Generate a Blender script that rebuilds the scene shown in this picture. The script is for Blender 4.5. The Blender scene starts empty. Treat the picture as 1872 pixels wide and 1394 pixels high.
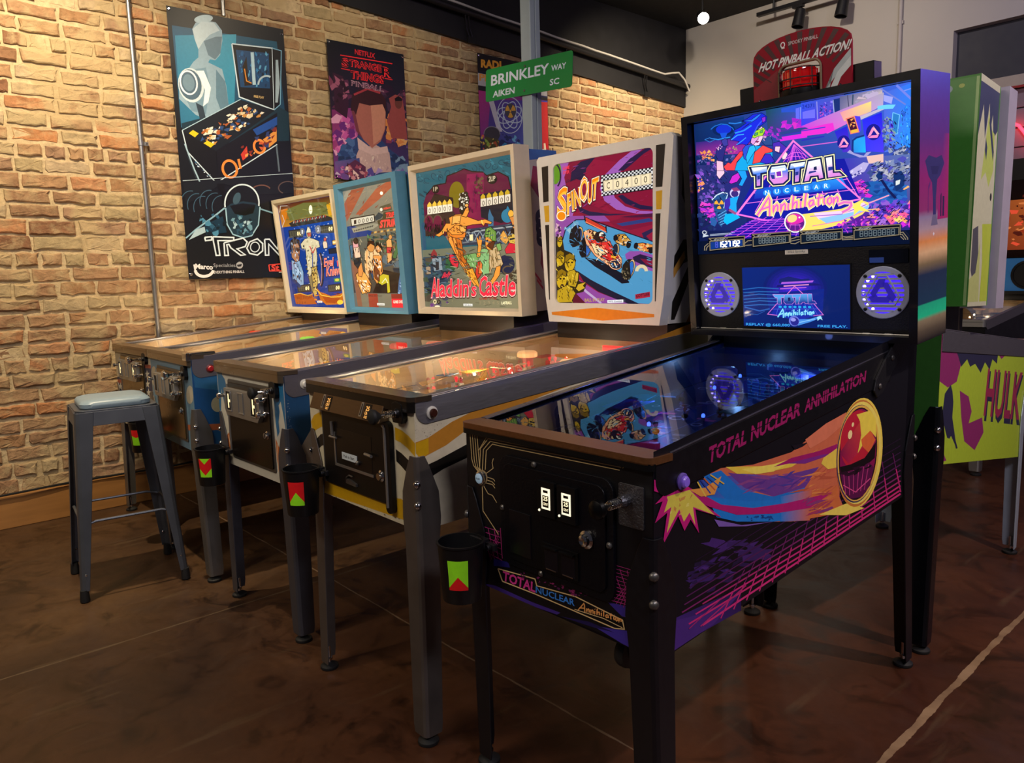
import bpy, math, random
from mathutils import Vector as V, Matrix
from mathutils.geometry import tessellate_polygon
S = bpy.context.scene
COL = S.collection

# ------------------------------------------------------------------ camera
CAMP = V((1.44374, -1.09744, 1.23714))
CR = V((0.66652198, 0.74496883, -0.02774692))
CU = V((-0.08442421, 0.11241001, 0.99006896))
CF = V((-0.74068954, 0.65756021, -0.13781715))
FPX = 1395.69
cam = bpy.data.cameras.new('camera')
cam.sensor_width = 36.0
cam.lens = FPX * 36.0 / 1872.0
cam.clip_start = 0.02
camo = bpy.data.objects.new('camera', cam)
COL.objects.link(camo)
m = Matrix.Identity(4)
for i in range(3):
 m[i][0], m[i][1], m[i][2], m[i][3] = CR[i], CU[i], -CF[i], CAMP[i]
camo.matrix_world = m
S.camera = camo

# ------------------------------------------------------------------ exposure, world, room lights
S.view_settings.view_transform = 'Standard'
S.view_settings.look = 'None'
S.view_settings.exposure = 0.0
S.view_settings.gamma = 1.0
S.view_settings.use_curve_mapping = False
wd = bpy.data.worlds.new('room_ambience')
S.world = wd
wd.use_nodes = True
wd.node_tree.nodes['Background'].inputs[0].default_value = (0.42, 0.40, 0.50, 1)
wd.node_tree.nodes['Background'].inputs[1].default_value = 0.06


def spot(name, loc, aim, power, col, angle, blend=0.6, size=0.04):
 l = bpy.data.lights.new(name, 'SPOT')
 l.energy = power
 l.color = col
 l.spot_size = math.radians(angle)
 l.spot_blend = blend
 l.shadow_soft_size = size
 o = bpy.data.objects.new(name, l)
 COL.objects.link(o)
 o.location = loc
 o.rotation_euler = (V(aim) - V(loc)).to_track_quat('-Z', 'Y').to_euler()
 return o


def point(name, loc, power, col, size=0.03, parent=None):
 l = bpy.data.lights.new(name, 'POINT')
 l.energy = power
 l.color = col
 l.shadow_soft_size = size
 o = bpy.data.objects.new(name, l)
 COL.objects.link(o)
 o.location = loc
 o.parent = parent
 return o


WARM = (1.0, 0.81, 0.54)
SOFT = (1.0, 0.86, 0.70)
spot('track_spot_brick', (-1.75, -0.42, 3.42), (-3.0, -0.25, 1.3), 350, WARM, 105, 0.8, 0.025)
spot('track_spot_brick', (-1.3, 1.2, 3.4), (-3.22, 1.6, 2.1), 80, WARM, 80, 0.9)
spot('track_spot_brick', (-1.5, 3.9, 3.4), (-3.22, 4.6, 2.2), 320, WARM, 80, 0.9)
spot('track_spot_floor', (-1.0, -1.5, 3.4), (-1.4, -0.9, 0), 60, WARM, 80, 0.9)
spot('track_spot_floor', (2.3, 1.6, 3.2), (1.1, 1.6, 0), 230, (1.0, 0.80, 0.66), 95, 0.9)
spot('track_spot_wall', (-1.2, 3.3, 3.4), (-2.2, 5.4, 2.7), 110, SOFT, 100, 1.0)
spot('track_spot_wall', (0.2, 3.3, 3.4), (0.0, 5.4, 2.7), 70, (0.85, 0.78, 0.95), 100, 1.0)
point('neon_room_glow', (1.8, 3.6, 2.6), 26, (0.62, 0.42, 1.0), 0.25)


def area(name, loc, aim, power, col, sx, sy):
 l = bpy.data.lights.new(name, 'AREA')
 l.shape = 'RECTANGLE'
 l.size, l.size_y = sx, sy
 l.energy = power
 l.color = col
 o = bpy.data.objects.new(name, l)
 COL.objects.link(o)
 o.location = loc
 o.rotation_euler = (V(aim) - V(loc)).to_track_quat('-Z', 'Y').to_euler()


# unseen fill lamps added behind the camera to brighten fronts and heads
area('aisle_fill_lamp', (-0.6, -2.9, 3.35), (-0.9, 0.8, 1.3), 55, SOFT, 1.6, 0.5)
spot('fill_spot_heads', (-0.2, -2.4, 3.35), (-1.3, 1.1, 1.55), 330, SOFT, 46, 1.0, 0.12)
area('aisle_fill_lamp', (2.8, -0.6, 3.35), (0.2, 0.9, 1.0), 60, (0.92, 0.86, 0.95), 1.2, 0.5)

# ------------------------------------------------------------------ helpers
def ray(x, y):
 return CF + CR * ((x - 936.0) / FPX) - CU * ((y - 697.0) / FPX)


def onplane(x, y, ax, val):
 d = ray(x, y)
 return CAMP + d * ((val - CAMP[ax]) / d[ax])


def lin(c):
 if isinstance(c, str):
  c = tuple(int(c[i:i + 2], 16) for i in (0, 2, 4))
 return tuple(((x / 255.0) / 12.92 if x / 255.0 <= 0.04045 else ((x / 255.0 + 0.055) / 1.055) ** 2.4) for x in c)


MATS = {}


def nodes(name):
 mt = bpy.data.materials.new(name)
 mt.use_nodes = True
 nt = mt.node_tree
 return mt, nt, nt.nodes, nt.links, nt.nodes['Principled BSDF']


def pm(name, col, rough=0.5, metal=0.0, var=0.12, scale=18.0, bump=0.0, em=0.0, coat=0.0, trans=0.0, spec=0.5, stretch=None):
 """procedural paint / metal / plastic with a little wear in colour, gloss and height"""
 if name in MATS:
  return MATS[name]
 mt, nt, N, Lk, b = nodes(name)
 c = lin(col)
 tc = N.new('ShaderNodeTexCoord')
 mp = N.new('ShaderNodeMapping')
 Lk.new(tc.outputs['Object'], mp.inputs[0])
 if stretch:
  mp.inputs['Scale'].default_value = stretch
 nz = N.new('ShaderNodeTexNoise')
 nz.inputs['Scale'].default_value = scale
 nz.inputs['Detail'].default_value = 6.0
 Lk.new(mp.outputs[0], nz.inputs['Vector'])
 rp = N.new('ShaderNodeMix')
 rp.data_type = 'RGBA'
 rp.inputs[6].default_value = tuple(x * (1 - var) for x in c) + (1,)
 rp.inputs[7].default_value = tuple(min(1, x * (1 + var)) for x in c) + (1,)
 Lk.new(nz.outputs['Fac'], rp.inputs[0])
 Lk.new(rp.outputs[2], b.inputs['Base Color'])
 mr = N.new('ShaderNodeMapRange')
 mr.inputs[3].default_value = max(0.02, rough - 0.08)
 mr.inputs[4].default_value = min(1, rough + 0.08)
 Lk.new(nz.outputs['Fac'], mr.inputs[0])
 Lk.new(mr.outputs[0], b.inputs['Roughness'])
 b.inputs['Metallic'].default_value = metal
 b.inputs['Specular IOR Level'].default_value = spec
 b.inputs['Coat Weight'].default_value = coat
 b.inputs['Transmission Weight'].default_value = trans
 if em:
  b.inputs['Emission Color'].default_value = c + (1,)
  b.inputs['Emission Strength'].default_value = em
 if bump:
  bp = N.new('ShaderNodeBump')
  bp.inputs['Strength'].default_value = bump
  bp.inputs['Distance'].default_value = 0.004
  Lk.new(nz.outputs['Fac'], bp.inputs['Height'])
  Lk.new(bp.outputs[0], b.inputs['Normal'])
 MATS[name] = mt
 return mt


def artmat(name, rough, base=1.0):
 """printed art: colour from the mesh's own colour layer, its alpha is how strongly the bulbs behind shine through"""
 mt, nt, N, Lk, b = nodes(name)
 at = N.new('ShaderNodeAttribute')
 at.attribute_name = 'Col'
 nz = N.new('ShaderNodeTexNoise')
 nz.inputs['Scale'].default_value = 60.0
 nz.inputs['Detail'].default_value = 5.0
 tc = N.new('ShaderNodeTexCoord')
 Lk.new(tc.outputs['Object'], nz.inputs['Vector'])
 mr = N.new('ShaderNodeMapRange')
 mr.inputs[3].default_value = 0.86 * base
 mr.inputs[4].default_value = 1.12 * base
 Lk.new(nz.outputs['Fac'], mr.inputs[0])
 mx = N.new('ShaderNodeVectorMath')
 mx.operation = 'SCALE'
 Lk.new(at.outputs['Color'], mx.inputs[0])
 Lk.new(mr.outputs[0], mx.inputs['Scale'])
 Lk.new(mx.outputs[0], b.inputs['Base Color'])
 Lk.new(at.outputs['Color'], b.inputs['Emission Color'])
 Lk.new(at.outputs['Alpha'], b.inputs['Emission Strength'])
 b.inputs['Roughness'].default_value = rough
 MATS[name] = mt
 return mt


def glassmat(name, tint=(1, 1, 1), ior=1.5):
 mt, nt, N, Lk, b = nodes(name)
 N.remove(b)
 out = N['Material Output']
 fr = N.new('ShaderNodeFresnel')
 fr.inputs['IOR'].default_value = ior
 tr = N.new('ShaderNodeBsdfTransparent')
 tr.inputs[0].default_value = tint + (1,)
 gl = N.new('ShaderNodeBsdfGlossy')
 gl.inputs['Roughness'].default_value = 0.0
 mx = N.new('ShaderNodeMixShader')
 Lk.new(fr.outputs[0], mx.inputs[0])
 Lk.new(tr.outputs[0], mx.inputs[1])
 Lk.new(gl.outputs[0], mx.inputs[2])
 Lk.new(mx.outputs[0], out.inputs['Surface'])
 MATS[name] = mt
 return mt


class MB:
 """collects shapes and links them as ONE mesh object"""

 def __init__(s):
  s.v, s.f, s.m, s.c = [], [], [], []
  s.hascol = False

 def face(s, pts, mat=0, col=None):
  b = len(s.v)
  s.v += [tuple(p) for p in pts]
  s.f.append(tuple(range(b, b + len(pts))))
  s.m.append(mat)
  s.c.append(col)
  if col is not None:
   s.hascol = True

 def raw(s, vs, fs, mat=0, col=None):
  b = len(s.v)
  s.v += [tuple(p) for p in vs]
  for f in fs:
   s.f.append(tuple(b + i for i in f))
   s.m.append(mat)
   s.c.append(col)
  if col is not None:
   s.hascol = True

 def hexa(s, p, mat=0, col=None):
  s.raw(p, [(0, 3, 2, 1), (4, 5, 6, 7), (0, 1, 5, 4), (1, 2, 6, 5), (2, 3, 7, 6), (3, 0, 4, 7)], mat, col)

 def box(s, x0, x1, y0, y1, z0, z1, mat=0, col=None):
  s.hexa([(x0, y0, z0), (x1, y0, z0), (x1, y1, z0), (x0, y1, z0), (x0, y0, z1), (x1, y0, z1), (x1, y1, z1), (x0, y1, z1)], mat, col)

 def prism(s, pts, d, mat=0, col=None):
  """pts: planar loop of 3d points, d: extrusion vector"""
  n = len(pts)
  d = V(d)
  a = [V(p) for p in pts]
  nrm = V((0, 0, 0))
  for i in range(n):
   nrm += a[i].cross(a[(i + 1) % n])
  if nrm.dot(d) > 0:
   a.reverse()
  vs = a + [p + d for p in a]
  tri = tessellate_polygon([a])
  fs = []
  ar = sum(((a[t[1]] - a[t[0]]).cross(a[t[2]] - a[t[0]]) for t in tri), V((0, 0, 0)))
  flip = ar.dot(d) > 0
  if n <= 4:
   fs.append(tuple(range(n)))
   fs.append(tuple(n + i for i in reversed(range(n))))
  else:
   for t in tri:
    t = tuple(t) if (a[t[1]] - a[t[0]]).cross(a[t[2]] - a[t[0]]).dot(d) < 0 else tuple(reversed(t))
    fs.append(t)
    fs.append(tuple(n + i for i in reversed(t)))
  for i in range(n):
   j = (i + 1) % n
   fs.append((j, i, n + i, n + j))
  s.raw(vs, fs, mat, col)

 def tube(s, pts, r, n=8, mat=0, cap=True, col=None):
  pts = [V(p) for p in pts]
  rs = r if isinstance(r, (list, tuple)) else [r] * len(pts)
  vs, fs = [], []
  ref = None
  for i, p in enumerate(pts):
   t = (pts[min(i + 1, len(pts) - 1)] - pts[max(i - 1, 0)]).normalized()
   if ref is None:
    ref = V((0, 0, 1)) if abs(t.z) < 0.9 else V((1, 0, 0))
   u = (ref - t * ref.dot(t)).normalized()
   w = t.cross(u)
   ref = u
   for k in range(n):
    a = 2 * math.pi * k / n
    vs.append(p + (u * math.cos(a) + w * math.sin(a)) * rs[i])
  for i in range(len(pts) - 1):
   for k in range(n):
    k2 = (k + 1) % n
    fs.append((i * n + k, i * n + k2, (i + 1) * n + k2, (i + 1) * n + k))
  if cap:
   fs.append(tuple(reversed(range(n))))
   fs.append(tuple((len(pts) - 1) * n + k for k in range(n)))
  s.raw(vs, fs, mat, col)

 def lathe(s, prof, o=(0, 0, 0), ax=(0, 0, 1), n=20, mat=0, col=None):
  """prof: (radius, height) from bottom to top"""
  ax = V(ax).normalized()
  u = ax.orthogonal().normalized()
  w = ax.cross(u)
  o = V(o)
  vs, fs = [], []
  for r, h in prof:
   for k in range(n):
    a = 2 * math.pi * k / n
    vs.append(o + ax * h + (u * math.cos(a) + w * math.sin(a)) * max(r, 1e-5))
  for i in range(len(prof) - 1):
   for k in range(n):
    k2 = (k + 1) % n
    fs.append((i * n + k, i * n + k2, (i + 1) * n + k2, (i + 1) * n + k))
  fs.append(tuple(reversed(range(n))))
  fs.append(tuple((len(prof) - 1) * n + k for k in range(n)))
  s.raw(vs, fs, mat, col)

 def ball(s, o, r, mat=0, n=12, sz=1.0, col=None):
  s.lathe([(r * math.sin(math.pi * i / 8), -r * sz * math.cos(math.pi * i / 8)) for i in range(9)], o, (0, 0, 1), n, mat, col)

 def build(s, name, mats, parent=None, bevel=0.0, smooth=False, solid=0.0, seg=2, sub=0):
  me = bpy.data.meshes.new(name)
  me.from_pydata(s.v, [], s.f)
  if not isinstance(mats, (list, tuple)):
   mats = [mats]
  for mt in mats:
   me.materials.append(mt)
  me.polygons.foreach_set('material_index', s.m)
  if s.hascol:
   ca = me.color_attributes.new('Col', 'FLOAT_COLOR', 'CORNER')
   data = []
   for f, c in zip(s.f, s.c):
    if c is None:
     c = (1, 1, 1, 0)
    if isinstance(c[0], (tuple, list)):
     for q in c:
      data += q
    else:
     data += tuple(c) * len(f)
   ca.data.foreach_set('color', data)
  if smooth:
   me.polygons.foreach_set('use_smooth', [True] * len(s.f))
  me.update()
  o = bpy.data.objects.new(name, me)
  COL.objects.link(o)
  o.parent = parent
  if solid:
   md = o.modifiers.new('thickness', 'SOLIDIFY')
   md.thickness = solid
   md.offset = 0
  if bevel:
   md = o.modifiers.new('soft_edge', 'BEVEL')
   md.width = bevel
   md.segments = seg
   md.limit_method = 'ANGLE'
   md.angle_limit = math.radians(40)
  if sub:
   md = o.modifiers.new('smooth', 'SUBSURF')
   md.levels = sub
   md.render_levels = sub
  if smooth:
   try:
    me.set_sharp_from_angle(angle=math.radians(38))
   except Exception:
    pass
  return o


def tag(o, label, cat, group=None, kind=None):
 o['label'] = label
 o['category'] = cat
 if group:
  o['group'] = group
 if kind:
  o['kind'] = kind
 return o


def structure(o):
 o['kind'] = 'structure'
 return o


def empty(name, loc, rz=0.0):
 o = bpy.data.objects.new(name, None)
 COL.objects.link(o)
 o.empty_display_size = 0.1
 o.location = loc
 o.rotation_euler = (0, 0, rz)
 return o


def rect_round(x0, x1, z0, z1, r, n=5, corners=(1, 1, 1, 1)):
 out = []
 for (cx, cz, a0, on) in ((x1 - r, z0 + r, -90, corners[0]), (x1 - r, z1 - r, 0, corners[1]), (x0 + r, z1 - r, 90, corners[2]), (x0 + r, z0 + r, 180, corners[3])):
  if on:
   for i in range(n + 1):
    a = math.radians(a0 + 90.0 * i / n)
    out.append((cx + r * math.cos(a), cz + r * math.sin(a)))
  else:
   a = math.radians(a0 + 45)
   out.append((cx + r * math.copysign(1, math.cos(a)), cz + r * math.copysign(1, math.sin(a))))
 return out


GLYPH = {}


def glyphs(txt, bold=0.0):
 """flat triangles of a piece of lettering, baseline at 0, capital height 1"""
 k = (txt, bold)
 if k in GLYPH:
  return GLYPH[k]
 cu = bpy.data.curves.new('lettering', 'FONT')
 cu.body = txt
 cu.size = 1.0
 cu.offset = bold
 cu.resolution_u = 2
 ob = bpy.data.objects.new('lettering', cu)
 me = bpy.data.meshes.new_from_object(ob)
 vs = [(v.co.x, v.co.y) for v in me.vertices]
 fs = [tuple(p.vertices) for p in me.polygons]
 bpy.data.objects.remove(ob)
 bpy.data.curves.remove(cu)
 bpy.data.meshes.remove(me)
 if vs:
  x0 = min(v[0] for v in vs)
  x1 = max(v[0] for v in vs)
  w = max(x1 - x0, 1e-6)
  vs = [((x - x0) / w, y / 0.73) for x, y in vs]
 GLYPH[k] = (vs, fs)
 return GLYPH[k]


class Plane:
 """a flat sheet of a thing: origin, right, up, outward, in the thing's own space"""

 def __init__(s, root, o, ex, ey):
  s.o, s.ex, s.ey = V(o), V(ex).normalized(), V(ey).normalized()
  s.n = s.ex.cross(s.ey)
  mw = Matrix.Translation(root.location) @ root.rotation_euler.to_matrix().to_4x4() if root else Matrix.Identity(4)
  s.wo = mw @ s.o
  s.wx = mw.to_3x3() @ s.ex
  s.wy = mw.to_3x3() @ s.ey
  s.wn = mw.to_3x3() @ s.n

 def at(s, a, b, off=0.0):
  return s.o + s.ex * a + s.ey * b + s.n * off

 def px(s, x, y):
  d = ray(x, y)
  q = CAMP + d * ((s.wo - CAMP).dot(s.wn) / d.dot(s.wn)) - s.wo
  return (q.dot(s.wx), q.dot(s.wy))


def homog(src, dst):
 """plane-to-plane map taking four source corners to four sheet corners"""
 A = []
 for (x, y), (u, v) in zip(src, dst):
  A.append([x, y, 1, 0, 0, 0, -u * x, -u * y, u])
  A.append([0, 0, 0, x, y, 1, -v * x, -v * y, v])
 for i in range(8):
  p = max(range(i, 8), key=lambda r: abs(A[r][i]))
  A[i], A[p] = A[p], A[i]
  for r in range(8):
   if r != i:
    k = A[r][i] / A[i][i]
    for c in range(i, 9):
     A[r][c] -= k * A[i][c]
 h = [A[i][8] / A[i][i] for i in range(8)]

 def f(x, y):
  w = h[6] * x + h[7] * y + 1
  return ((h[0] * x + h[1] * y + h[2]) / w, (h[3] * x + h[4] * y + h[5]) / w)
 return f


class Art:
 """printed artwork laid on a sheet: every patch of ink is a polygon a hair above the one before"""

 def __init__(s, mb, plane, fn=None, mat=0, em=0.0, clip=None, step=1.6e-5, base=2e-4):
  s.mb, s.pl, s.fn, s.mat, s.em, s.clip = mb, plane, fn or plane.px, mat, em, clip
  s.off, s.step = base, step
  s.ink = None
  s.ox, s.oy, s.sc = 0.0, 0.0, 1.0

 def crop(s, ox, oy, sc):
  s.ox, s.oy, s.sc = ox, oy, sc
  return s

 def ab(s, p):
  a, b = s.fn(s.ox + p[0] * s.sc, s.oy + p[1] * s.sc)
  if s.clip:
   a = min(max(a, s.clip[0]), s.clip[1])
   b = min(max(b, s.clip[2]), s.clip[3])
  return (a, b)

 def col(s, c, em=None):
  if callable(c):
   return c
  c = lin(c)
  return c + (s.em if em is None else em,)

 def tri(s, q, idx, cols):
  t = [q[i] for i in idx]
  ar = (t[1][0] - t[0][0]) * (t[2][1] - t[0][1]) - (t[1][1] - t[0][1]) * (t[2][0] - t[0][0])
  if abs(ar) < 1e-10:
   return
  if ar < 0:
   t.reverse()
   idx = tuple(reversed(idx))
  c = cols if not isinstance(cols, list) else tuple(cols[i] for i in idx)
  s.mb.face([s.pl.at(a, b, s.off) for a, b in t], s.mat, c)

 def poly(s, pts, c, em=None):
  """c: one colour, or a list with one colour per corner"""
  if not isinstance(pts[0], (tuple, list)):
   pts = list(zip(pts[0::2], pts[1::2]))
  q = [s.ab(p) for p in pts]
  if isinstance(c, list):
   c = [s.col(k, em) for k in c]
  else:
   c = s.col(c, em)
  if len(q) == 3:
   tr = [(0, 1, 2)]
  else:
   tr = tessellate_polygon([[V((a, b, 0)) for a, b in q]])
  for t in tr:
   s.tri(q, tuple(t), c)
  s.off += s.step
  if s.ink:
   s.line(pts, s.ink[1], s.ink[0], em, True)

 def quad(s, p, c, n=8, em=None):
  """p: four corners; c: four colours, blended smoothly over a small grid"""
  cc = [s.col(k, em) for k in c]
  P = [V(s.ab(k) + (0,)) for k in p]

  def bl(a, u, v):
   return [(1 - v) * ((1 - u) * x0 + u * x1) + v * ((1 - u) * x3 + u * x2) for x0, x1, x2, x3 in zip(*a)]
  for i in range(n):
   for j in range(n):
    uv = [(i / n, j / n), ((i + 1) / n, j / n), ((i + 1) / n, (j + 1) / n), (i / n, (j + 1) / n)]
    q = [tuple(bl(P, *k)[:2]) for k in uv]
    k = [tuple(bl(cc, *w)) for w in uv]
    s.tri(q, (0, 1, 2), k)
    s.tri(q, (0, 2, 3), k)
  s.off += s.step

 def line(s, pts, w, c, em=None, closed=False):
  pts = list(pts)
  if not isinstance(pts[0], (tuple, list)):
   pts = list(zip(pts[0::2], pts[1::2]))
  if closed:
   pts = pts + [pts[0]]
  c = s.col(c, em)
  pts = [V(p) for p in pts]
  L, R = [], []
  n = len(pts)
  for i in range(n):
   d0 = pts[i] - pts[i - 1] if i else pts[1] - pts[0]
   d1 = pts[i + 1] - pts[i] if i < n - 1 else d0
   if d0.length < 1e-6:
    d0 = d1
   if d1.length < 1e-6:
    d1 = d0
   t = d0.normalized() + d1.normalized()
   if t.length < 1e-3:
    t = d0
   t.normalize()
   k = max(0.5, t.dot(d0.normalized()))
   nn = V((-t.y, t.x)) * (w / 2 / k)
   L.append(s.ab(pts[i] + nn))
   R.append(s.ab(pts[i] - nn))
  for i in range(n - 1):
   q = [L[i], R[i], R[i + 1], L[i + 1]]
   s.tri(q, (0, 1, 2), c)
   s.tri(q, (0, 2, 3), c)
  s.off += s.step

 def ell(s, cx, cy, rx, ry, c, rot=0.0, n=22, em=None, a0=0.0, a1=360.0):
  ca, sa = math.cos(math.radians(rot)), math.sin(math.radians(rot))
  pts = []
  full = abs(a1 - a0) >= 360
  for i in range(n if full else n + 1):
   t = math.radians(a0 + (a1 - a0) * i / n)
   x, y = rx * math.cos(t), ry * math.sin(t)
   pts.append((cx + x * ca - y * sa, cy + x * sa + y * ca))
  s.poly(pts, c, em)

 def arc(s, cx, cy, rx, ry, w, c, a0=0, a1=360, rot=0.0, n=22, em=None):
  ca, sa = math.cos(math.radians(rot)), math.sin(math.radians(rot))
  pts = []
  for i in range(n + 1):
   t = math.radians(a0 + (a1 - a0) * i / n)
   x, y = rx * math.cos(t), ry * math.sin(t)
   pts.append((cx + x * ca - y * sa, cy + x * sa + y * ca))
  s.line(pts, w, c, em)

 def text(s, txt, p0, p1, up, c, bold=0.0, slant=0.0, em=None, up1=None):
  """baseline p0 -> p1, up = height vector of a capital at p0 (up1 at p1)"""
  vs, fs = glyphs(txt, bold)
  c = s.col(c, em)
  up1 = up1 or up
  q = []
  for x, y in vs:
   xx = x + slant * y / max(1, len(txt))
   ux, uy = up[0] + (up1[0] - up[0]) * x, up[1] + (up1[1] - up[1]) * x
   q.append(s.ab((p0[0] + (p1[0] - p0[0]) * xx + ux * y, p0[1] + (p1[1] - p0[1]) * xx + uy * y)))
  for f in fs:
   for i in range(1, len(f) - 1):
    s.tri(q, (f[0], f[i], f[i + 1]), c)
  s.off += s.step

 def scat(s, box, n, size, cols, seed=1, asp=1.0, ang=0.0, em=None):
  """n ragged flecks inside the four-cornered region"""
  rn = random.Random(seed)
  p = box if isinstance(box[0], (tuple, list)) else list(zip(box[0::2], box[1::2]))
  st, ink = s.step, s.ink
  s.step, s.ink = st * .12, None
  size *= .85
  for _ in range(n):
   u, v = rn.random(), rn.random()
   x = (1 - v) * ((1 - u) * p[0][0] + u * p[1][0]) + v * ((1 - u) * p[3][0] + u * p[2][0])
   y = (1 - v) * ((1 - u) * p[0][1] + u * p[1][1]) + v * ((1 - u) * p[3][1] + u * p[2][1])
   r = size * (0.4 + rn.random())
   a = math.radians(ang + rn.uniform(-25, 25))
   k = rn.choice((3, 4, 5))
   pts = []
   for i in range(k):
    t = 2 * math.pi * (i + rn.uniform(-0.3, 0.3)) / k
    q = r * rn.uniform(0.6, 1.2)
    X, Y = q * asp * math.cos(t), q * math.sin(t)
    pts.append((x + X * math.cos(a) - Y * math.sin(a), y + X * math.sin(a) + Y * math.cos(a)))
   s.poly(pts, rn.choice(cols), em)
  s.step, s.ink = st, ink
  s.off += st


INK = artmat('printed_ink', 0.42)
GLASSART = artmat('backlit_glass_art', 0.06, 0.15)
CLEAR = glassmat('clear_glass')
STEEL = pm('brushed_steel', 'a8a6a2', 0.38, 0.85, 0.10, 30, stretch=(1, 12, 12))
CHROME = pm('chrome', 'd8d8da', 0.10, 1.0, 0.04)
BLACKMETAL = pm('black_powder_coat', '141418', 0.42, 0.0, 0.3, 160, 0.15)
DARKSTEEL = pm('dark_steel', '6a6866', 0.40, 0.8, 0.15, 25)
RUBBER = pm('black_rubber', '0c0c0d', 0.7)
BLACKPLASTIC = pm('black_plastic', '08080a', 0.4, spec=0.3)

# ------------------------------------------------------------------ the room
WX, BY, CZ = -3.22, 5.40, 3.54


def floor_material():
 mt, nt, N, Lk, b = nodes('stained_concrete')
 geo = N.new('ShaderNodeNewGeometry')
 sp = N.new('ShaderNodeSeparateXYZ')
 Lk.new(geo.outputs['Position'], sp.inputs[0])

 def noise(scale, det=8, dist=0.0, rough=0.6):
  n = N.new('ShaderNodeTexNoise')
  n.inputs['Scale'].default_value = scale
  n.inputs['Detail'].default_value = det
  n.inputs['Distortion'].default_value = dist
  n.inputs['Roughness'].default_value = rough
  Lk.new(geo.outputs['Position'], n.inputs['Vector'])
  return n

 def ramp(src, stops):
  r = N.new('ShaderNodeValToRGB')
  el = r.color_ramp.elements
  while len(el) < len(stops):
   el.new(0.5)
  for e, (p, c) in zip(el, stops):
   e.position = p
   e.color = (lin(c) if isinstance(c, str) else (c, c, c)) + (1,)
  Lk.new(src, r.inputs[0])
  return r

 def mix(f, a, c, mode='MIX'):
  x = N.new('ShaderNodeMix')
  x.data_type = 'RGBA'
  x.blend_type = mode
  if isinstance(f, float):
   x.inputs[0].default_value = f
  else:
   Lk.new(f, x.inputs[0])
  for k, q in ((6, a), (7, c)):
   if isinstance(q, str):
    x.inputs[k].default_value = lin(q) + (1,)
   else:
    Lk.new(q, x.inputs[k])
  return x.outputs[2]

 def math_(op, a, c=None):
  x = N.new('ShaderNodeMath')
  x.operation = op
  for k, q in ((0, a), (1, c)):
   if q is None:
    continue
   if isinstance(q, (int, float)):
    x.inputs[k].default_value = q
   else:
    Lk.new(q, x.inputs[k])
  return x.outputs[0]
 n1 = noise(1.3, 9, 0.6)
 base = ramp(n1.outputs['Fac'], [(0.30, '2c1d14'), (0.50, '432e1d'), (0.64, '4f3823'), (0.78, '624c36')])
 n2 = noise(5.5, 9, 1.2)
 blot = ramp(n2.outputs['Fac'], [(0.34, 0.85), (0.48, 0.0)])
 col = mix(blot.outputs[0], base.outputs[0], '22170f')
 n3 = noise(38, 6)
 grit = ramp(n3.outputs['Fac'], [(0.3, 0.75), (0.7, 1.12)])
 col = mix(0.6, col, grit.outputs[0], 'MULTIPLY')
 # the side nearer the brick is greyer and paler, the rest a redder stain
 gr = N.new('ShaderNodeMapRange')
 gr.inputs[1].default_value = -1.6
 gr.inputs[2].default_value = 0.6
 Lk.new(sp.outputs['X'], gr.inputs[0])
 tint = N.new('ShaderNodeMix')
 tint.data_type = 'RGBA'
 Lk.new(gr.outputs[0], tint.inputs[0])
 tint.inputs[6].default_value = (1.02, 1.0, 0.92, 1)
 tint.inputs[7].default_value = (1.25, 0.72, 0.58, 1)
 col = mix(1.0, col, tint.outputs[2], 'MULTIPLY')
 # streaky pale scuffs
 mp = N.new('ShaderNodeMapping')
 mp.inputs['Rotation'].default_value = (0, 0, 0.15)
 mp.inputs['Scale'].default_value = (14, 1.6, 1)
 Lk.new(geo.outputs['Position'], mp.inputs[0])
 n4 = N.new('ShaderNodeTexNoise')
 n4.inputs['Scale'].default_value = 1.4
 n4.inputs['Detail'].default_value = 8
 Lk.new(mp.outputs[0], n4.inputs['Vector'])
 sc = ramp(n4.outputs['Fac'], [(0.62, 0.0), (0.78, 0.35)])
 col = mix(sc.outputs[0], col, '6a583f')
 # saw-cut joints with pale filler
 wob = noise(2.0, 5)
 wf = noise(9, 5)
 for ax, at, w, k in (('X', 0.72, 0.010, '9c7f60'), ('X', -1.38, 0.0045, '5a4936'), ('Y', 0.345, 0.0032, '7a6450'), ('Y', -1.75, 0.005, '5a4936'), ('X', -2.55, 0.003, '46372a')):
  s = math_('ADD', sp.outputs[ax], math_('MULTIPLY', math_('SUBTRACT', wob.outputs['Fac'], 0.5), 0.03))
  d = math_('ABSOLUTE', math_('SUBTRACT', s, at))
  ww = math_('MULTIPLY', wf.outputs['Fac'], 2.0 * w)
  f = math_('LESS_THAN', d, ww)
  f = math_('MULTIPLY', f, math_('MULTIPLY', wf.outputs['Fac'], 1.5))
  col = mix(f, col, k)
 Lk.new(col, b.inputs['Base Color'])
 rr = ramp(n2.outputs['Fac'], [(0.3, 0.30), (0.7, 0.52)])
 Lk.new(rr.outputs[0], b.inputs['Roughness'])
 bp = N.new('ShaderNodeBump')
 bp.inputs['Strength'].default_value = 0.25
 bp.inputs['Distance'].default_value = 0.004
 Lk.new(n2.outputs['Fac'], bp.inputs['Height'])
 Lk.new(bp.outputs[0], b.inputs['Normal'])
 return mt


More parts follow.
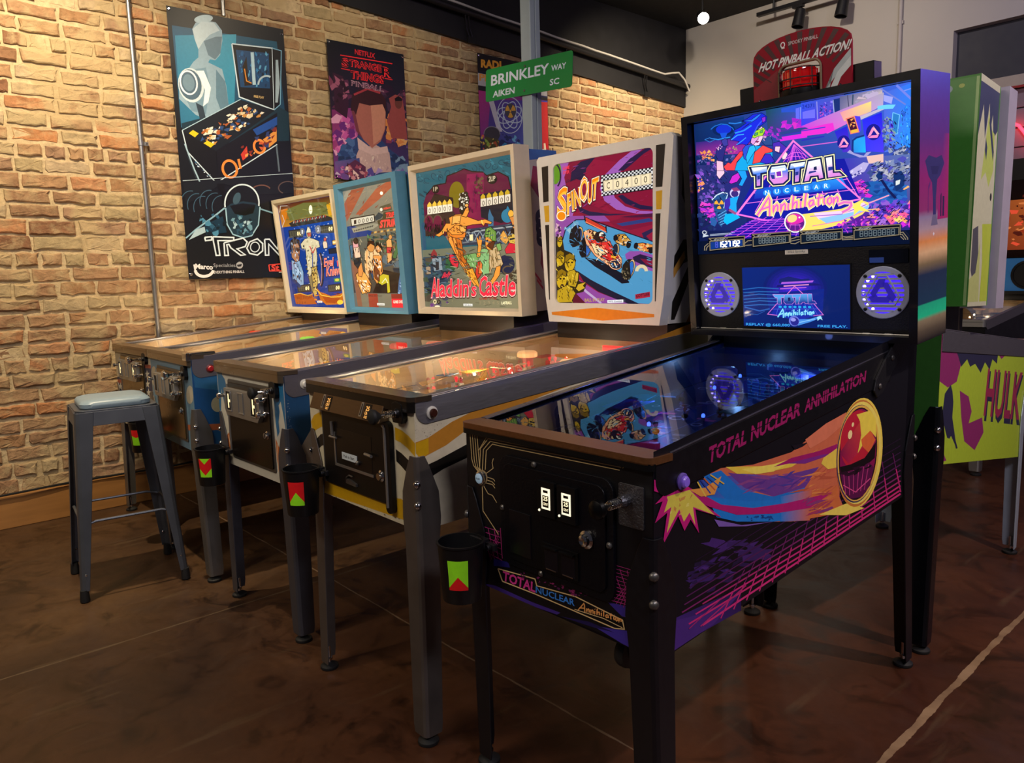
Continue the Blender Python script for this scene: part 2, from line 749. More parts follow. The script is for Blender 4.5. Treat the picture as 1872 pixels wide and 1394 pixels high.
def brick_material():
 mt, nt, N, Lk, b = nodes('old_brick')
 at = N.new('ShaderNodeAttribute')
 at.attribute_name = 'Col'
 geo = N.new('ShaderNodeNewGeometry')
 n1 = N.new('ShaderNodeTexNoise')
 n1.inputs['Scale'].default_value = 30
 n1.inputs['Detail'].default_value = 9
 n1.inputs['Roughness'].default_value = 0.65
 Lk.new(geo.outputs['Position'], n1.inputs['Vector'])
 n2 = N.new('ShaderNodeTexNoise')
 n2.inputs['Scale'].default_value = 3.2
 n2.inputs['Detail'].default_value = 7
 n2.inputs['Distortion'].default_value = 0.7
 Lk.new(geo.outputs['Position'], n2.inputs['Vector'])
 r1 = N.new('ShaderNodeMapRange')
 r1.inputs[1].default_value = 0.25
 r1.inputs[2].default_value = 0.75
 r1.inputs[3].default_value = 0.70
 r1.inputs[4].default_value = 1.25
 Lk.new(n1.outputs['Fac'], r1.inputs[0])
 sc = N.new('ShaderNodeVectorMath')
 sc.operation = 'SCALE'
 Lk.new(at.outputs['Color'], sc.inputs[0])
 Lk.new(r1.outputs[0], sc.inputs['Scale'])
 rp = N.new('ShaderNodeValToRGB')
 rp.color_ramp.elements[0].position = 0.51
 rp.color_ramp.elements[0].color = (0, 0, 0, 1)
 rp.color_ramp.elements[1].position = 0.60
 rp.color_ramp.elements[1].color = (0.85, 0.85, 0.85, 1)
 Lk.new(n2.outputs['Fac'], rp.inputs[0])
 n3 = N.new('ShaderNodeTexNoise')
 n3.inputs['Scale'].default_value = 11
 n3.inputs['Detail'].default_value = 8
 n3.inputs['Roughness'].default_value = 0.7
 Lk.new(geo.outputs['Position'], n3.inputs['Vector'])
 r3 = N.new('ShaderNodeMapRange')
 r3.inputs[1].default_value = 0.50
 r3.inputs[2].default_value = 0.68
 r3.inputs[3].default_value = 0.0
 r3.inputs[4].default_value = 0.75
 Lk.new(n3.outputs['Fac'], r3.inputs[0])
 ad = N.new('ShaderNodeMath')
 ad.operation = 'MAXIMUM'
 Lk.new(rp.outputs[0], ad.inputs[0])
 Lk.new(r3.outputs[0], ad.inputs[1])
 mx = N.new('ShaderNodeMix')
 mx.data_type = 'RGBA'
 Lk.new(ad.outputs[0], mx.inputs[0])
 Lk.new(sc.outputs[0], mx.inputs[6])
 mx.inputs[7].default_value = lin('b39d76') + (1,)
 Lk.new(mx.outputs[2], b.inputs['Base Color'])
 b.inputs['Roughness'].default_value = 0.9
 b.inputs['Specular IOR Level'].default_value = 0.2
 bp = N.new('ShaderNodeBump')
 bp.inputs['Strength'].default_value = 0.8
 bp.inputs['Distance'].default_value = 0.012
 Lk.new(n1.outputs['Fac'], bp.inputs['Height'])
 Lk.new(bp.outputs[0], b.inputs['Normal'])
 return mt


def build_room():
 mb = MB()
 mb.box(-3.5, 3.2, -3.2, 5.7, -0.1, 0.0)
 structure(mb.build('floor', floor_material()))
 mb = MB()
 mb.box(-3.5, 3.2, -3.2, 5.7, CZ, CZ + 0.1)
 structure(mb.build('ceiling', pm('black_ceiling_paint', '0b0b10', 0.8, var=0.3)))

 # old brick wall: mortar bed and every brick as relief of the one wall
 rn = random.Random(4)
 mb = MB()
 mort = lin('c6b08a') + (0,)
 mb.box(WX - 0.2, WX - 0.006, -3.2, BY + 0.1, 0, CZ, 0, mort)
 brown = ['987557', 'a07d5d', '927154', 'a58462', 'a3805e', '97785e', '9c7754']
 orange = ['af7950', 'aa7954', 'b2825d']
 pale = ['af9a77', 'ac9773', 'b19c7d', 'a5926e']
 dark = ['825d44', '88654a']
 z = 0.02
 row = 0
 ch = 0.0785
 while z < CZ:
  hdr = row % 7 == 3
  chr_ = ch + rn.uniform(-.006, .006)
  bl = 0.108 if hdr else 0.222
  y = -3.2 + (0.06 if row % 2 else 0.0) - rn.random() * 0.05
  while y < BY:
   L = bl * rn.uniform(0.82, 1.14)
   if not hdr and rn.random() < 0.07:
    L *= 0.55
   y1 = min(y + L, BY + 0.02)
   j = lambda k=0.006: rn.uniform(-k, k)
   g = 0.0055 + rn.random() * 0.004
   p = rn.uniform(0.0, 0.009)
   if rn.random() < 0.06:
    p -= 0.010
   pal = rn.choices((brown, orange, pale, dark), (64, 12, 18, 6))[0]
   c = lin(rn.choice(pal)) + (0,)
   dz = rn.uniform(-.004, .004)
   a0, a1, z0, z1 = y + g, y1 - g, z + g + dz, z + chr_ - g + dz
   e = 0.006
   ring = []
   lx, lz = a1 - a0, z1 - z0
   for (u0, w0, u1, w1, kk) in ((0, 0, 1, 0, 6 if not hdr else 4), (1, 0, 1, 1, 2), (1, 1, 0, 1, 6 if not hdr else 4), (0, 1, 0, 0, 2)):
    for i in range(kk):
     t = (i + .5 * (kk == 2 and i > 0)) / kk
     ring.append((u0 + (u1 - u0) * t, w0 + (w1 - w0) * t))
   nr = len(ring)
   o1, o2, o3 = [], [], []
   tl = j(.003)
   for u, w in ring:
    jy, jz = j(.006), j(.0045)
    yy, zz = a0 + lx * u + jy, z0 + lz * w + jz
    sy, sz = (1 - 2 * u) * e * 1.4, (1 - 2 * w) * e
    o1.append((WX - 0.010, yy, zz))
    o2.append((WX + p * .6 + j(.002), yy + sy * .5, zz + sz * .5))
    o3.append((WX + p + .001 + tl * (u - .5) + j(.0025), yy + sy * 1.5, zz + sz * 1.5))
   b0 = o1 + o2 + o3 + [(WX + p + j(.004), (a0 + a1) / 2 + j(.02), (z0 + z1) / 2)]
   fs = []
   for i in range(nr):
    k = (i + 1) % nr
    fs += [(i, k, nr + k, nr + i), (nr + i, nr + k, 2 * nr + k, 2 * nr + i), (2 * nr + i, 2 * nr + k, 3 * nr)]
   mb.raw(b0, fs, 0, c)
   y = y1
  z += chr_
  row += 1
 structure(mb.build('wall_left', brick_material()))

 # black painted boarding along the top of the brick, its lower edge not quite level
 blackpaint = pm('black_wall_paint', '0e0e14', 0.6, var=0.35, scale=9, bump=0.15)
 mb = MB()
 y0, y1 = 0.9, BY
 zl = lambda y: 3.045 - (y - 1.2) * 0.054
 mb.prism([(WX - 0.01, y0, zl(y0)), (WX - 0.01, y1, zl(y1)), (WX - 0.01, y1, CZ), (WX - 0.01, y0, CZ)], (0.035, 0, 0))
 structure(mb.build('trim_1', blackpaint))
 # back wall with a tall opening at its right end
 plaster = pm('painted_plaster', 'a9a39c', 0.85, var=0.06, scale=3, bump=0.05)
 mb = MB()
 mb.box(WX - 0.2, -0.80, BY, BY + 0.15, 0, CZ)
 mb.box(-0.80, 3.2, BY, BY + 0.15, 2.95, CZ)
 structure(mb.build('wall_back', plaster))
 mb = MB()
 mb.box(-0.80, 3.2, BY + 0.08, BY + 0.11, 2.55, 2.95)
 structure(mb.build('window_1', pm('dark_transom_glass', '20202c', 0.6, var=0.08)))
 mb = MB()
 mb.box(-1.02, 3.2, BY - 0.03, BY + 0.12, 2.47, 2.545)
 structure(mb.build('trim_2', pm('cream_trim_paint', '9b9082', 0.6)))
 mb = MB()
 for k in range(18):
  z0 = 2.47 - (k + 1) * 0.138
  mb.box(-0.80, 3.2, BY + 0.06 + 0.012 * 0, BY + 0.10, max(z0, 0.001), z0 + 0.130)
  mb.box(-0.80, 3.2, BY + 0.085, BY + 0.10, max(z0 + 0.128, 0.001), z0 + 0.14)
 structure(mb.build('door_1', pm('grey_boarding', '6c666e', 0.7, var=0.15), bevel=0.004))
 # bare timber board at the foot of the brick
 mb = MB()
 mb.box(WX - 0.02, WX + 0.028, -3.2, BY, 0.0, 0.172)
 structure(mb.build('baseboard_left', pm('raw_timber', '9a6a35', 0.65, var=0.35, scale=5, bump=0.2, stretch=(3, 0.7, 6)), bevel=0.004))


build_room()


# ------------------------------------------------------------------ pipes and cables on the brick
def build_pipes():
 galv = pm('galvanised_pipe', 'a3a3a2', 0.36, 0.9, 0.15, 20)
 for y, z0, lab in ((0.305, 0.90, 'grey metal conduit running down the brick left of the tall blue banner'),
                       (0.83, 2.79, 'short end of grey metal conduit above the tall blue banner')):
  t = empty('conduit', (WX + 0.032, y, z0))
  tag(t, lab, 'pipe', 'conduits on the brick wall')
  mb = MB()
  mb.tube([(0, 0, 0), (0, 0, CZ - z0 - 0.003)], 0.0125, 12)
  mb.build('pipe', galv, t, smooth=True)
  for zz in ((2.02,) if z0 < 2 else (3.0,)):
   mb = MB()
   mb.lathe([(0.0135, -0.012), (0.0165, -0.012), (0.0165, 0.012), (0.0135, 0.012)], (0, 0, zz - z0), (0, 0, 1), 14)
   mb.box(-0.02, -0.003, 0.012, 0.042, zz - z0 - 0.010, zz - z0 + 0.010)
   c = mb.build('strap', galv, t)
   mb = MB()
   mb.lathe([(0.005, 0), (0.005, 0.003), (0.003, 0.005)], (-0.003, 0.032, zz - z0), (1, 0, 0), 10)
   mb.build('screw', CHROME, c)
 # black pipe along the black boarding with a white cable lying on it
 x = WX + 0.075
 zp = lambda y: 3.19 - (y - 2.0) * 0.057
 t = empty('black_pipe', (x, 2.0, zp(2.0)))
 tag(t, 'black pipe sloping along the black boarding above the brick wall', 'pipe')
 mb = MB()
 mb.tube([(0, yy - 2.0, zp(yy) - zp(2.0)) for yy in (1.2, 3.0, BY - 0.03)], 0.026, 12)
 mb.build('pipe', BLACKMETAL, t, smooth=True)
 for yy in (2.62, 3.68, 4.7):
  mb = MB()
  z = zp(yy) - zp(2.0)
  mb.tube([(0.0, yy - 2, z - 0.02), (-0.03, yy - 1.97, z - 0.10), (-0.042, yy - 1.93, z - 0.17)], 0.006, 6)
  mb.tube([(0.0, yy - 1.97, z - 0.02), (-0.03, yy - 1.94, z - 0.10), (-0.042, yy - 1.90, z - 0.17)], 0.006, 6)
  mb.box(-0.05, -0.035, yy - 1.95, yy - 1.88, z - 0.20, z - 0.155)
  mb.build('bracket', BLACKMETAL, t)
 rn = random.Random(2)
 pts = []
 yy = 1.3
 while yy < 5.02:
  pts.append((x + 0.012 + rn.uniform(-.004, .004), yy, zp(yy) + 0.033 + rn.uniform(0, .004)))
  yy += 0.16
 e = zp(5.05)
 pts += [(x + 0.03, 5.07, e + 0.06), (x + 0.04, 5.16, e + 0.075), (x + 0.045, 5.25, e + 0.02), (x + 0.04, 5.33, e - 0.07)]
 mb = MB()
 mb.tube(pts, 0.0085, 8)
 tag(mb.build('cable', pm('white_cable', 'b9b6b2', 0.5), smooth=True), 'white cable lying along the black pipe with a loose loop at its end', 'cable')
 mb = MB()
 pts = [(WX + 0.04 + 0.006 * math.sin(k), -1.4 + 0.12 * k, 0.176 + 0.006 + 0.010 * (1 + math.sin(k * 0.8)) * 0.4) for k in range(24)]
 mb.tube(pts, 0.006, 6)
 tag(mb.build('cord', RUBBER, smooth=True), 'black cord lying along the top of the timber baseboard', 'cord')


build_pipes()


# ------------------------------------------------------------------ pinball machines
def leg(root, cx, cy, sx, sy, ztop, ox, oy, mat, bolts=True, foot=True, boltmat=None):
 """L-shaped sheet metal leg round a cabinet corner; sx, sy point along the two cabinet faces"""
 secs = [(ztop, .026), (ztop - .03, .040), (ztop - .10, .066), (ztop - .17, .070), (ztop - .24, .062), (0.050, .054), (0.026, .050)]
 mb = MB()
 t = 0.0025
 rings = []
 for z, w in secs:
  k = max(0.0, min(1.0, (ztop - .2 - z) / (ztop - .25)))
  X, Y = cx - sx * (t + .001) + ox * k, cy - sy * (t + .001) + oy * k
  r = 0.010
  rings.append([(X + sx * w, Y, z), (X + sx * r, Y, z), (X + sx * r * .3, Y + sy * r * .3, z), (X, Y + sy * r, z), (X, Y + sy * w, z)])
 vs = [p for r in rings for p in r]
 fs = []
 for i in range(len(rings) - 1):
  for k in range(4):
   f = (i * 5 + k, i * 5 + k + 1, i * 5 + 6 + k, i * 5 + 5 + k)
   fs.append(f if sx * sy > 0 else tuple(reversed(f)))
 mb.raw(vs, fs)
 lg = mb.build('leg', mat, root, solid=t * 1.6, bevel=0.001)
 if bolts:
  d = V((-sx, -sy, 0)).normalized()
  for dz in (.072, .128):
   mb = MB()
   b = V((cx, cy, ztop - dz)) + d * 0.002
   mb.lathe([(.009, 0), (.010, .003), (.009, .006), (.0055, .009), (.001, .010)], b, d, 14)
   mb.build('bolt', boltmat or CHROME, lg, smooth=True)
 if foot:
  X, Y = cx + ox + sx * .016, cy + oy + sy * .016
  mb = MB()
  mb.lathe([(.0065, .012), (.0065, .075)], (X, Y, 0), (0, 0, 1), 10)
  mb.lathe([(.011, .028), (.011, .036)], (X, Y, 0), (0, 0, 1), 6)
  mb.lathe([(.027, .0003), (.029, .004), (.028, .010), (.020, .015), (.008, .020)], (X, Y, 0), (0, 0, 1), 20, 1)
  mb.build('leveler', [CHROME, RUBBER], lg, smooth=True)
 return lg


def lockbar_profile(mb, W, ft, lip, mat=0):
 pts = rect_round(-0.006, W + 0.006, -0.014, 0.052, 0.020, 6, (1, 0, 0, 1))
 mb.prism([(x, y, ft - 0.004) for x, y in pts], (0, 0, 0.014), mat)
 pts = rect_round(-0.006, W + 0.006, -0.014, 0.028, 0.020, 6, (1, 0, 0, 1))
 mb.prism([(x, y, ft - lip) for x, y in [(p[0], min(p[1], 0.0)) for p in pts]], (0, 0, lip - 0.002), mat + 1)


def shell(root, n, paint, deco_side=None, deco_front=None, side='r', deco_back=None):
 """open-topped sloping cabinet with its painted decoration"""
 W, L, fb, ft, rb, rt = n['W'], n['L'], n['fb'], n['ft'], n['rb'], n['rt']
 t = 0.018
 mb = MB()
 for x0 in (0, W - t):
  mb.prism([(x0, 0, fb), (x0, 0, ft - .006), (x0, L, rt - .006), (x0, L, rb)], (t, 0, 0), 0)
 mb.prism([(t, 0, fb), (W - t, 0, fb), (W - t, 0, ft - .006), (t, 0, ft - .006)], (0, t, 0), 0)
 mb.prism([(t, L - t, rb), (W - t, L - t, rb), (W - t, L - t, rt - .006), (t, L - t, rt - .006)], (0, t, 0), 0)
 mb.prism([(t, t, fb + .012), (W - t, t, fb + .012), (W - t, L - t, rb + .012), (t, L - t, rb + .012)], (0, 0, .012), 0)
 if deco_front:
  deco_front(Art(mb, Plane(root, (0, 0, 0), (1, 0, 0), (0, 0, 1)), mat=1, clip=(0, W, fb, ft)), n)
 if deco_side:
  if side == 'r':
   pl = Plane(root, (W, 0, 0), (0, 1, 0), (0, 0, 1))
   deco_side(Art(mb, pl, mat=1, clip=(0, L, 0, 2)), n)
  else:
   pl = Plane(root, (0, L, 0), (0, -1, 0), (0, 0, 1))
   deco_side(Art(mb, pl, mat=1, clip=(0, L, 0, 2)), n)
 if deco_back:
  deco_back(Art(mb, Plane(root, (W, L, 0), (-1, 0, 0), (0, 0, 1)), mat=1, clip=(0, W, rb, rt)), n)
 return mb.build('cabinet', [paint, INK], root)


def rails(root, n, mat, h, hole=None, band=None, mat_top=None):
 W, L, ft, rt = n['W'], n['L'], n['ft'], n['rt']
 sl = (rt - ft) / L
 y0, y1 = 0.004, min(L, n.get('railend', L)) - 0.006
 zt = lambda y: ft + sl * y
 for s in (0, 1):
  x0 = W if s else -0.003
  mb = MB()
  pts = [(y1, zt(y1) + .002), (y0, zt(y0) + .002)]
  hf = n.get('nose', h)
  r = 0.035
  c = (y0 + r, zt(y0 + r) - hf + r)
  for i in range(7):
   a = math.radians(180 + 90 * i / 6)
   pts.append((c[0] + r * math.cos(a), c[1] + r * math.sin(a)))
  if hf > h + 0.005:
   yb = n.get('noselen', 0.16)
   pts += [(yb, zt(yb) - hf), (yb + .05, zt(yb + .05) - h)]
  pts.append((y1, zt(y1) - h))
  mb.prism([(x0, a, b) for a, b in pts], (0.003, 0, 0), 0)
  xa = W - .020 if s else -0.003
  mb.prism([(xa, .05, zt(.05) + .0025), (xa, y1, zt(y1) + .0025), (xa, y1, zt(y1) + .006), (xa, .05, zt(.05) + .006)], (0.023, 0, 0), 1)
  pl = Plane(root, (W + .003, 0, 0), (0, 1, 0), (0, 0, 1))
  if s and band:
   band(Art(mb, pl, mat=2), n)
  mb.build('side_rail', [mat, mat_top or mat, INK], root, bevel=0.0012)


def playfield(root, n, deco, sides, glow, kit, seed):
 W, L, ft, rt = n['W'], n['L'], n['ft'], n['rt']
 sl = (rt - ft) / L
 ye = n['by'] + 0.05
 zg = lambda y: ft + sl * y - 0.003
 zp = lambda y: ft + sl * y - 0.088 - 0.02 * y
 mb = MB()
 x0, x1 = 0.019, W - 0.019
 mb.face([(x0, .02, zp(.02)), (x1, .02, zp(.02)), (x1, ye, zp(ye)), (x0, ye, zp(ye))], 0)
 for x, d in ((x0, 1), (x1, -1)):
  q = [(x, .02, zp(.02)), (x, ye, zp(ye)), (x, ye, zg(ye) - .004), (x, .02, zg(.02) - .004)]
  mb.face(q if d > 0 else list(reversed(q)), 1)
 mb.face([(x0, ye, zp(ye)), (x1, ye, zp(ye)), (x1, ye, zg(ye)), (x0, ye, zg(ye))], 1)
 ey = V((0, ye - .02, zp(ye) - zp(.02)))
 pl = Plane(root, (x0, .02, zp(.02)), (1, 0, 0), ey)
 ww, ll = x1 - x0, ey.length
 art = Art(mb, pl, fn=lambda a, b: (a * ww, b * ll), mat=2, clip=(0, ww, 0, ll), step=8e-6)
 deco(art)
 pf = mb.build('playfield', [n['pfmat'], sides, INK], root)
 # glass sheet
 mb = MB()
 mb.face([(x0, .045, zg(.045)), (x1, .045, zg(.045)), (x1, ye, zg(ye)), (x0, ye, zg(ye))])
 mb.build('playfield_glass', CLEAR, root)
 # apron, flippers, bumpers, plastics, posts, lamps
 rn = random.Random(seed)
 P = lambda x, y, dz=0.0: V((x, y, zp(y) + dz))
 mb = MB()
 mb.prism([P(.03, .06, .022), P(W - .03, .06, .022), P(W - .03, .15, .022), P(W * .62, .19, .022), P(W * .38, .19, .022), P(.03, .15, .022)], (0, 0, .002))
 a = mb.build('apron', kit['apron'], pf)
 for xx in (.13, W - .20):
  mb = MB()
  mb.prism([P(xx, .075, .025), P(xx + .10, .075, .025), P(xx + .10, .125, .025), P(xx, .125, .025)], (0, 0, .0006))
  mb.build('card', kit['card'], pf)
 for s in (-1, 1):
  mb = MB()
  c = P(W / 2 + s * .085, .26, .012)
  d = V((-s * .062, -.035, 0))
  e = V((d.y, -d.x, 0)).normalized()
  pts = []
  for i in range(7):
   an = math.pi * i / 6
   pts.append(c + e * (.011 * math.cos(an)) - d.normalized() * (.011 * math.sin(an)))
  for i in range(5):
   an = math.pi * i / 4
   pts.append(c + d - e * (.006 * math.cos(an)) + d.normalized() * (.006 * math.sin(an)))
  mb.prism(pts, (0, 0, .018))
  mb.build('flipper', kit['flipper'], pf, bevel=.002)
  mb = MB()
  q = [P(W / 2 + s * .19, .34, .034), P(W / 2 + s * .125, .31, .034), P(W / 2 + s * .19, .46, .034), P(W / 2 + s * .205, .46, .034)]
  mb.prism(q, (0, 0, .003))
  mb.build('slingshot', kit['plastic'][0], pf, bevel=.001)
  mb = MB()
  mb.tube([P(W / 2 + s * .235, .22, .02), P(W / 2 + s * .235, .36, .02), P(W / 2 + s * .235, .36, .03)], .0022, 6)
  mb.tube([P(W / 2 + s * .235, .36, .02), P(W / 2 + s * .225, .37, .004)], .0022, 6)
  mb.build('wire_guide', CHROME, pf, smooth=True)
 for bx, by_ in kit['bumpers']:
  mb = MB()
  c = P(bx, by_)
  mb.lathe([(.034, .001), (.036, .006), (.026, .012), (.021, .016), (.021, .045), (.034, .050)], c, (0, 0, 1), 20, 0)
  # scalloped cap
  prof = [(.030, .050), (.037, .053), (.037, .066), (.030, .073), (.012, .075)]
  vs = []
  nn = 36
  for r, h in prof:
   for k in range(nn):
    an = 2 * math.pi * k / nn
    rr = r * (1 + (0.035 * math.cos(an * 12) if r > .029 else 0))
    vs.append(c + V((rr * math.cos(an), rr * math.sin(an), h)))
  fs = [(i * nn + k, i * nn + (k + 1) % nn, (i + 1) * nn + (k + 1) % nn, (i + 1) * nn + k) for i in range(len(prof) - 1) for k in range(nn)]
  fs.append(tuple((len(prof) - 1) * nn + k for k in range(nn)))
  mb.raw(vs, fs, 1)
  mb.lathe([(.028, .017), (.030, .019), (.028, .021)], c, (0, 0, 1), 20, 2)
  mb.build('bumper', [kit['bumper_body'], kit['bumper_cap'], CHROME], pf, smooth=True)
 for k in range(kit.get('posts', 16)):
  x, y = rn.uniform(.06, W - .08), rn.uniform(.36, ye - .10)
  mb = MB()
  mb.lathe([(.006, 0), (.006, .004), (.004, .006), (.004, .028), (.006, .030), (.006, .036), (.002, .040)], P(x, y), (0, 0, 1), 8, 0)
  mb.lathe([(.006, .009), (.009, .012), (.009, .018), (.006, .021)], P(x, y), (0, 0, 1), 10, 1)
  mb.build('post', [rn.choice(kit['post']), kit['ring']], pf, smooth=True)
 for k in range(kit.get('plastics', 7)):
  x, y = rn.choice((rn.uniform(.05, .14), rn.uniform(W - .20, W - .10))), rn.uniform(.42, ye - .12)
  w, l = rn.uniform(.04, .07), rn.uniform(.06, .12)
  mb = MB()
  pts = [P(x, y, .040), P(x + w, y + rn.uniform(-.01, .02), .040), P(x + w * rn.uniform(.3, 1), y + l, .040), P(x + w * .1, y + l * rn.uniform(.6, 1), .040)]
  mb.prism(pts, (0, 0, .003))
  mb.build('plastic_shield', rn.choice(kit['plastic']), pf, bevel=.001)
 for k in range(kit.get('targets', 5)):
  mb = MB()
  x, y = W * .30 + .028 * k, ye - .22
  mb.prism([P(x, y, .002), P(x + .022, y, .002), P(x + .022, y, .036), P(x + .018, y, .040), P(x + .004, y, .040), P(x, y, .036)], (0, .004, 0))
  mb.build('drop_target', kit['target'], pf, bevel=.001)
 for k in range(kit.get('lamps', 7)):
  mb = MB()
  x, y = rn.uniform(.06, W - .08), rn.uniform(.33, ye - .07)
  mb.ball(P(x, y, .022), .005, 0, 8, 1.3)
  mb.lathe([(.004, 0), (.004, .018)], P(x, y), (0, 0, 1), 8, 1)
  mb.build('lamp_bulb', [kit['bulb'], CHROME], pf, smooth=True)
 for x, y, pw, col in glow:
  p = P(x, y, .060)
  point('playfield_lamp', p, pw, col, 0.012, root)
 return pf


def backbox_plane(root, n, recess=0.0, dx=0.0):
 W, bw, ln = n['W'], n['bw'], n['ln']
 nrm = V((0, -math.cos(ln), -math.sin(ln)))
 o = V((W / 2 - bw / 2 + dx, n['by'], n['b0'])) - nrm * recess
 return Plane(root, o, (1, 0, 0), (0, -math.sin(ln), math.cos(ln)))


def pbox(mb, pl, a0, a1, b0, b1, d0, d1, mat=0):
 """box on a sheet, from depth d0 to d1 behind its face"""
 mb.hexa([pl.at(a0, b0, -d0), pl.at(a1, b0, -d0), pl.at(a1, b0, -d1), pl.at(a0, b0, -d1), pl.at(a0, b1, -d0), pl.at(a1, b1, -d0), pl.at(a1, b1, -d1), pl.at(a0, b1, -d1)], mat)


def ring_frame(mb, pl, bw, bh, op, d, mat=0):
 """picture-frame moulding with a bevelled inside edge"""
 a0, a1, b0, b1 = op
 s = 0.012
 O = [(0, 0), (bw, 0), (bw, bh), (0, bh)]
 I = [(a0 - s, b0 - s), (a1 + s, b0 - s), (a1 + s, b1 + s), (a0 - s, b1 + s)]
 J = [(a0, b0), (a1, b0), (a1, b1), (a0, b1)]
 for i in range(4):
  j = (i + 1) % 4
  mb.face([pl.at(*O[i]), pl.at(*O[j]), pl.at(*I[j]), pl.at(*I[i])], mat)
  mb.face([pl.at(*I[i]), pl.at(*I[j]), pl.at(*J[j], -.024), pl.at(*J[i], -.024)], mat)
  mb.face([pl.at(*J[i], -.024), pl.at(*J[j], -.024), pl.at(*J[j], -.034), pl.at(*J[i], -.034)], mat)
  mb.face([pl.at(*O[j]), pl.at(*O[i]), pl.at(*O[i], -d), pl.at(*O[j], -d)], mat)
  mb.face([pl.at(*O[j], -d), pl.at(*O[i], -d), pl.at(*J[i], -d), pl.at(*J[j], -d)], mat)


def pedestal(root, n, mat):
 W, L = n['W'], n['L']
 sl = (n['rt'] - n['ft']) / L
 mb = MB()
 y0 = n['by'] + 0.045
 ze = n['b0'] + 0.03
 mb.prism([(.02, y0, n['ft'] + sl * y0 - .02), (.02, L - .012, n['rt'] - .02), (.02, L - .012, ze), (.02, y0, ze)], (W - .04, 0, 0))
 mb.build('pedestal', mat, root)


def bally_door(root, x0, x1, z0, z1, metal, lit=True, cz=None):
 """steel coin door with a hinged plate, three coin windows, lock and return levers"""
 mb = MB()
 mb.prism([(a, 0, b) for a, b in rect_round(x0, x1, z0, z1, .012, 4)], (0, -.004, 0))
 fr = mb.build('coin_door', DARKSTEEL, root, bevel=.001)
 mb = MB()
 mb.prism([(a, -.004, b) for a, b in rect_round(x0 + .012, x1 - .012, z0 + .012, z1 - .012, .008, 4)], (0, -.005, 0))
 mb.build('door_panel', metal, fr, bevel=.0015)
 mb = MB()
 zc = cz or (z1 - .075)
 ex0, ex1 = x0 + .016, x1 - .05
 mb.prism([(a, -.009, b) for a, b in ((ex0, zc - .03), (ex0 + .015, zc - .055), (ex1 - .02, zc - .055), (ex1, zc - .03), (ex1, zc + .045), (ex0, zc + .045))], (0, -.018, 0))
 for k in range(3):
  u = ex0 + .022 + k * (ex1 - ex0 - .044 - .045) / 2
  for (p, q, r, t) in ((u, u + .045, zc + .034, zc + .039), (u, u + .045, zc - .039, zc - .034), (u, u + .005, zc - .034, zc + .034), (u + .040, u + .045, zc - .034, zc + .034)):
   mb.box(p, q, -.0305, -.027, r, t)
 pl = mb.build('coin_plate', STEEL, fr, bevel=.0012)
 for k in range(3):
  u = ex0 + .022 + k * (ex1 - ex0 - .044 - .045) / 2
  mb = MB()
  mb.box(u + .005, u + .040, -.0278, -.027, zc - .034, zc + .034)
  if lit and k != 1:
   mb.box(u + .016, u + .023, -.0286, -.0278, zc - .026, zc + .026, 1)
   mb.box(u + .023, u + .034, -.0286, -.0278, zc - .004, zc + .006, 1)
  mb.build('coin_window', [BLACKPLASTIC if k != 1 else STEEL, pm('lit_coin_lens', 'ffe6ac', 0.4, em=1.1)], fr)
 for u, v in ((x1 - .030, zc - .02), (x1 - .030, zc + .03), (x0 + .004, zc + .015)):
  mb = MB()
  mb.lathe([(.010, 0), (.011, .010), (.007, .014), (.007, .026), (.012, .030), (.009, .038), (.001, .040)], (u, -.009, v), (0, -1, 0), 14)
  mb.build('return_button', CHROME, fr, smooth=True)
 mb = MB()
 u, v = x1 - .035, (z0 + z1) / 2 - .02
 mb.lathe([(.015, 0), (.015, .003), (.010, .006), (.010, .012), (.004, .012)], (u, -.009, v), (0, -1, 0), 16)
 mb.box(u - .0015, u + .0015, -.022, -.0205, v - .006, v + .006, 1)
 mb.build('lock', [CHROME, BLACKPLASTIC], fr, smooth=True)
 mb = MB()
 mb.tube([(x0 - .001, -.006, z0 + .02), (x0 - .001, -.006, z1 - .02)], .005, 8)
 mb.build('hinge', STEEL, fr, smooth=True)
 return fr


def plunger(root, x, z, knob=None, plate=None, platemat=None):
 """spring shooter: housing, rod with spring, knob"""
 mb = MB()
 if plate:
  w, h = plate
  mb.prism([(x + a, 0, z + b) for a, b in rect_round(-w * .32, w * .68, -h * .62, h * .38, .004, 3)], (0, -.003, 0), 1)
 pts = [(x - .020, z - .026), (x + .020, z - .026), (x + .026, z - .012), (x + .022, z + .024), (x + .008, z + .030), (x - .008, z + .030), (x - .022, z + .024), (x - .026, z - .012)]
 if not plate:
  mb.prism([(a, 0, b) for a, b in pts], (0, -.016, 0), 0)
 mb.lathe([(.012, 0), (.013, .014), (.009, .022)], (x, -.002, z), (0, -1, 0), 14, 0 if not plate else 1)
 p = mb.build('plunger', [BLACKPLASTIC, platemat or STEEL], root, bevel=.0015)
 mb = MB()
 mb.tube([(x, -.015, z), (x, -.082, z)], .0042, 8)
 mb.build('rod', CHROME, p, smooth=True)
 mb = MB()
 pts = [(x + .0085 * math.cos(k * .9), -.018 - k * .00075, z + .0085 * math.sin(k * .9)) for k in range(50)]
 mb.tube(pts, .0015, 5)
 mb.build('spring', CHROME, p, smooth=True)
 mb = MB()
 mb.lathe([(.008, 0), (.010, .004), (.017, .012), (.020, .020), (.018, .026), (.010, .030), (.001, .031)], (x, -.066, z), (0, -1, 0), 18)
 mb.build('knob', knob or RUBBER, p, smooth=True)


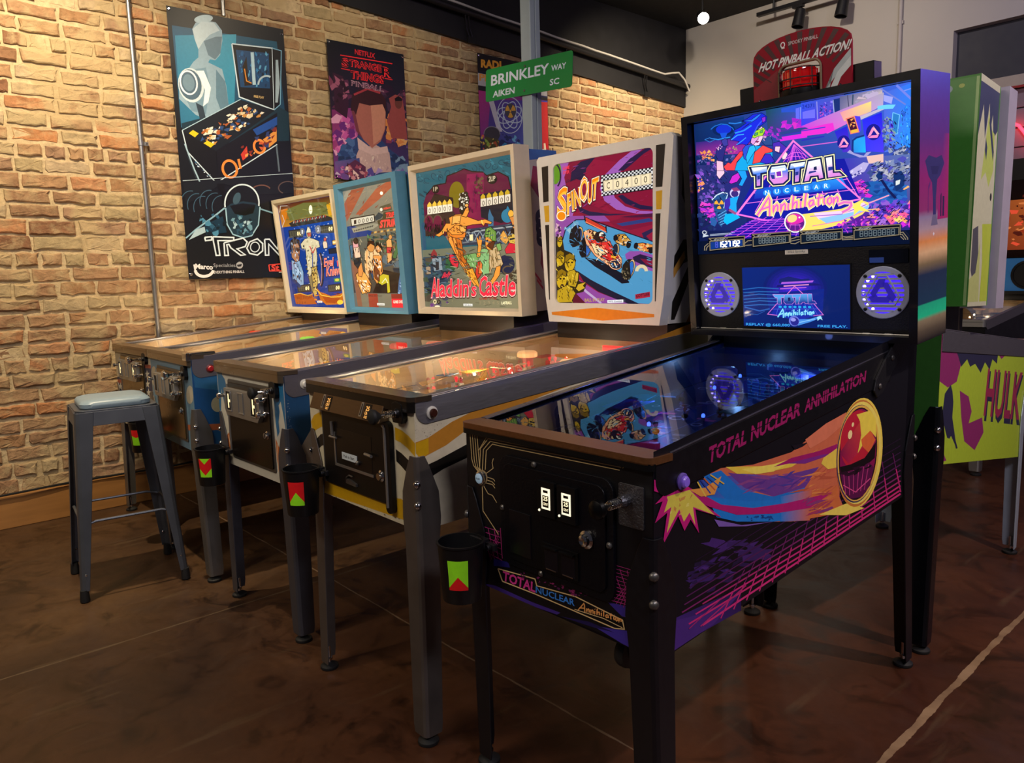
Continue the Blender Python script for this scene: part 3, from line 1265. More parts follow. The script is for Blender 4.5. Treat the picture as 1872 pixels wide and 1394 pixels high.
def button(root, x, y, z, nx, mat, ring):
 mb = MB()
 mb.lathe([(.017, 0), (.017, .003), (.0125, .006)], (x, y, z), (nx, 0, 0), 20, 0)
 mb.lathe([(.0115, .003), (.0115, .010), (.009, .013), (.001, .0135)], (x, y, z), (nx, 0, 0), 20, 1)
 mb.build('flipper_button', [ring, mat], root, smooth=True)


# ------------------------------------------------------------------ artwork: the black machine in front
def stroke_script(A, segs, w, c, em=None):
 for s in segs:
  A.line(s, w, c, em)


ANNI = [  # brush lettering, one list per pen stroke (x, y) in a 0..100 x 0..30 box, y down
 [2, 27, 8, 18, 14, 8, 18, 2, 19, 6, 18, 16, 17, 29], [6, 19, 12, 17, 18, 15],
 [23, 13, 22, 20, 22, 24, 24, 16, 27, 13, 28, 15, 27, 23], [32, 12, 31, 19, 31, 23, 33, 15, 36, 12, 37, 14, 36, 22],
 [41, 12, 40, 18, 40, 22], [42, 6, 42.5, 7], [48, 2, 46, 12, 45, 21], [45.5, 17, 48, 12, 51, 11, 51, 14, 50, 20],
 [56, 10, 55, 16, 55, 20], [57, 5, 57.5, 6], [63, 0, 61, 10, 60, 19],
 [71, 10, 67, 11, 65, 15, 66, 19, 69, 17, 71, 11, 71, 18], [79, 2, 77, 9, 76, 17, 77, 19], [74, 8, 78, 7.5, 82, 7],
 [84, 8, 83, 14, 84, 18], [85, 3, 85.5, 4], [91, 8, 88, 10, 87, 15, 89, 18, 92, 15, 92, 9, 90.5, 8],
 [95, 8, 94, 14, 94, 18, 96, 11, 99, 8, 100, 10, 99, 16]]


def anni(A, o, r, d, w, c, em=None, dx=0.0, dy=0.0):
 """place the brush lettering: o top-left, r width vector, d height vector"""
 for s in ANNI:
  pts = []
  for i in range(0, len(s), 2):
   u, v = s[i] / 100 + dx, s[i + 1] / 30 + dy
   pts.append((o[0] + r[0] * u + d[0] * v, o[1] + r[1] * u + d[1] * v))
  A.line(pts, w, c, em)


def trefoil(A, x, y, r, c, bg, sq=1.0):
 A.ell(x, y, r, r * sq, bg)
 for k in range(3):
  a = math.radians(-90 + 60 + 120 * k)
  p = []
  for t in (-30, -10, 10, 30):
   p.append((x + r * .9 * math.cos(a + math.radians(t)), y + r * .9 * sq * math.sin(a + math.radians(t))))
  for t in (30, -30):
   p.append((x + r * .25 * math.cos(a + math.radians(t)), y + r * .25 * sq * math.sin(a + math.radians(t))))
  A.poly(p, c)
 A.ell(x, y, r * .16, r * .16 * sq, c)


def art_tna_glass(A):
 A.crop(0, 0, 1)
 A.quad([(1279, 226), (1670, 150), (1670, 442), (1282, 463)], ['10265c', '3d63d8', '241a66', '0a1440'], 6)
 # upper left: storm sky, far blast cloud, burning skyline
 A.crop(1270, 150, .11475)
 A.quad([(100, 690), (860, 540), (860, 900), (100, 960)], ['0e2a5e', '123a80', '10307a', '0c2456'], 4)
 A.quad([(100, 940), (1000, 860), (1000, 1120), (100, 1150)], ['2a2476', '5a2a9a', 'b02a9c', '7a2a80'], 4)
 A.ell(540, 745, 175, 95, '0a2358', -6)
 A.ell(540, 740, 120, 75, '1530c8', -4)
 A.poly([480, 800, 600, 790, 560, 880, 510, 885], '1a50d0')
 A.line([340, 740, 400, 690, 500, 655, 600, 665, 680, 720, 720, 800], 14, '1d6ac8')
 A.line([330, 880, 450, 900, 640, 860], 16, '2a8ae0')
 A.line([240, 900, 320, 870, 400, 900, 320, 940, 240, 900], 10, '2f6fc0')
 A.line([620, 640, 720, 650, 820, 630], 18, '2a7ad8')
 A.scat([(110, 1120), (700, 1060), (700, 1390), (110, 1390)], 70, 26, ['38407e', '4a4f98', '27306a', '5b4aa8', '6a6fb8', '7a3aa0'], 3, 1.3, -20)
 A.scat([(170, 1080), (380, 1060), (380, 1230), (170, 1230)], 26, 30, ['e08a4a', 'c86a5a', 'f0b060', 'a04a70'], 5)
 A.scat([(560, 1020), (740, 1000), (740, 1120), (560, 1130)], 14, 26, ['e8a050', 'd0c040', '8a7a70', 'c04a90'], 6)
 # centre sky and towers
 A.quad([(1200, 440), (1830, 330), (1830, 760), (1230, 800)], ['1c4a56', '2a58c0', '5a2ab0', '2e3a70'], 5)
 A.poly([1440, 420, 1830, 340, 1830, 460, 1660, 490, 1640, 470, 1440, 480], '2a50c8')
 A.poly([1660, 420, 1720, 400, 1720, 590, 1660, 590], '5d6ae8')
 A.poly([1730, 400, 1830, 380, 1830, 580, 1730, 590], '8a9af0')
 A.scat([(1430, 620), (1830, 560), (1830, 720), (1430, 720)], 26, 55, ['b024c8', 'c82ad0', '9a24c0', 'd030c0'], 8, 1.8, -8)
 A.poly([1380, 870, 1830, 800, 1830, 870, 1420, 930], 'd42ad8')
 A.poly([1380, 800, 1700, 720, 1830, 715, 1830, 760, 1390, 850], '2c3f86')
 A.line([1380, 850, 1830, 765], 12, '3a2ab0')
 A.scat([(1180, 660), (1420, 760), (1420, 900), (1180, 860)], 22, 42, ['8a2ab8', 'a030c0', 'c02ac8', '3a3a90'], 9, 1.4, 30)
 # upper right: ruined office
 A.crop(1470, 120, .12195)
 A.quad([(0, 560), (620, 440), (620, 800), (0, 900)], ['3050e0', '4a55b0', '6a3ac0', '3a3ae0'], 4)
 A.text('24371', (15, 640), (190, 622), (0, -58), '1c2f9a', .01)
 A.poly([20, 690, 200, 650, 200, 780, 20, 790], '6a6af0')
 A.scat([(270, 560), (460, 540), (460, 760), (270, 760)], 46, 24, ['2a2a90', '4a3ac8', '6a5ad8', '8a7af0', '1a3a80', 'b04ac0'], 11)
 A.poly([470, 510, 560, 490, 560, 720, 470, 740], '1a2f70')
 A.line([228, 540, 240, 850], 14, '8a8ad8')
 A.line([462, 520, 478, 730], 12, 'a0b0d8')
 A.quad([(560, 470), (1170, 350), (1170, 420), (560, 690)], ['5a5f88', '8f88b0', 'c8b8b0', '6f6a98'], 4)
 A.line([670, 450, 690, 640], 14, '4a4a68')
 A.line([750, 440, 740, 590], 22, '40506a')
 A.scat([(800, 440), (1100, 380), (1060, 460), (800, 540)], 14, 46, ['c8b0c0', 'b8a8c8', '9a98b0'], 13, 2, -15)
 A.quad([(0, 900), (1190, 410), (1180, 600), (380, 1010)], ['c040d0', 'a8a0b8', 'b0a0c8', 'd84ac8'], 5)
 A.quad([(560, 700), (1010, 540), (1010, 690), (620, 830)], ['e090a0', 'f0d878', 'd8b890', 'e8a890'], 5)
 A.poly([0, 960, 300, 880, 460, 850, 480, 960, 330, 1010, 0, 1050], 'e030c8')
 A.line([0, 970, 350, 915], 16, '3a3ac0')
 A.line([0, 1110, 330, 1050], 20, '2a2ab0')
 A.line([0, 1200, 520, 1130], 14, 'd060c8')
 A.poly([850, 760, 1190, 620, 1190, 660, 860, 810], 'b8b0c8')
 A.quad([(880, 810), (1160, 700), (1190, 1290), (930, 1270)], ['2a2af0', '2020d8', '4a3af0', '3a3ae0'], 3)
 A.quad([(480, 980), (660, 900), (720, 1270), (600, 1290)], ['2a28c8', '2020d0', '5a2ac0', '4030c0'], 3)
 for cx, cy, r in ((1040, 990, 92), (610, 1140, 80)):
  A.ell(cx, cy, r * 1.15, r * 1.3, '1a1a8a', 10)
  A.poly([cx - r * .95, cy + r * .85, cx - r * .15, cy - r * .8, cx + r * .15, cy - r * .45, cx - r * .42, cy + r * .55], 'f08ac0')
  A.poly([cx, cy - r * .95, cx + r * .95, cy + r * .3, cx + r * .6, cy + r * .45, cx - r * .02, cy - r * .45], 'f8a8c0')
  A.poly([cx - r * .85, cy + r * .95, cx - r * .30, cy + r * .55, cx + r * .85, cy + r * .45, cx + r * .6, cy + r * .9], 'e880c0')
 A.quad([(740, 1090), (920, 1040), (930, 1290), (760, 1290)], ['2aa0e0', '2a90e8', '20b0f0', '2a80d8'], 3)
 A.line([735, 1290, 745, 1110, 800, 1070, 910, 1040], 26, '16307a')
 A.poly([640, 790, 770, 750, 840, 990, 710, 1020], 'f07a6a')
 A.poly([660, 800, 760, 770, 820, 980, 720, 1005], '3a1430')
 A.scat([(680, 810), (760, 790), (800, 920), (720, 940)], 14, 18, ['f8c060', 'f0a050', 'e87050'], 15)
 A.poly([712, 965, 812, 940, 820, 985, 722, 1006], 'f0b040')
 A.poly([770, 750, 850, 760, 865, 960, 840, 990], '4a3ae0')
 # blue ruined tower block at the right edge
 A.quad([(1190, 420), (1630, 260), (1630, 1200), (1200, 1290)], ['4a62d0', '2a7af0', '2090f8', '4a68d8'], 5)
 A.line([1150, 360, 1500, 590], 22, '6a7ad0')
 A.line([1370, 310, 1590, 520], 34, '6f7fe0')
 A.line([1480, 390, 1620, 345], 14, '7a90e8')
 A.poly([1190, 450, 1320, 480, 1300, 580, 1190, 540], '9aa0e8')
 A.poly([1100, 610, 1240, 590, 1360, 590, 1320, 650, 1100, 660], '6ac8f0')
 A.poly([1320, 700, 1420, 740, 1390, 1010, 1290, 1020], '2a78c0')
 A.line([1320, 705, 1415, 740, 1385, 1015, 1290, 1030, 1320, 705], 12, '6ab8f0')
 A.scat([(1440, 620), (1630, 600), (1630, 1180), (1420, 1200)], 42, 34, ['2a98f8', '3ab0ff', '1f6fe0', '60c0f8', '2a58c8'], 17, .5)
 A.scat([(1180, 820), (1300, 760), (1400, 1290), (1190, 1290)], 60, 40, ['5a6a9a', '6a7ab0', '8a98b0', '3a4a90', '7a9a98', '4a3ad0'], 18)
 A.scat([(1350, 1280), (1630, 1150), (1630, 1390), (1300, 1390)], 34, 55, ['9aa0b8', '6a78a8', '3a4a78', 'b8b8c0', '2a3a70'], 19, 1.6, -35)
 A.poly([660, 1290, 700, 1250, 760, 1300, 900, 1340, 940, 1290, 1010, 1280, 900, 1390, 740, 1320], '9a98d0')
 # lower right: rubble, wreck, fire, raiders
 A.crop(1470, 280, .1363)
 A.quad([(560, 60), (1450, 0), (1450, 990), (640, 960)], ['3a3ab0', '5a70a8', '3a1a80', '5a1a90'], 5)
 A.poly([840, 30, 1060, 0, 1060, 110, 870, 130], 'e0b8b0')
 A.poly([600, 240, 800, 110, 880, 120, 820, 230, 650, 330], 'b0a8d8')
 A.scat([(620, 250), (800, 160), (800, 250), (660, 330)], 18, 20, ['2a2a78', '3a3a90', 'd0c8f0'], 21)
 A.scat([(900, 120), (1440, 40), (1440, 350), (900, 370)], 90, 44, ['7a88b0', '5a68a0', '9aa4b8', '3a4a88', '8a90a0', '4a4ab0', 'b0b0c0'], 22, 1.5, -30)
 A.poly([700, 400, 860, 370, 1060, 350, 1360, 430, 1370, 600, 1160, 690, 900, 650, 700, 540], '1f5aa8')
 A.scat([(720, 420), (1340, 380), (1340, 640), (740, 560)], 36, 46, ['1a4a98', '2a68b8', '163a80', '2a50a0'], 23, 1.8, -10)
 A.poly([960, 290, 1000, 235, 1050, 230, 1050, 320, 1000, 350], '12306a')
 A.line([1040, 350, 1130, 490, 1220, 590], 34, '141a50')
 A.poly([1190, 270, 1290, 220, 1340, 300, 1330, 420, 1230, 500, 1190, 400], '14306a')
 A.poly([1220, 360, 1280, 340, 1270, 400, 1220, 420], 'd0d8d8')
 A.poly([1310, 470, 1380, 420, 1400, 440, 1330, 480], 'f0b070')
 A.scat([(690, 380), (800, 360), (860, 560), (700, 560)], 40, 36, ['d02ac8', 'e848b0', 'a82ad0', 'f07ab8', '6a2ab8'], 24, 1.8, -15)
 A.scat([(800, 640), (1440, 600), (1440, 760), (820, 760)], 46, 42, ['2a4ab0', '3a2a98', '6a4ac8', '4a68c0', '8a5ac8'], 25, 1.8, -25)
 A.scat([(900, 760), (1450, 600), (1450, 960), (800, 970)], 84, 44, ['d02ad8', 'f04ac0', '8a2ac0', '5a3ac8', 'a06ad0', '3a2a90', 'f08a90'], 26, 1.7, -28)
 A.scat([(1100, 830), (1340, 800), (1350, 930), (1150, 900)], 26, 32, ['f8a060', 'f8d070', 'f070a0', 'e85a90'], 27, 2, 20)
 A.line([850, 665, 1135, 550], 16, 'f09ab8')
 A.line([750, 755, 980, 735], 12, 'f8c070')
 # lower left: wreckage, bomb, kneeling figure
 A.crop(1270, 300, .12195)
 A.quad([(105, 0), (880, 0), (800, 980), (105, 1000)], ['2a2f70', '2a2a80', '152a68', '1a1a58'], 5)
 A.scat([(110, 10), (560, 10), (500, 520), (110, 560)], 110, 34, ['3a3a88', '2a2a70', '5a4aa0', '24245c', '7a4ac0', '1f2f6a', '8a58c8'], 31, 1.4, 40)
 A.scat([(110, 180), (190, 180), (190, 470), (110, 470)], 12, 30, ['f09060', 'd04ab0', 'f0b070'], 32)
 A.scat([(120, 580), (420, 560), (420, 860), (160, 860)], 60, 40, ['b02ad0', 'd838c8', 'e048c0', '7a2ab8', '2a2a78'], 33, 2.2, -4)
 A.scat([(110, 720), (200, 720), (420, 980), (110, 980)], 20, 50, ['1a2a5a', '24366e', '162050'], 34)
 A.poly([330, 480, 420, 430, 540, 440, 560, 600, 440, 940, 390, 880, 330, 660], '24508a')
 A.line([310, 525, 380, 450, 470, 410, 545, 425], 16, 'c8e0f0')
 A.line([545, 440, 500, 560, 480, 650], 12, 'b8d8f0')
 trefoil(A, 412, 588, 78, 'f0a838', '1f3a70', 1.05)
 for k in range(5):
  A.line([390 + 8 * k, 760 + 36 * k, 520 + 2 * k, 680 + 44 * k], 8, '6ab8f0')
 A.poly([270, 800, 340, 780, 380, 860, 340, 930, 280, 900], '2a5aa0')
 A.poly([570, 370, 640, 310, 740, 320, 780, 460, 640, 500, 580, 450], '2a2a80')
 A.ell(655, 420, 78, 74, 'c8c0e8')
 A.ell(650, 430, 54, 50, '3a2a78')
 A.poly([600, 350, 680, 330, 730, 380, 640, 395], '8a3a70')
 A.poly([560, 500, 720, 460, 780, 500, 760, 640, 660, 730, 560, 660], '1fa0e8')
 A.poly([500, 740, 660, 720, 720, 790, 520, 900, 470, 850], '10b0f8')
 A.line([560, 670, 660, 735], 40, '9a4a80')
 A.poly([500, 520, 580, 480, 580, 600, 530, 700, 490, 640], '3a2aa8')
 D = ['0c1038', '12123e', '1a1048']
 A.scat([(110, 10), (560, 10), (500, 520), (110, 560)], 70, 7, D, 61, 4, 40)
 A.scat([(120, 580), (420, 560), (420, 860), (160, 860)], 40, 7, D, 62, 5, -4)
 A.crop(1470, 280, .1363)
 A.scat([(900, 120), (1440, 40), (1440, 350), (900, 370)], 80, 8, D, 63, 4, -30)
 A.scat([(900, 700), (1450, 600), (1450, 960), (800, 970)], 110, 8, D, 64, 4, -28)
 A.scat([(690, 380), (860, 360), (860, 560), (700, 560)], 30, 7, D, 65, 4, -15)
 A.crop(1470, 120, .12195)
 A.scat([(1180, 820), (1300, 760), (1620, 1250), (1190, 1290)], 70, 8, D, 66, 4, 60)
 A.scat([(1440, 620), (1630, 600), (1630, 1180), (1420, 1200)], 30, 6, D, 67, 5, 85)
 A.crop(1270, 300, .12195)
 # standing figure with wind-blown blue hair and green visor
 A.ink = ('0c0a38', 7)
 A.poly([690, 0, 800, 0, 870, 280, 820, 330, 710, 300, 760, 200, 680, 60], '1f98e8')
 A.poly([400, 0, 500, 0, 510, 120, 430, 210, 390, 150], 'e8c0d8')
 A.poly([500, 0, 620, 0, 600, 60, 560, 75, 510, 50], 'f03848')
 A.poly([570, 260, 620, 160, 710, 110, 740, 180, 690, 250, 600, 280], 'c82ac8')
 A.crop(1270, 150, .11475)
 A.poly([880, 1090, 960, 960, 1060, 1000, 1150, 1000, 1300, 1100, 1290, 1290, 1000, 1394, 700, 1394, 720, 1290], '18a0e0')
 A.poly([1020, 1100, 1150, 990, 1300, 1060, 1290, 1100, 1180, 1120, 1100, 1260, 980, 1290], 'f04848')
 A.poly([1100, 1260, 1180, 1130, 1260, 1130, 1330, 1250, 1200, 1290], '3a2ac0')
 A.poly([640, 1280, 790, 1090, 840, 1080, 830, 1160, 740, 1250, 700, 1390, 560, 1390, 530, 1330, 600, 1260], 'f04048')
 A.poly([880, 990, 1000, 970, 1000, 1120, 900, 1240, 850, 1200, 830, 1060], '2a50d0')
 A.poly([940, 1010, 1010, 985, 1040, 1060, 960, 1180, 900, 1280, 880, 1180], '2ab0e8')
 A.poly([1140, 870, 1270, 840, 1300, 930, 1300, 990, 1180, 990, 1130, 930], '2a4a88')
 A.poly([1300, 960, 1400, 930, 1520, 1030, 1560, 1080, 1500, 1110, 1380, 1120, 1310, 1060], '4a2ab0')
 A.poly([1340, 1010, 1420, 1010, 1400, 1110, 1330, 1080], 'f0c0d8')
 A.poly([1440, 1180, 1500, 1090, 1530, 1130, 1530, 1200, 1450, 1220], 'f8d0d8')
 A.scat([(1150, 850), (1270, 830), (1270, 900), (1160, 910)], 8, 24, ['7a6ab0', '2a2a70', 'c090c0'], 41)
 A.poly([430, 1050, 520, 970, 600, 960, 560, 1080, 520, 1240, 450, 1240, 410, 1140], '2a2a78')
 A.poly([420, 1230, 520, 1250, 530, 1394, 420, 1394], 'e8b8d0')
 A.poly([500, 920, 560, 880, 600, 900, 610, 990, 540, 1010], '3a3a98')
 A.scat([(420, 1010), (520, 980), (520, 1060), (430, 1080)], 7, 24, ['e8b0d8', 'b080d0'], 42)
 A.poly([950, 880, 1060, 760, 1140, 690, 1170, 760, 1150, 880, 1090, 990, 1030, 1000, 960, 960], 'f0c0e0')
 A.poly([980, 850, 1080, 760, 1090, 870, 1000, 990, 960, 950], 'd898d8')
 A.poly([1030, 935, 1060, 925, 1090, 932, 1065, 950], 'a81a60')
 A.line([1075, 880, 1085, 905, 1065, 910], 5, 'a04aa0')
 A.poly([975, 860, 1050, 760, 1110, 740, 1170, 710, 1190, 760, 1150, 840, 1080, 850, 1020, 880], 'a0d830')
 A.poly([1030, 800, 1080, 790, 1070, 830, 1020, 840], '4aa860')
 A.poly([1110, 770, 1160, 740, 1150, 790, 1110, 800], '58b058')
 A.poly([830, 610, 920, 570, 1000, 510, 1140, 485, 1220, 540, 1210, 620, 1130, 680, 1080, 700, 1000, 830, 960, 920, 900, 990, 830, 970, 740, 990, 780, 930, 650, 910, 730, 790, 700, 760, 800, 710, 900, 640], '1c2ad8')
 A.poly([830, 610, 980, 590, 1090, 510, 1140, 500, 1060, 580, 940, 660, 760, 790, 900, 680, 980, 620], '2a7af0')
 A.line([720, 800, 860, 760, 980, 680], 22, '2a8af0')
 A.line([660, 905, 760, 830, 860, 820], 16, '3aa0f0')
 A.line([740, 985, 830, 920, 890, 870], 14, '3a90f0')
 A.line([1000, 830, 1080, 680, 1150, 600], 16, '3a5af0')
 A.poly([1140, 560, 1200, 540, 1200, 610, 1150, 640], '8a2ad0')
 # neon pyramid and grid
 A.ink = None
 A.crop(0, 0, 1)
 A.poly([1378, 304, 1546, 288, 1575, 362, 1560, 378, 1425, 405, 1353, 390], '151a9a')
 A.poly([1352, 392, 1398, 300, 1384, 300, 1362, 340, 1352, 370], '1a2a78')
 A.poly([1457, 257, 1497, 302, 1440, 312, 1437, 298], '3a1aa8')
 for k in range(8):
  t = k / 7
  x0 = 1398 + 142 * t
  A.line([x0, 332 - 26 * t, 1354 + 220 * t, 390 - 26 * t], 1.3, 'f078d8')
 for t in (.33, .66):
  A.line([1398 - 44 * t, 332 + 58 * t, 1540 + 38 * t, 306 + 58 * t], 1.3, 'e070d8')
 A.quad([(1388, 343), (1542, 324), (1552, 342), (1384, 362)], ['1a50c8', '2a90f0', '1a60d0', '1a2ab0'], 4)
 A.line([1352, 390, 1456, 256, 1575, 362], 3.2, 'f87ad0')
 A.line([1352, 390, 1380, 396, 1395, 400, 1428, 404], 3.0, 'f070d8')
 A.line([1545, 368, 1575, 362], 3.0, 'f070d8')
 for k in range(6):
  A.line([1457, 264 + 3 * k, 1446 + 0 * k, 302], .8, 'd050d8')
  A.line([1457, 262, 1440 + 11 * k, 309 - 2 * k], .9, 'e060d8')
 A.arc(1460, 296, 22, 12, 1.0, 'e868e0', 180, 360)
 A.arc(1462, 286, 16, 9, 1.0, 'e868e0', 180, 360)
 # floor grid towards the viewer
 A.poly([1375, 402, 1440, 402, 1540, 404, 1555, 422, 1400, 440, 1295, 450, 1340, 425], '20129a')
 for k in range(12):
  A.line([1392 + 14 * k, 396 - .4 * k, 1305 + 25 * k, 446 - 1.6 * k], 1.0, 'd84ad8' if k % 3 else 'b060f0')
 for k in range(9):
  t = (k / 8) ** 1.4
  A.line([1378 - 72 * t, 402 + 40 * t, 1545 + 30 * t, 392 + 34 * t], .9, 'b848e0')
 # comet trail and ball
 A.poly([1470, 390, 1500, 386, 1540, 380, 1560, 372, 1575, 364, 1588, 368, 1590, 376, 1578, 390, 1556, 402, 1524, 413, 1494, 420, 1470, 420], 'f8d868')
 A.poly([1490, 388, 1545, 383, 1580, 368, 1588, 376, 1560, 395, 1500, 400], 'e8c8e8')
 A.poly([1500, 398, 1560, 386, 1590, 372, 1588, 380, 1555, 398, 1515, 408], '8ac0f0')
 A.line([1484, 394, 1540, 390, 1585, 372], 1.6, 'a060c8')
 A.line([1488, 412, 1540, 402, 1586, 382], 1.4, 'f07ab0')
 A.poly([1557, 366, 1566, 372, 1580, 360, 1574, 374, 1592, 386, 1572, 383, 1562, 392, 1563, 380, 1554, 375], 'f8e060')
 A.scat([(1530, 402), (1590, 392), (1588, 416), (1534, 420)], 40, 4, ['d840c8', 'f060b8', '8a2ab8', '5a2aa0'], 51)
 A.ell(1457, 405, 19.5, 19.5, 'f8f0e8')
 A.ell(1457, 405, 17.0, 17.2, '1a2a60')
 A.ell(1457, 405, 16.0, 16.2, 'd82aa8')
 A.ell(1452, 398, 9, 7, 'f8d080', -20)
 A.poly([1441, 404, 1450, 409, 1462, 408, 1473, 403, 1472, 412, 1462, 420, 1450, 420, 1442, 413], '5a1a80')
 A.line([1446, 410, 1468, 410], 1.2, 'd858d0')
 A.line([1450, 408, 1447, 418], .8, 'd858d0')
 A.line([1457, 408, 1457, 421], .8, 'd858d0')
 A.line([1464, 408, 1467, 418], .8, 'd858d0')
 A.ell(1465, 396, 1.6, 1.6, 'ffffff')
 # TOTAL, chrome block letters with a cream edge
 A.crop(1230, 110, .3801)
 T = [[383, 508, 480, 500, 478, 540, 447, 545, 444, 606, 412, 610, 412, 552, 398, 552],
         [488, 500, 560, 492, 576, 520, 574, 570, 548, 594, 496, 598, 474, 572, 474, 528],
         [574, 488, 660, 476, 652, 514, 632, 518, 626, 584, 592, 590, 594, 522, 566, 526],
         [660, 474, 726, 462, 742, 566, 706, 574, 704, 556, 678, 560, 672, 580, 634, 586],
         [738, 460, 782, 452, 786, 530, 812, 528, 838, 552, 748, 566]]
 for t in T:
  A.line(t, 15, '101a38', None, True)
  A.line(t, 9, 'f8f0b8', None, True)
  A.poly(t, '16204a')
 I = [[396, 512, 470, 506, 468, 532, 438, 538, 436, 598, 420, 600, 420, 544, 405, 544],
         [493, 508, 555, 500, 568, 524, 566, 566, 544, 586, 500, 590, 482, 568, 482, 532],
         [582, 494, 650, 484, 645, 508, 624, 511, 618, 577, 600, 581, 602, 515, 576, 519],
         [665, 482, 719, 471, 733, 560, 714, 565, 711, 548, 672, 552, 665, 574, 644, 578],
         [746, 466, 774, 460, 778, 538, 808, 536, 822, 549, 756, 559]]
 for t in I:
  ys = t[1::2]
  lo, hi = min(ys), max(ys)
  cs = []
  for y in ys:
   f = (y - lo) / (hi - lo)
   cs.append('e8f4ff' if f < .2 else ('3a78e0' if f < .5 else ('c8d0f8' if f < .62 else 'd888d8')))
  A.poly(t, cs)
 A.poly([508, 526, 540, 522, 542, 556, 510, 560], 'f0f0d0')
 A.poly([513, 531, 535, 528, 537, 551, 515, 554], '7a2ab0')
 A.poly([690, 506, 702, 504, 704, 522, 688, 524], '16204a')
 for p in ([400, 516, 466, 510, 440, 522, 408, 530], [490, 520, 552, 512, 560, 524, 486, 536], [590, 500, 644, 492, 640, 502, 600, 510], [672, 500, 716, 490, 718, 500, 672, 514], [752, 480, 770, 476, 770, 496, 752, 504]):
  A.poly(p, 'f4faff')
 for p in ([424, 552, 436, 548, 436, 566, 424, 570], [486, 546, 504, 548, 506, 566, 492, 566], [603, 532, 618, 530, 617, 546, 602, 550], [668, 530, 700, 526, 700, 532, 664, 542], [756, 510, 778, 506, 778, 522, 757, 528]):
  A.poly(p, '24348a')
 # NUCLEAR
 for i, ch in enumerate('NUCLEAR'):
  x = 458 + 46.5 * i
  y = 642 - 5.4 * i
  A.ell(x + 10, y - 9, 19, 15, '2a90f0', -8)
  A.text(ch, (x, y), (x + 19, y - 2), (0, -21), 'eaf8ff', .01)
 # Annihilation brush script with cream edge
 o, r, d = (403, 655), (396, -30), (8, 100)
 anni(A, o, r, d, 27, 'f8e8c0')
 anni(A, o, r, d, 20, 'f8d070')
 anni(A, o, r, d, 10, 'f088c8')
 anni(A, o, r, d, 5, 'e060b8', None, 0, .01)
 A.line([800, 690, 830, 678, 862, 680, 864, 694, 850, 712, 820, 728], 20, 'f0c8b0')
 A.line([800, 690, 830, 678, 862, 680, 864, 694, 850, 712, 820, 728], 11, 'e070c0')
 # maker's mark and small print
 A.crop(1270, 300, .12195)
 A.arc(188, 1020, 28, 26, 10, 'd8e0e8')
 A.poly([170, 1050, 240, 1060, 250, 1075, 160, 1095], 'c0ccd8')
 A.line([270, 1050, 640, 1022], 8, 'aab8d0')
 A.line([270, 1068, 600, 1044], 8, 'aab8d0')
 # dark strip with four score panels and circuit tracks
 A.crop(0, 0, 1)
 A.poly([1280, 441, 1670, 418, 1670, 444, 1280, 466], '06102a')
 A.scat([(1300, 434), (1660, 412), (1660, 420), (1300, 444)], 0, 2, ['06102a'])


def art_score_panels(A):
 A.crop(1230, 110, .3801)
 G = 'b8a888'
 for k, (x, y, w, s) in enumerate(((190, 868, 170, 10), (398, 848, 182, 10), (626, 832, 200, 11), (878, 812, 220, 12))):
  dx, dy = w, -w * .07
  h = 56
  A.poly([x - 4, y - 16, x + dx + 4, y - 16 + dy, x + dx + 4, y + h - 12 + dy, x - 4, y + h], '0a1020')
  A.line([x, y - 12, x + dx, y - 12 + dy, x + dx, y + h - 16 + dy], 4, G)
  A.line([x, y - 12, x + 14, y - 2], 4, G)
  A.line([x + 4, y + 2, x + dx - 6, y + 2 + dy, x + dx - 6, y + h - 18 + dy, x + 4, y + h - 10, x + 4, y + 2], 4, G)
  A.text('PLAYER %d' % (k + 1), (x + 16, y - 1), (x + 76, y - 5), (2, -9), 'e0e4e8', .02, 2)
  A.poly([x + 8, y + 6, x + dx - 10, y + 6 + dy, x + dx - 10, y + h - 22 + dy, x + 8, y + h - 15], '16263a' if k else '1c4ab0')
  digs = '8' * 8 if k else '81527192'
  bw = (dx - 50) / 8.0
  for i, ch in enumerate(digs):
   xx = x + 32 + bw * i
   yy = y + h - 22 - (xx - x) * .07
   hh = -(h - 30)
   seg = {'8': 'abcdefg', '1': 'bc', '5': 'afgcd', '2': 'abged', '7': 'abc', '9': 'abcdfg'}[ch]
   c, e = ('8fa0a8', .55)
   if not k:
    c, e = ('f4faff', 2.5) if i else ('4a58d0', 1)
   q = {'a': (0, 1, 1, 1), 'b': (1, 1, 1, .5), 'c': (1, .5, 1, 0), 'd': (0, 0, 1, 0), 'e': (0, 0, 0, .5), 'f': (0, .5, 0, 1), 'g': (0, .5, 1, .5)}
   for sg in seg:
    a, b, e0, e1 = q[sg]
    W = bw * .62
    A.line([xx + W * a, yy + hh * b - W * a * .07, xx + W * e0, yy + hh * e1 - W * e0 * .07], 3.0 if k else 4.6, c, e)
 for p in ([170, 915, 172, 895, 190, 880], [178, 915, 182, 900, 192, 890], [362, 880, 380, 866, 398, 864], [362, 890, 398, 886], [580, 858, 600, 852, 612, 846, 626, 846],
              [580, 868, 626, 858], [582, 878, 604, 880, 626, 868], [826, 842, 846, 846, 878, 840], [826, 852, 878, 848], [826, 860, 878, 856],
              [1100, 824, 1112, 822, 1134, 850, 1134, 858], [1100, 834, 1108, 832, 1126, 858], [1100, 842, 1116, 858]):
  A.line(p, 4, G)


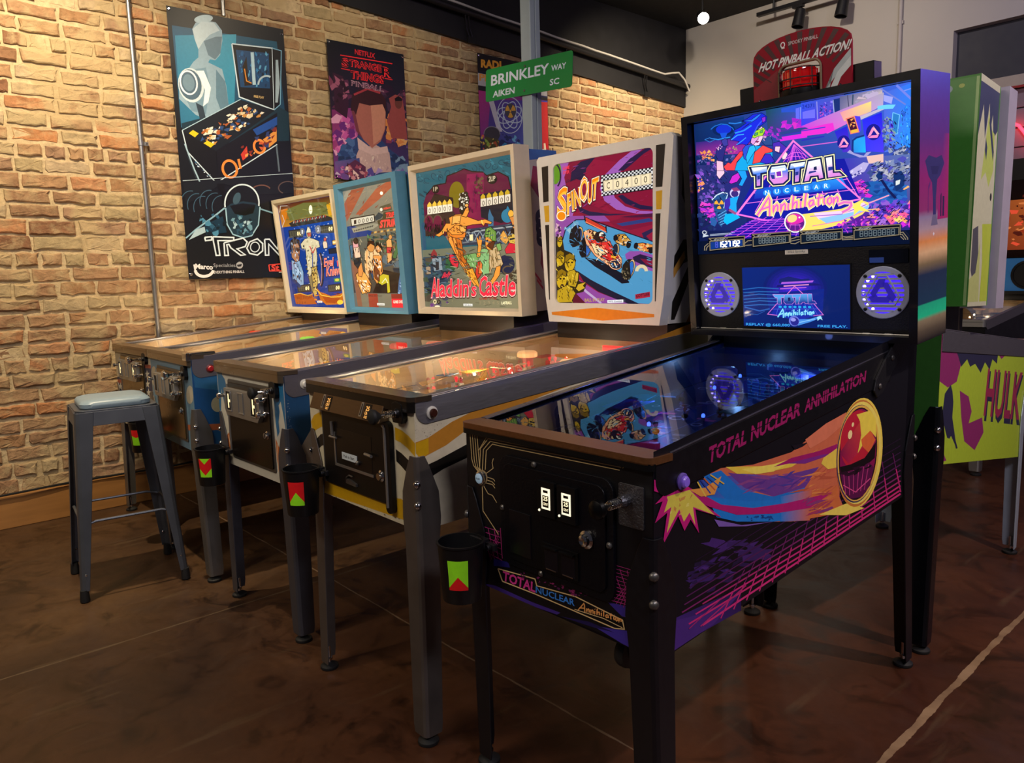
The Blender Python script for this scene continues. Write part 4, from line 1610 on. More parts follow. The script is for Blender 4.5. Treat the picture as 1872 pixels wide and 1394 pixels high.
def art_tna_screen(A):
 A.crop(1260, 460, .2297)
 A.quad([(436, 128), (1290, 98), (1275, 612), (425, 590)], ['10287a', '10246a', '0c1f62', '0c2470'], 5)
 for k in range(9):
  r = 1 - k / 9
  c = '%02x%02x%02x' % (int(18 + 55 * (1 - r)), int(32 + 4 * (1 - r)), int(110 + 120 * (1 - r)))
  A.ell(850, 290, 225 * r + 30, 165 * r + 20, c, -2, 26)
 A.poly([620, 330, 1080, 290, 1060, 500, 640, 500], '12278a')
 for p, c in (([730, 215, 800, 195, 830, 200, 900, 215, 960, 210, 985, 235, 720, 250], '1c2470'), ([745, 240, 1000, 225, 990, 240, 740, 255], 'b060e0'),
                 ([710, 262, 1010, 246, 1070, 262, 700, 282], '1c1c70'), ([760, 266, 960, 254, 960, 262, 760, 276], 'e090d8'), ([730, 288, 940, 276, 940, 284, 730, 298], 'b060d8')):
  A.poly(p, c)
 for k in range(6):
  y = 300 + 26 * k
  A.line([436, y, 560, y - 16 + 6 * (k % 2), 720, y - 8], 7, '2a68b8')
 A.line([440, 440, 560, 470, 640, 452], 10, '2a5ab0')
 A.line([436, 490, 540, 500, 600, 470], 5, '2450a0')
 A.poly([650, 498, 700, 410, 990, 405, 1065, 495, 850, 545], '1a2aa8')
 A.line([785, 335, 846, 270, 910, 330], 6, 'e078d0')
 A.line([700, 410, 620, 495, 700, 505], 6, 'd070d0')
 A.line([990, 405, 1065, 497, 985, 505], 6, 'd070d0')
 for k in range(6):
  A.line([720 + 50 * k, 410, 690 + 66 * k, 500], 3, '4a68e0')
 A.line([660, 455, 1035, 450], 3, '4a68e0')
 for t in ([[670, 338, 760, 338, 756, 362, 735, 362, 735, 412, 705, 412, 705, 362, 688, 362], [765, 338, 830, 336, 838, 396, 820, 412, 770, 412, 756, 396],
               [826, 336, 900, 334, 896, 358, 878, 358, 876, 410, 848, 412, 850, 360, 826, 360], [896, 334, 944, 332, 952, 408, 926, 408, 924, 396, 900, 398, 896, 410, 872, 410],
               [950, 332, 980, 332, 982, 388, 1000, 388, 1014, 408, 950, 410]]):
  A.line(t, 6, 'd088e0', None, True)
  A.poly(t, '142a78')
  A.poly([(x, y) for x, y in zip(t[0::2], t[1::2])], ['58a8f0' if y < 372 else '1f3a98' for y in t[1::2]])
 A.poly([790, 362, 808, 361, 810, 388, 790, 390], '142068')
 for k in range(7):
  A.ell(725 + 39 * k, 436, 13, 9, '2ab0f0')
 o, r, d = (690, 450), (300, 2), (6, 76)
 anni(A, o, r, d, 17, '1a48b0')
 anni(A, o, r, d, 11, '58c8f8')
 anni(A, o, r, d, 4, 'b8f0ff')
 A.poly([850, 535, 960, 530, 1040, 505, 1060, 515, 960, 555, 860, 585], '4a90e8')
 A.poly([1015, 515, 1045, 505, 1060, 540, 1040, 528, 1020, 545], 'a8e8ff')
 A.line([870, 560, 1000, 530], 6, '90d0ff')
 A.ell(832, 548, 42, 42, '6a78e0')
 A.ell(836, 552, 33, 33, '2a2a90')
 A.ell(826, 538, 20, 14, '9a9af0')
 A.text('REPLAY @ 660,000', (445, 586), (795, 592), (1, -21), '40b0ff', .012)
 A.text('FREE PLAY.', (1018, 596), (1254, 600), (1, -20), '40b0ff', .012)


def art_tna_front(A, n):
 A.em = 0
 A.crop(840, 740, .33)
 A.poly([20, 100, 1070, 310, 1110, 1400, 80, 1000], '08080e')
 # purple haze and magenta floor grid near the bottom
 A.poly([110, 985, 200, 1000, 400, 1090, 560, 1150, 540, 1160, 420, 1130, 110, 1040], '40288a')
 A.poly([190, 850, 270, 870, 280, 900, 190, 890], '201a70')
 A.poly([820, 1090, 1000, 1130, 1000, 1190, 900, 1170], '3a2a90')
 A.poly([740, 1222, 1000, 1260, 1010, 1380, 900, 1320], '4030a0')
 A.poly([560, 1170, 720, 1200, 860, 1260, 740, 1230], '1c1450')
 C = 'b03080'
 for k in range(6):
  A.line([118 + 8 * k, 668 + 30 * k, 222 + 3 * k, 700 + 32 * k], 3, C)
 for k in range(4):
  A.line([125 + 34 * k, 680, 172 + 22 * k, 850], 3, C)
  A.line([218, 700 + 20 * k, 170, 800 + 22 * k], 2, C)
 for k in range(11):
  A.line([842, 880 + 20 * k, 996, 925 + 20 * k], 4 if k > 5 else 2.5, C)
 for k in range(4):
  A.line([850 + 40 * k, 900 + 8 * k, 940 + 22 * k, 1140], 3, C)
  A.line([990 - 10 * k, 930, 850 + 20 * k, 1090 + 10 * k], 3, C)
 # pale circuit tracks
 G = 'c8ae7c'
 for k in range(4):
  x = 60 + 13 * k
  A.line([x, 158 + 3 * k, x + 10, 300, x + 20 - 2 * k, 335 + 4 * k, 108 + 5 * k, 372], 4, G)
 for k in range(3):
  A.line([112 + 16 * k, 370 - 6 * k, 118 + 16 * k, 240 + 6 * k, 160 + 12 * k, 186 + 15 * k, 210 + 6 * k, 195 + 15 * k, 905 - 8 * k, 330 + 15 * k], 4.5, G)
 A.line([905, 350, 915, 336], 5, G)
 A.line([108, 250, 152, 178], 4, G)
 A.line([140, 385, 188, 350, 182, 320, 190, 295], 4, G)
 A.line([146, 395, 190, 410, 198, 422], 4, G)
 A.line([146, 412, 182, 424, 198, 442], 4, G)
 A.line([146, 430, 185, 440, 198, 460], 4, G)
 A.line([135, 445, 160, 490, 185, 500, 208, 540], 4, G)
 A.line([128, 445, 132, 585, 218, 716], 4.5, G)
 A.ell(125, 402, 32, 44, '9a8460')
 A.ell(126, 402, 24, 35, '14141a')
 # logo along the bottom
 E = 'e8c890'
 A.line([215, 905, 420, 962, 430, 1000, 645, 1060, 905, 1190, 915, 1240, 860, 1235, 420, 1045, 240, 975, 215, 905], 6, E)
 A.text('TOTAL', (240, 968), (422, 1036), (-6, -56), 'd83a98', .03, .25)
 A.text('NUCLEAR', (424, 1036), (640, 1112), (0, -36), '3a88f0', .02)
 anni(A, (645, 1078), (250, 90), (10, 60), 6.5, 'f0a860')
 A.line([640, 1130, 800, 1180, 905, 1232], 4, E)
 A.scat([(300, 900), (720, 1050), (720, 1080), (330, 960)], 30, 9, ['7a2068', '5a1a58', '9a2a70'], 7, 1.5, 20)


def art_tna_side(A, n):
 A.crop(1180, 620, .416)
 A.poly([15, 500, 1060, 10, 1160, 10, 1130, 690, 115, 1380, 20, 1300], '0b0b14')
 A.quad([(115, 1360), (118, 1230), (420, 1090), (420, 1190)], ['4a2a88', '402478', '20143c', '2c1858'], 3)
 A.poly([118, 1240, 260, 1200, 420, 1110, 300, 1250, 118, 1372], '48287e')
 A.scat([(150, 1020), (300, 960), (520, 950), (300, 1140)], 40, 15, ['3a2068', '4a2878', '2a184c', '20143a'], 3, 3.0, -18)
 A.scat([(310, 880), (520, 900), (520, 990), (330, 960)], 18, 20, ['43246e', '38205e'], 4, 3, -10)
 # floor grid: long lines follow the bottom edge, fading upward
 g = ['d02a78', 'd02a80', 'b02a70', '80246a', '64205e', '501c54', '40184a', '341640', '2a1234', '22102c']
 for k, c in enumerate(g):
  y = 22 * k + k * k * .8
  x0 = 190 + 30 * k if k < 3 else 130 + 10 * k
  A.line([x0, 1300 - (x0 - 190) * .70 - y * .98 - 50, 700, 940 - y, 1120, 662 - y * .86], 7 - .4 * k, c)
 A.line([250, 1255, 1120, 678], 8, 'd83080')
 for k in range(15):
  t = k / 14
  x = 330 + 790 * t
  y = 1225 - 555 * t
  A.line([x, y, x + 55 - 75 * t, y - 120 + 20 * t], 5, 'c82a78')
  A.line([x + 55 - 75 * t, y - 120 + 20 * t, x + 105 - 140 * t, y - 215 + 45 * t], 3.5, '6a2060')
 A.line([190, 1270, 340, 1130], 4, 'a82870')
 A.line([240, 1260, 440, 1080], 5, 'b82a74')
 # comet: tail of hot and cold colours
 A.poly([330, 565, 470, 550, 640, 495, 760, 400, 880, 320, 900, 420, 860, 560, 850, 690, 880, 765, 760, 775, 640, 800, 440, 800, 320, 770, 240, 640, 270, 580], 'cc6a4a')
 A.quad([(230, 620), (420, 590), (700, 610), (280, 720)], ['2a48a8', '5a58b8', '8a5098', '1a70d0'], 4)
 A.poly([250, 600, 330, 575, 420, 660, 560, 690, 700, 640, 690, 700, 540, 720, 360, 710], '1a72cc')
 A.poly([270, 690, 450, 712, 640, 700, 700, 640, 680, 790, 560, 800, 400, 800, 310, 780], '1a7ad4')
 A.poly([360, 585, 560, 610, 760, 560, 700, 650, 560, 690, 430, 650], '6a3a90')
 A.scat([(400, 600), (700, 580), (680, 660), (450, 670)], 30, 7, ['58308c', '7a4098', '4a3a98', '8a4488'], 6, 7, -12)
 A.poly([660, 690, 840, 640, 860, 760, 650, 800], 'd2703e')
 A.scat([(660, 600), (820, 500), (830, 740), (680, 780)], 40, 8, ['c86048', 'd87848', 'b8583e', 'e08a4c'], 8, 7, -25)
 A.quad([(590, 690), (730, 660), (720, 795), (590, 800)], ['1a7ad4', 'cc6a4a', 'cc6a42', '1a7ad4'], 4)
 A.poly([350, 560, 560, 555, 720, 505, 760, 480, 640, 560, 500, 590, 400, 590], 'e8c848')
 A.poly([420, 570, 560, 548, 700, 505, 560, 580, 480, 592], 'f0dc60')
 A.poly([640, 520, 760, 490, 850, 455, 840, 500, 720, 525, 560, 560], 'a01868')
 A.poly([620, 545, 780, 505, 830, 500, 700, 545], '7a2a8a')
 A.poly([640, 465, 700, 455, 740, 430, 690, 470, 655, 485], '14101c')
 A.poly([700, 440, 790, 370, 880, 320, 860, 380, 790, 440, 720, 480], 'd8785a')
 A.poly([780, 520, 850, 470, 850, 560, 800, 570, 770, 545], 'e8c850')
 A.poly([170, 640, 230, 670, 330, 725, 470, 740, 620, 718, 740, 690, 820, 670, 720, 740, 560, 765, 400, 770, 280, 735, 200, 700], 'b01a70')
 A.poly([300, 790, 420, 815, 560, 800, 440, 820, 320, 822], '7a5ab0')
 A.scat([(440, 776), (560, 772), (560, 790), (450, 796)], 16, 6, ['0a3a80', '0c4a98'], 10, 2)
 A.scat([(700, 700), (830, 650), (840, 740), (710, 770)], 16, 7, ['b04a48', 'a83a60', '8a3a78'], 12, 7, -20)
 A.poly([760, 770, 880, 720, 960, 740, 880, 772], 'f0d860')
 # the ball in its rings
 A.ell(938, 498, 100, 242, 'f0d458', 5, 40)
 A.ell(934, 500, 96, 236, 'c87838', 5, 40)
 A.ell(936, 498, 96, 226, 'f0dc68', 5, 40)
 A.ell(930, 502, 92, 216, '24225a', 5, 40)
 A.ell(932, 500, 90, 212, 'e8b850', 5, 40)
 A.ell(931, 502, 83, 204, '24101e', 5, 40)
 A.ell(931, 500, 78, 196, '8a1050', 5, 40)
 A.ell(925, 440, 70, 130, 'c02038', 8, 36)
 A.quad([(850, 500), (960, 330), (1000, 420), (890, 545)], ['7a1048', 'e04838', 'd03a40', 'b01a48'], 5)
 A.poly([925, 330, 985, 312, 1010, 350, 1010, 430, 985, 400, 965, 440, 930, 500, 945, 420, 940, 360], 'f0d850')
 A.poly([945, 440, 985, 400, 1008, 440, 980, 500, 950, 470], 'e06838')
 A.poly([852, 560, 900, 548, 960, 520, 1010, 450, 1005, 520, 960, 560, 900, 575, 856, 590], '120810')
 A.poly([856, 590, 920, 570, 980, 540, 1000, 560, 985, 640, 950, 690, 900, 700, 865, 660], '5a1048')
 for k in range(6):
  A.line([868 + 22 * k, 590 - 8 * k, 878 + 16 * k, 690 - 6 * k], 3, 'c03a80')
 A.line([866, 640, 920, 670, 985, 610], 4, 'e05090')
 A.scat([(860, 580), (980, 540), (990, 560), (870, 600)], 14, 12, ['120810', '2a0a24'], 14, 3, -20)
 A.ell(896, 418, 9, 20, 'f8e0a0', 10)
 A.ell(908, 374, 5, 10, 'f8e0a0', 10)
 # spiky burst at the front corner
 B = 'c01a78'
 A.poly([20, 620, 100, 640, 180, 640, 250, 720, 330, 780, 215, 745, 232, 850, 195, 790, 168, 840, 140, 775, 72, 905, 92, 760, 38, 806, 72, 710, 38, 724, 80, 680, 28, 668], B)
 A.poly([90, 690, 190, 660, 230, 700, 300, 770, 205, 735, 215, 815, 190, 760, 165, 800, 145, 745, 90, 850, 110, 735, 78, 760, 95, 705], 'd8c850')
 A.scat([(100, 700), (200, 690), (190, 760), (110, 790)], 12, 16, ['e8dc70', 'c89048', 'e0b850'], 15, .5, 20)
 A.poly([190, 660, 260, 650, 330, 600, 300, 680, 240, 690], 'e09848')
 for k in range(5):
  A.line([225 + 14 * k, 625 - 8 * k, 262 + 20 * k, 690 - 14 * k], 6, ('e0c050', '2a3a90', 'c06038', '1a58b0', 'd8b050')[k])


def art_tna_rail(A, n):
 A.crop(1180, 620, .416)
 M = '9a1a60'
 A.text('TOTAL', (275, 545), (442, 456), (-8, -66), M, .035, .4, None, (-6, -58))
 A.text('NUCLEAR', (462, 446), (680, 330), (-8, -60), M, .035, .4, None, (-5, -54))
 A.text('ANNIHILATION', (698, 320), (966, 184), (-5, -50), M, .035, .4, None, (-4, -44))
 A.line([262, 506, 440, 418], 4, '0d0d12')
 A.line([455, 410, 676, 300], 4, '0d0d12')
 A.line([692, 292, 962, 160], 3.5, '0d0d12')


def art_tna_boxside(A, w, h):
 """metallic sunset print on the head's side"""
 S_ = [(0, '18141a'), (.045, '5a4f42'), (.085, '8a7c64'), (.10, '20c090'), (.145, '1fae88'), (.15, '1c3a58'), (.26, '1f3050'), (.30, '7a6a50'), (.345, 'd8b088'), (.385, 'd88a50'),
          (.43, 'a890a0'), (.475, '8a7aa0'), (.50, '8a3070'), (.62, '8a2272'), (.76, '5a2a80'), (.90, '4a2a90'), (1, '2a2aa0')]
 A.fn = lambda u, v: (u * w, v * h)
 A.clip = None
 for (a, c), (b, d) in zip(S_, S_[1:]):
  A.quad([(0, a), (1, a), (1, b), (0, b)], [c, c, d, d], 2)
 A.quad([(.62, .46), (1, .46), (1, .78), (.80, .78)], ['9a2070', 'a82468', '8a2474', '5a2a80'], 3)
 A.poly([(.18, .68), (.30, .70), (.55, .69), (.74, .70), (.84, .67), (.70, .625), (.60, .61), (.56, .54), (.57, .48), (.47, .48), (.46, .54), (.42, .60), (.30, .625)], '33306e')
 A.poly([(.36, .66), (.66, .66), (.60, .63), (.42, .63)], '2a2860')
 A.poly([(.46, .48), (.58, .48), (.64, .44), (.40, .44)], '6a6488')
 A.poly([(.72, .47), (.72, .55), (.76, .56), (.76, .47)], '2c2450')
 A.poly([(.80, .47), (.80, .545), (.86, .545), (.86, .47)], '2c2450')
 A.line([(.30, .49), (.30, .58), (.36, .60)], .015, '5a2a78')
 A.poly([(.50, .415), (.53, .408), (.50, .40), (.47, .408)], 'd8d0e0')


# ------------------------------------------------------------------ artwork: the older machines
def art_spin(A):
 A.crop(960, 230, .2726)
 A.poly([185, 250, 860, 140, 862, 1200, 195, 1190], '8a1638')
 # swirling bands of the sky
 A.quad([(185, 250), (420, 210), (300, 620), (185, 660)], ['a05aa8', '8a4a98', '9a58a8', '8a50a0'], 4)
 A.poly([400, 215, 860, 140, 860, 590, 700, 590, 560, 560, 500, 480, 520, 330, 600, 240], '801434')
 A.poly([280, 240, 440, 210, 380, 300, 370, 420, 420, 520, 560, 580, 720, 600, 380, 600, 300, 540, 270, 440, 250, 340], '7a1434')
 A.poly([300, 290, 360, 235, 460, 205, 400, 280, 380, 370, 330, 350, 290, 370], '231a3c')
 A.poly([520, 330, 620, 230, 700, 170, 780, 152, 700, 215, 640, 290, 600, 340, 560, 400, 590, 480, 660, 540, 760, 570, 860, 575, 860, 592, 740, 590, 600, 560, 520, 500, 490, 420], '9a5ab0')
 A.poly([610, 300, 690, 220, 800, 145, 860, 142, 780, 190, 700, 260, 650, 300], '261a40')
 A.poly([610, 470, 660, 520, 760, 560, 860, 565, 860, 545, 760, 530, 680, 490, 640, 460], '241a40')
 A.poly([330, 530, 420, 570, 560, 590, 720, 588, 560, 600, 420, 600, 360, 575], '241a40')
 A.poly([550, 640, 700, 600, 860, 615, 860, 720, 700, 700, 600, 680], '7a1436')
 A.poly([600, 655, 820, 620, 855, 640, 640, 672], '2c3a78')
 A.poly([620, 610, 860, 585, 860, 612, 700, 615], '4a1438')
 A.poly([690, 700, 860, 660, 860, 790, 740, 760], '8a1838')
 A.poly([770, 720, 860, 680, 860, 700, 800, 740, 830, 775, 790, 770], '2a2048')
 A.poly([185, 640, 300, 600, 520, 600, 560, 640, 380, 640, 270, 690, 230, 760, 190, 760], '8a4898')
 # track
 A.poly([240, 760, 262, 680, 330, 630, 420, 630, 560, 680, 860, 780, 860, 980, 860, 1196, 740, 1190, 560, 1110, 420, 1040, 320, 960, 260, 870], '4a92c0')
 A.line([240, 760, 262, 680, 330, 626, 430, 626, 600, 690, 860, 782], 7, '14142a')
 A.scat([(250, 680), (330, 660), (320, 720), (250, 740)], 14, 24, ['8ab8c8', '6aa0c0', 'a8c8c8'], 2)
 A.poly([660, 860, 690, 840, 760, 840, 860, 870, 860, 980, 780, 960, 700, 920, 665, 890], '8a4aa0')
 A.poly([710, 880, 760, 860, 860, 890, 860, 960, 790, 940, 720, 905], '231a3c')
 A.poly([760, 890, 860, 905, 860, 950, 800, 930], '7a1436')
 A.poly([340, 970, 430, 1030, 560, 1100, 760, 1196, 680, 1196, 480, 1110, 380, 1040], '1a1830')
 A.poly([300, 990, 380, 1050, 480, 1115, 690, 1196, 380, 1196, 260, 1190], '8a4496')
 A.line([250, 1000, 330, 1040, 400, 1110, 500, 1190], 16, 'b8a0c8')
 A.poly([210, 1110, 320, 1110, 400, 1196, 200, 1190], '5a1428')
 # crowd of spectators in yellow
 A.ink = ('2a2210', 4)
 A.poly([190, 740, 235, 735, 250, 830, 300, 850, 330, 900, 310, 960, 350, 980, 350, 1040, 400, 1060, 380, 1110, 300, 1130, 310, 1185, 200, 1188], '2a2210')
 for cx, cy, rx, ry in ((235, 1030, 36, 60), (290, 920, 36, 56), (226, 890, 28, 48), (222, 775, 18, 36)):
  A.ell(cx, cy, rx, ry, 'c8a21c', 6)
  A.poly([cx - rx * 1.1, cy - ry * .1, cx - rx * .8, cy - ry * 1.0, cx, cy - ry * 1.25, cx + rx * .9, cy - ry * .9, cx + rx * .8, cy - ry * .35, cx, cy - ry * .6, cx - rx * .6, cy - ry * .2], '8a6a10')
  A.ell(cx - rx * .25, cy - ry * .12, rx * .16, ry * .07, '2a2210')
  A.ell(cx + rx * .4, cy - ry * .12, rx * .16, ry * .07, '2a2210')
  A.line([cx + rx * .1, cy, cx + rx * .22, cy + ry * .25, cx, cy + ry * .28], 3, '6a5010')
 A.ell(238, 1078, 11, 18, '3a1410')
 A.poly([205, 1100, 280, 1060, 330, 1120, 300, 1180, 200, 1185], 'b8961c')
 A.poly([270, 975, 320, 960, 350, 1010, 330, 1080, 280, 1070], 'b8961c')
 A.poly([322, 1010, 335, 975, 350, 985, 345, 1040, 328, 1050], 'c8a42a')
 A.poly([345, 1060, 400, 1045, 380, 1070, 395, 1085, 350, 1110, 330, 1090], 'c8a42a')
 A.scat([(200, 1000), (330, 960), (330, 1160), (200, 1170)], 30, 10, ['5a4410', '8a6c14', '3a2c10'], 5, .5, 20)
 A.scat([(195, 650), (225, 650), (225, 760), (195, 760)], 16, 14, ['6a2a48', 'c07ab0', '3a2048', 'd0a8b0'], 6)
 # racing car in the foreground
 A.ink = ('14101a', 4)
 A.poly([390, 880, 480, 900, 640, 990, 690, 1050, 640, 1055, 560, 1000, 460, 940], '0f1222')
 A.ell(330, 735, 40, 74, '10131c', 12)
 A.ell(350, 738, 26, 66, 'd8b070', 12)
 A.ell(346, 742, 22, 58, '2a5ab0', 12)
 A.poly([335, 680, 362, 690, 360, 790, 330, 800], '14161e')
 A.poly([300, 690, 330, 670, 335, 800, 310, 810, 288, 770], '10131c')
 A.ell(390, 810, 34, 70, '10131c', 10)
 A.ell(412, 815, 24, 62, 'e0c080', 10)
 A.ell(410, 818, 20, 54, '2a62b8', 10)
 A.poly([368, 770, 398, 752, 400, 870, 372, 880, 355, 830], '0e1016')
 A.poly([388, 620, 400, 610, 530, 680, 540, 712, 400, 650], 'c83a28')
 A.line([388, 600, 396, 640], 8, '14141c')
 A.line([533, 670, 536, 715], 8, '14141c')
 A.line([396, 640, 535, 710], 6, 'f08a60')
 A.poly([380, 710, 420, 690, 500, 720, 560, 780, 640, 890, 640, 950, 600, 965, 540, 930, 460, 870, 400, 790], 'f0a878')
 A.poly([400, 740, 460, 730, 520, 790, 620, 880, 600, 910, 520, 850, 430, 800], 'd83a30')
 A.poly([430, 780, 480, 800, 560, 880, 540, 900, 460, 850], 'f8d8a0')
 A.poly([500, 870, 560, 850, 630, 900, 620, 920, 540, 900], 'd02828')
 A.poly([450, 720, 500, 705, 530, 730, 520, 770, 480, 780, 455, 755], '2a1a18')
 A.ell(505, 735, 20, 26, 'f0e8d0')
 A.poly([490, 738, 522, 742, 518, 756, 492, 752], 'd03020')
 A.scat([(390, 690), (450, 700), (470, 760), (400, 750)], 22, 13, ['f0d090', 'c89048', '4a2a18', 'e0b060'], 8)
 A.poly([500, 780, 560, 770, 580, 820, 560, 840, 510, 810], 'd8302c')
 A.ell(595, 930, 44, 34, 'f8b890', 20)
 A.ell(597, 930, 36, 25, '18243c', 20)
 A.scat([(572, 915), (622, 925), (618, 948), (575, 940)], 7, 8, ['4a88c8', '2a4a88', 'a8c8e0'], 9)
 A.line([570, 870, 600, 885], 22, 'f0b030')
 A.ell(680, 965, 36, 72, '16181c', 12)
 A.ell(702, 955, 24, 62, 'd8b080', 12)
 A.ell(698, 960, 19, 54, '2a6ac0', 12)
 A.poly([650, 930, 690, 905, 700, 1020, 660, 1030, 636, 1000], '1c1a18')
 A.scat([(640, 960), (690, 940), (690, 1030), (650, 1025)], 30, 9, ['8a7a58', '4a4438', '2a2620', '6a5e48'], 12)
 A.ell(605, 830, 18, 42, 'c8a878', 6)
 A.ell(596, 832, 16, 40, '1a2438', 6)
 A.line([480, 800, 495, 870, 470, 900], 5, 'f0d8b0')
 # two cars behind
 A.poly([585, 740, 620, 725, 660, 725, 700, 770, 690, 810, 640, 800, 600, 780], 'c89040')
 A.scat([(590, 735), (690, 735), (700, 810), (620, 790)], 30, 13, ['1a1a20', 'e8c070', 'b87830', 'e0d8c8', '2a2a30'], 14)
 A.ell(686, 795, 14, 24, '14161c', 10)
 A.ell(598, 750, 12, 20, '14161c', 10)
 A.ell(662, 745, 15, 11, 'e8b850', 20)
 A.poly([725, 790, 780, 785, 860, 800, 860, 850, 800, 845, 735, 820], 'd88a40')
 A.scat([(730, 790), (855, 800), (855, 850), (750, 830)], 30, 12, ['c83a28', 'e8c080', '1a1a20', 'f0a850'], 15, 1.5)
 A.ell(735, 805, 13, 20, '16161c', 8)
 A.ell(835, 835, 15, 20, '16161c', 8)
 K = ['1a1014', '3a1a14', '14142a']
 A.scat([(400, 720), (520, 720), (640, 930), (520, 920)], 50, 5, K, 81, 4, 40)
 A.scat([(400, 740), (540, 740), (640, 930), (560, 940)], 30, 5, ['fff0c8', 'f8c890', 'f08060'], 82, 3, 40)
 A.scat([(195, 860), (330, 860), (330, 1180), (205, 1180)], 60, 5, ['4a3a0c', '6a5410', 'e0c040'], 83, 4, 70)
 A.scat([(300, 660), (420, 690), (420, 880), (300, 800)], 24, 5, ['3a4a6a', '0c0e14', '6a90c8'], 84, 4, 100)
 A.scat([(260, 700), (850, 800), (850, 1150), (300, 880)], 40, 4, ['3f80aa', '5aa0cc'], 85, 7, 25)
 A.scat([(280, 250), (850, 150), (850, 580), (320, 580)], 40, 4, ['6a1030', '90204a', '7a3a80'], 86, 7, -20)
 # title lettering with glowing edge
 A.ink = None
 for i, (ch, p0, p1, up) in enumerate((('S', (204, 600), (272, 574), (8, -180)), ('P', (274, 590), (314, 574), (0, -140)), ('I', (310, 560), (326, 552), (-10, -125)), ('N', (328, 542), (366, 526), (-10, -120)),
                                          ('O', (362, 505), (414, 486), (0, -160)), ('U', (412, 515), (442, 503), (2, -140)), ('T', (434, 494), (480, 474), (8, -140)))):
  A.text(ch, (p0[0] - 6, p0[1] + 9), (p1[0] + 8, p1[1] + 9), (up[0], up[1] - 14), '3a1a20', .06)
  A.text(ch, (p0[0] - 2, p0[1] + 4), (p1[0] + 3, p1[1] + 4), (up[0], up[1] - 6), 'f4ecd0', .05)
  A.text(ch, p0, p1, up, 'f08a10', .03)
  A.text(ch, (p0[0] + 4, p0[1] - 6), (p1[0] - 2, p1[1] - 6), (up[0] * .8, up[1] * .84), 'f8b838', .0)
 A.ell(236, 600, 34, 34, 'f4ecd0')
 A.ell(236, 600, 28, 28, 'e8860c')
 A.arc(385, 425, 26, 70, 5, 'f4ecd0', 0, 360, 8)
 A.text("Gottlieb's", (262, 378), (352, 352), (2, -20), '241a30', .01, 1)
 A.ell(205, 315, 28, 72, '5a8a20', 8)
 A.arc(190, 330, 40, 80, 10, '241a30', -70, 60)
 for i, t in enumerate(('CLUE', 'OVER')):
  A.text(t if i else 'GAME', (246, 290 + 30 * i), (290, 282 + 30 * i), (0, -22), 'e8384a', .03)
 # score reels inside a chequered border
 A.poly([500, 330, 858, 278, 858, 425, 512, 472], '11141c')
 for i in range(28):
  u = i / 28.0
  for j in range(3):
   if (i + j) % 2:
    continue
   x0, x1 = 500 + 358 * u, 500 + 358 * (u + 1 / 28)
   for yy in (332 + 11 * j, 436 + 11 * j):
    A.poly([x0 + 4, yy - 52 * u, x1 + 4, yy - 52 * (u + .036), x1 + 4, yy + 11 - 52 * (u + .036), x0 + 4, yy + 11 - 52 * u], 'd8d8d8')
 for j in range(7):
  for sx in (503, 840):
   if j % 2:
    A.poly([sx, 350 + 12 * j - (48 if sx > 600 else 0), sx + 12, 348 + 12 * j - (48 if sx > 600 else 0), sx + 12, 360 + 12 * j - (48 if sx > 600 else 0), sx, 362 + 12 * j - (48 if sx > 600 else 0)], 'd8d8d8')
 A.poly([518, 368, 840, 318, 842, 392, 524, 440], 'd8c8a8')
 for i in range(5):
  x = 528 + 62 * i
  y = 428 - 9.3 * i
  A.poly([x, y - 62, x + 50, y - 70, x + 52, y - 4, x + 2, y + 4], 'f0e0b8')
  A.line([x + 4, y - 58, x + 26, y - 62], 3, '4a3a28')
  A.text('C0400'[i] if i else 'C', (x + 14, y - 6), (x + 36, y - 9), (0, -46), '2a2018', .0)
 A.line([648, 412, 640, 425], 5, '2a2018')
 # small things
 A.arc(776, 975, 32, 34, 22, 'd8c8a0', 180, 360)
 A.poly([734, 1130, 832, 1112, 834, 1148, 736, 1162], 'a0243c')
 A.text('GOTTLIEB', (740, 1152), (828, 1136), (0, -20), '3a1020', .02)
 A.text('BALL IN PLAY', (396, 1178), (530, 1174), (0, -22), 'b89a50', .02)
 A.poly([548, 1168, 655, 1164, 655, 1185, 549, 1187], 'e8ecf0')
 A.text('1975 Gottlieb', (556, 1182), (648, 1180), (0, -10), '3a3a50', .01)


def spin_face(A, w0, w1, h):
 """black and yellow bars and an orange lozenge on the pale wooden face"""
 A.crop(960, 230, .2726)
 A.em = 0
 K, Y = '1c1614', 'c0941c'
 A.poly([112, 270, 156, 260, 158, 498, 122, 504], K)
 A.poly([125, 528, 160, 524, 162, 635, 134, 636], Y)
 A.poly([133, 656, 160, 654, 162, 1160, 156, 1160], K)
 A.poly([882, 130, 945, 120, 925, 405, 880, 408], K)
 A.poly([882, 435, 925, 428, 920, 555, 884, 556], Y)
 A.poly([880, 584, 914, 582, 882, 1175, 876, 1175], K)
 A.poly([172, 1244, 480, 1216, 872, 1262, 872, 1282, 520, 1304, 176, 1262], 'd07a14')


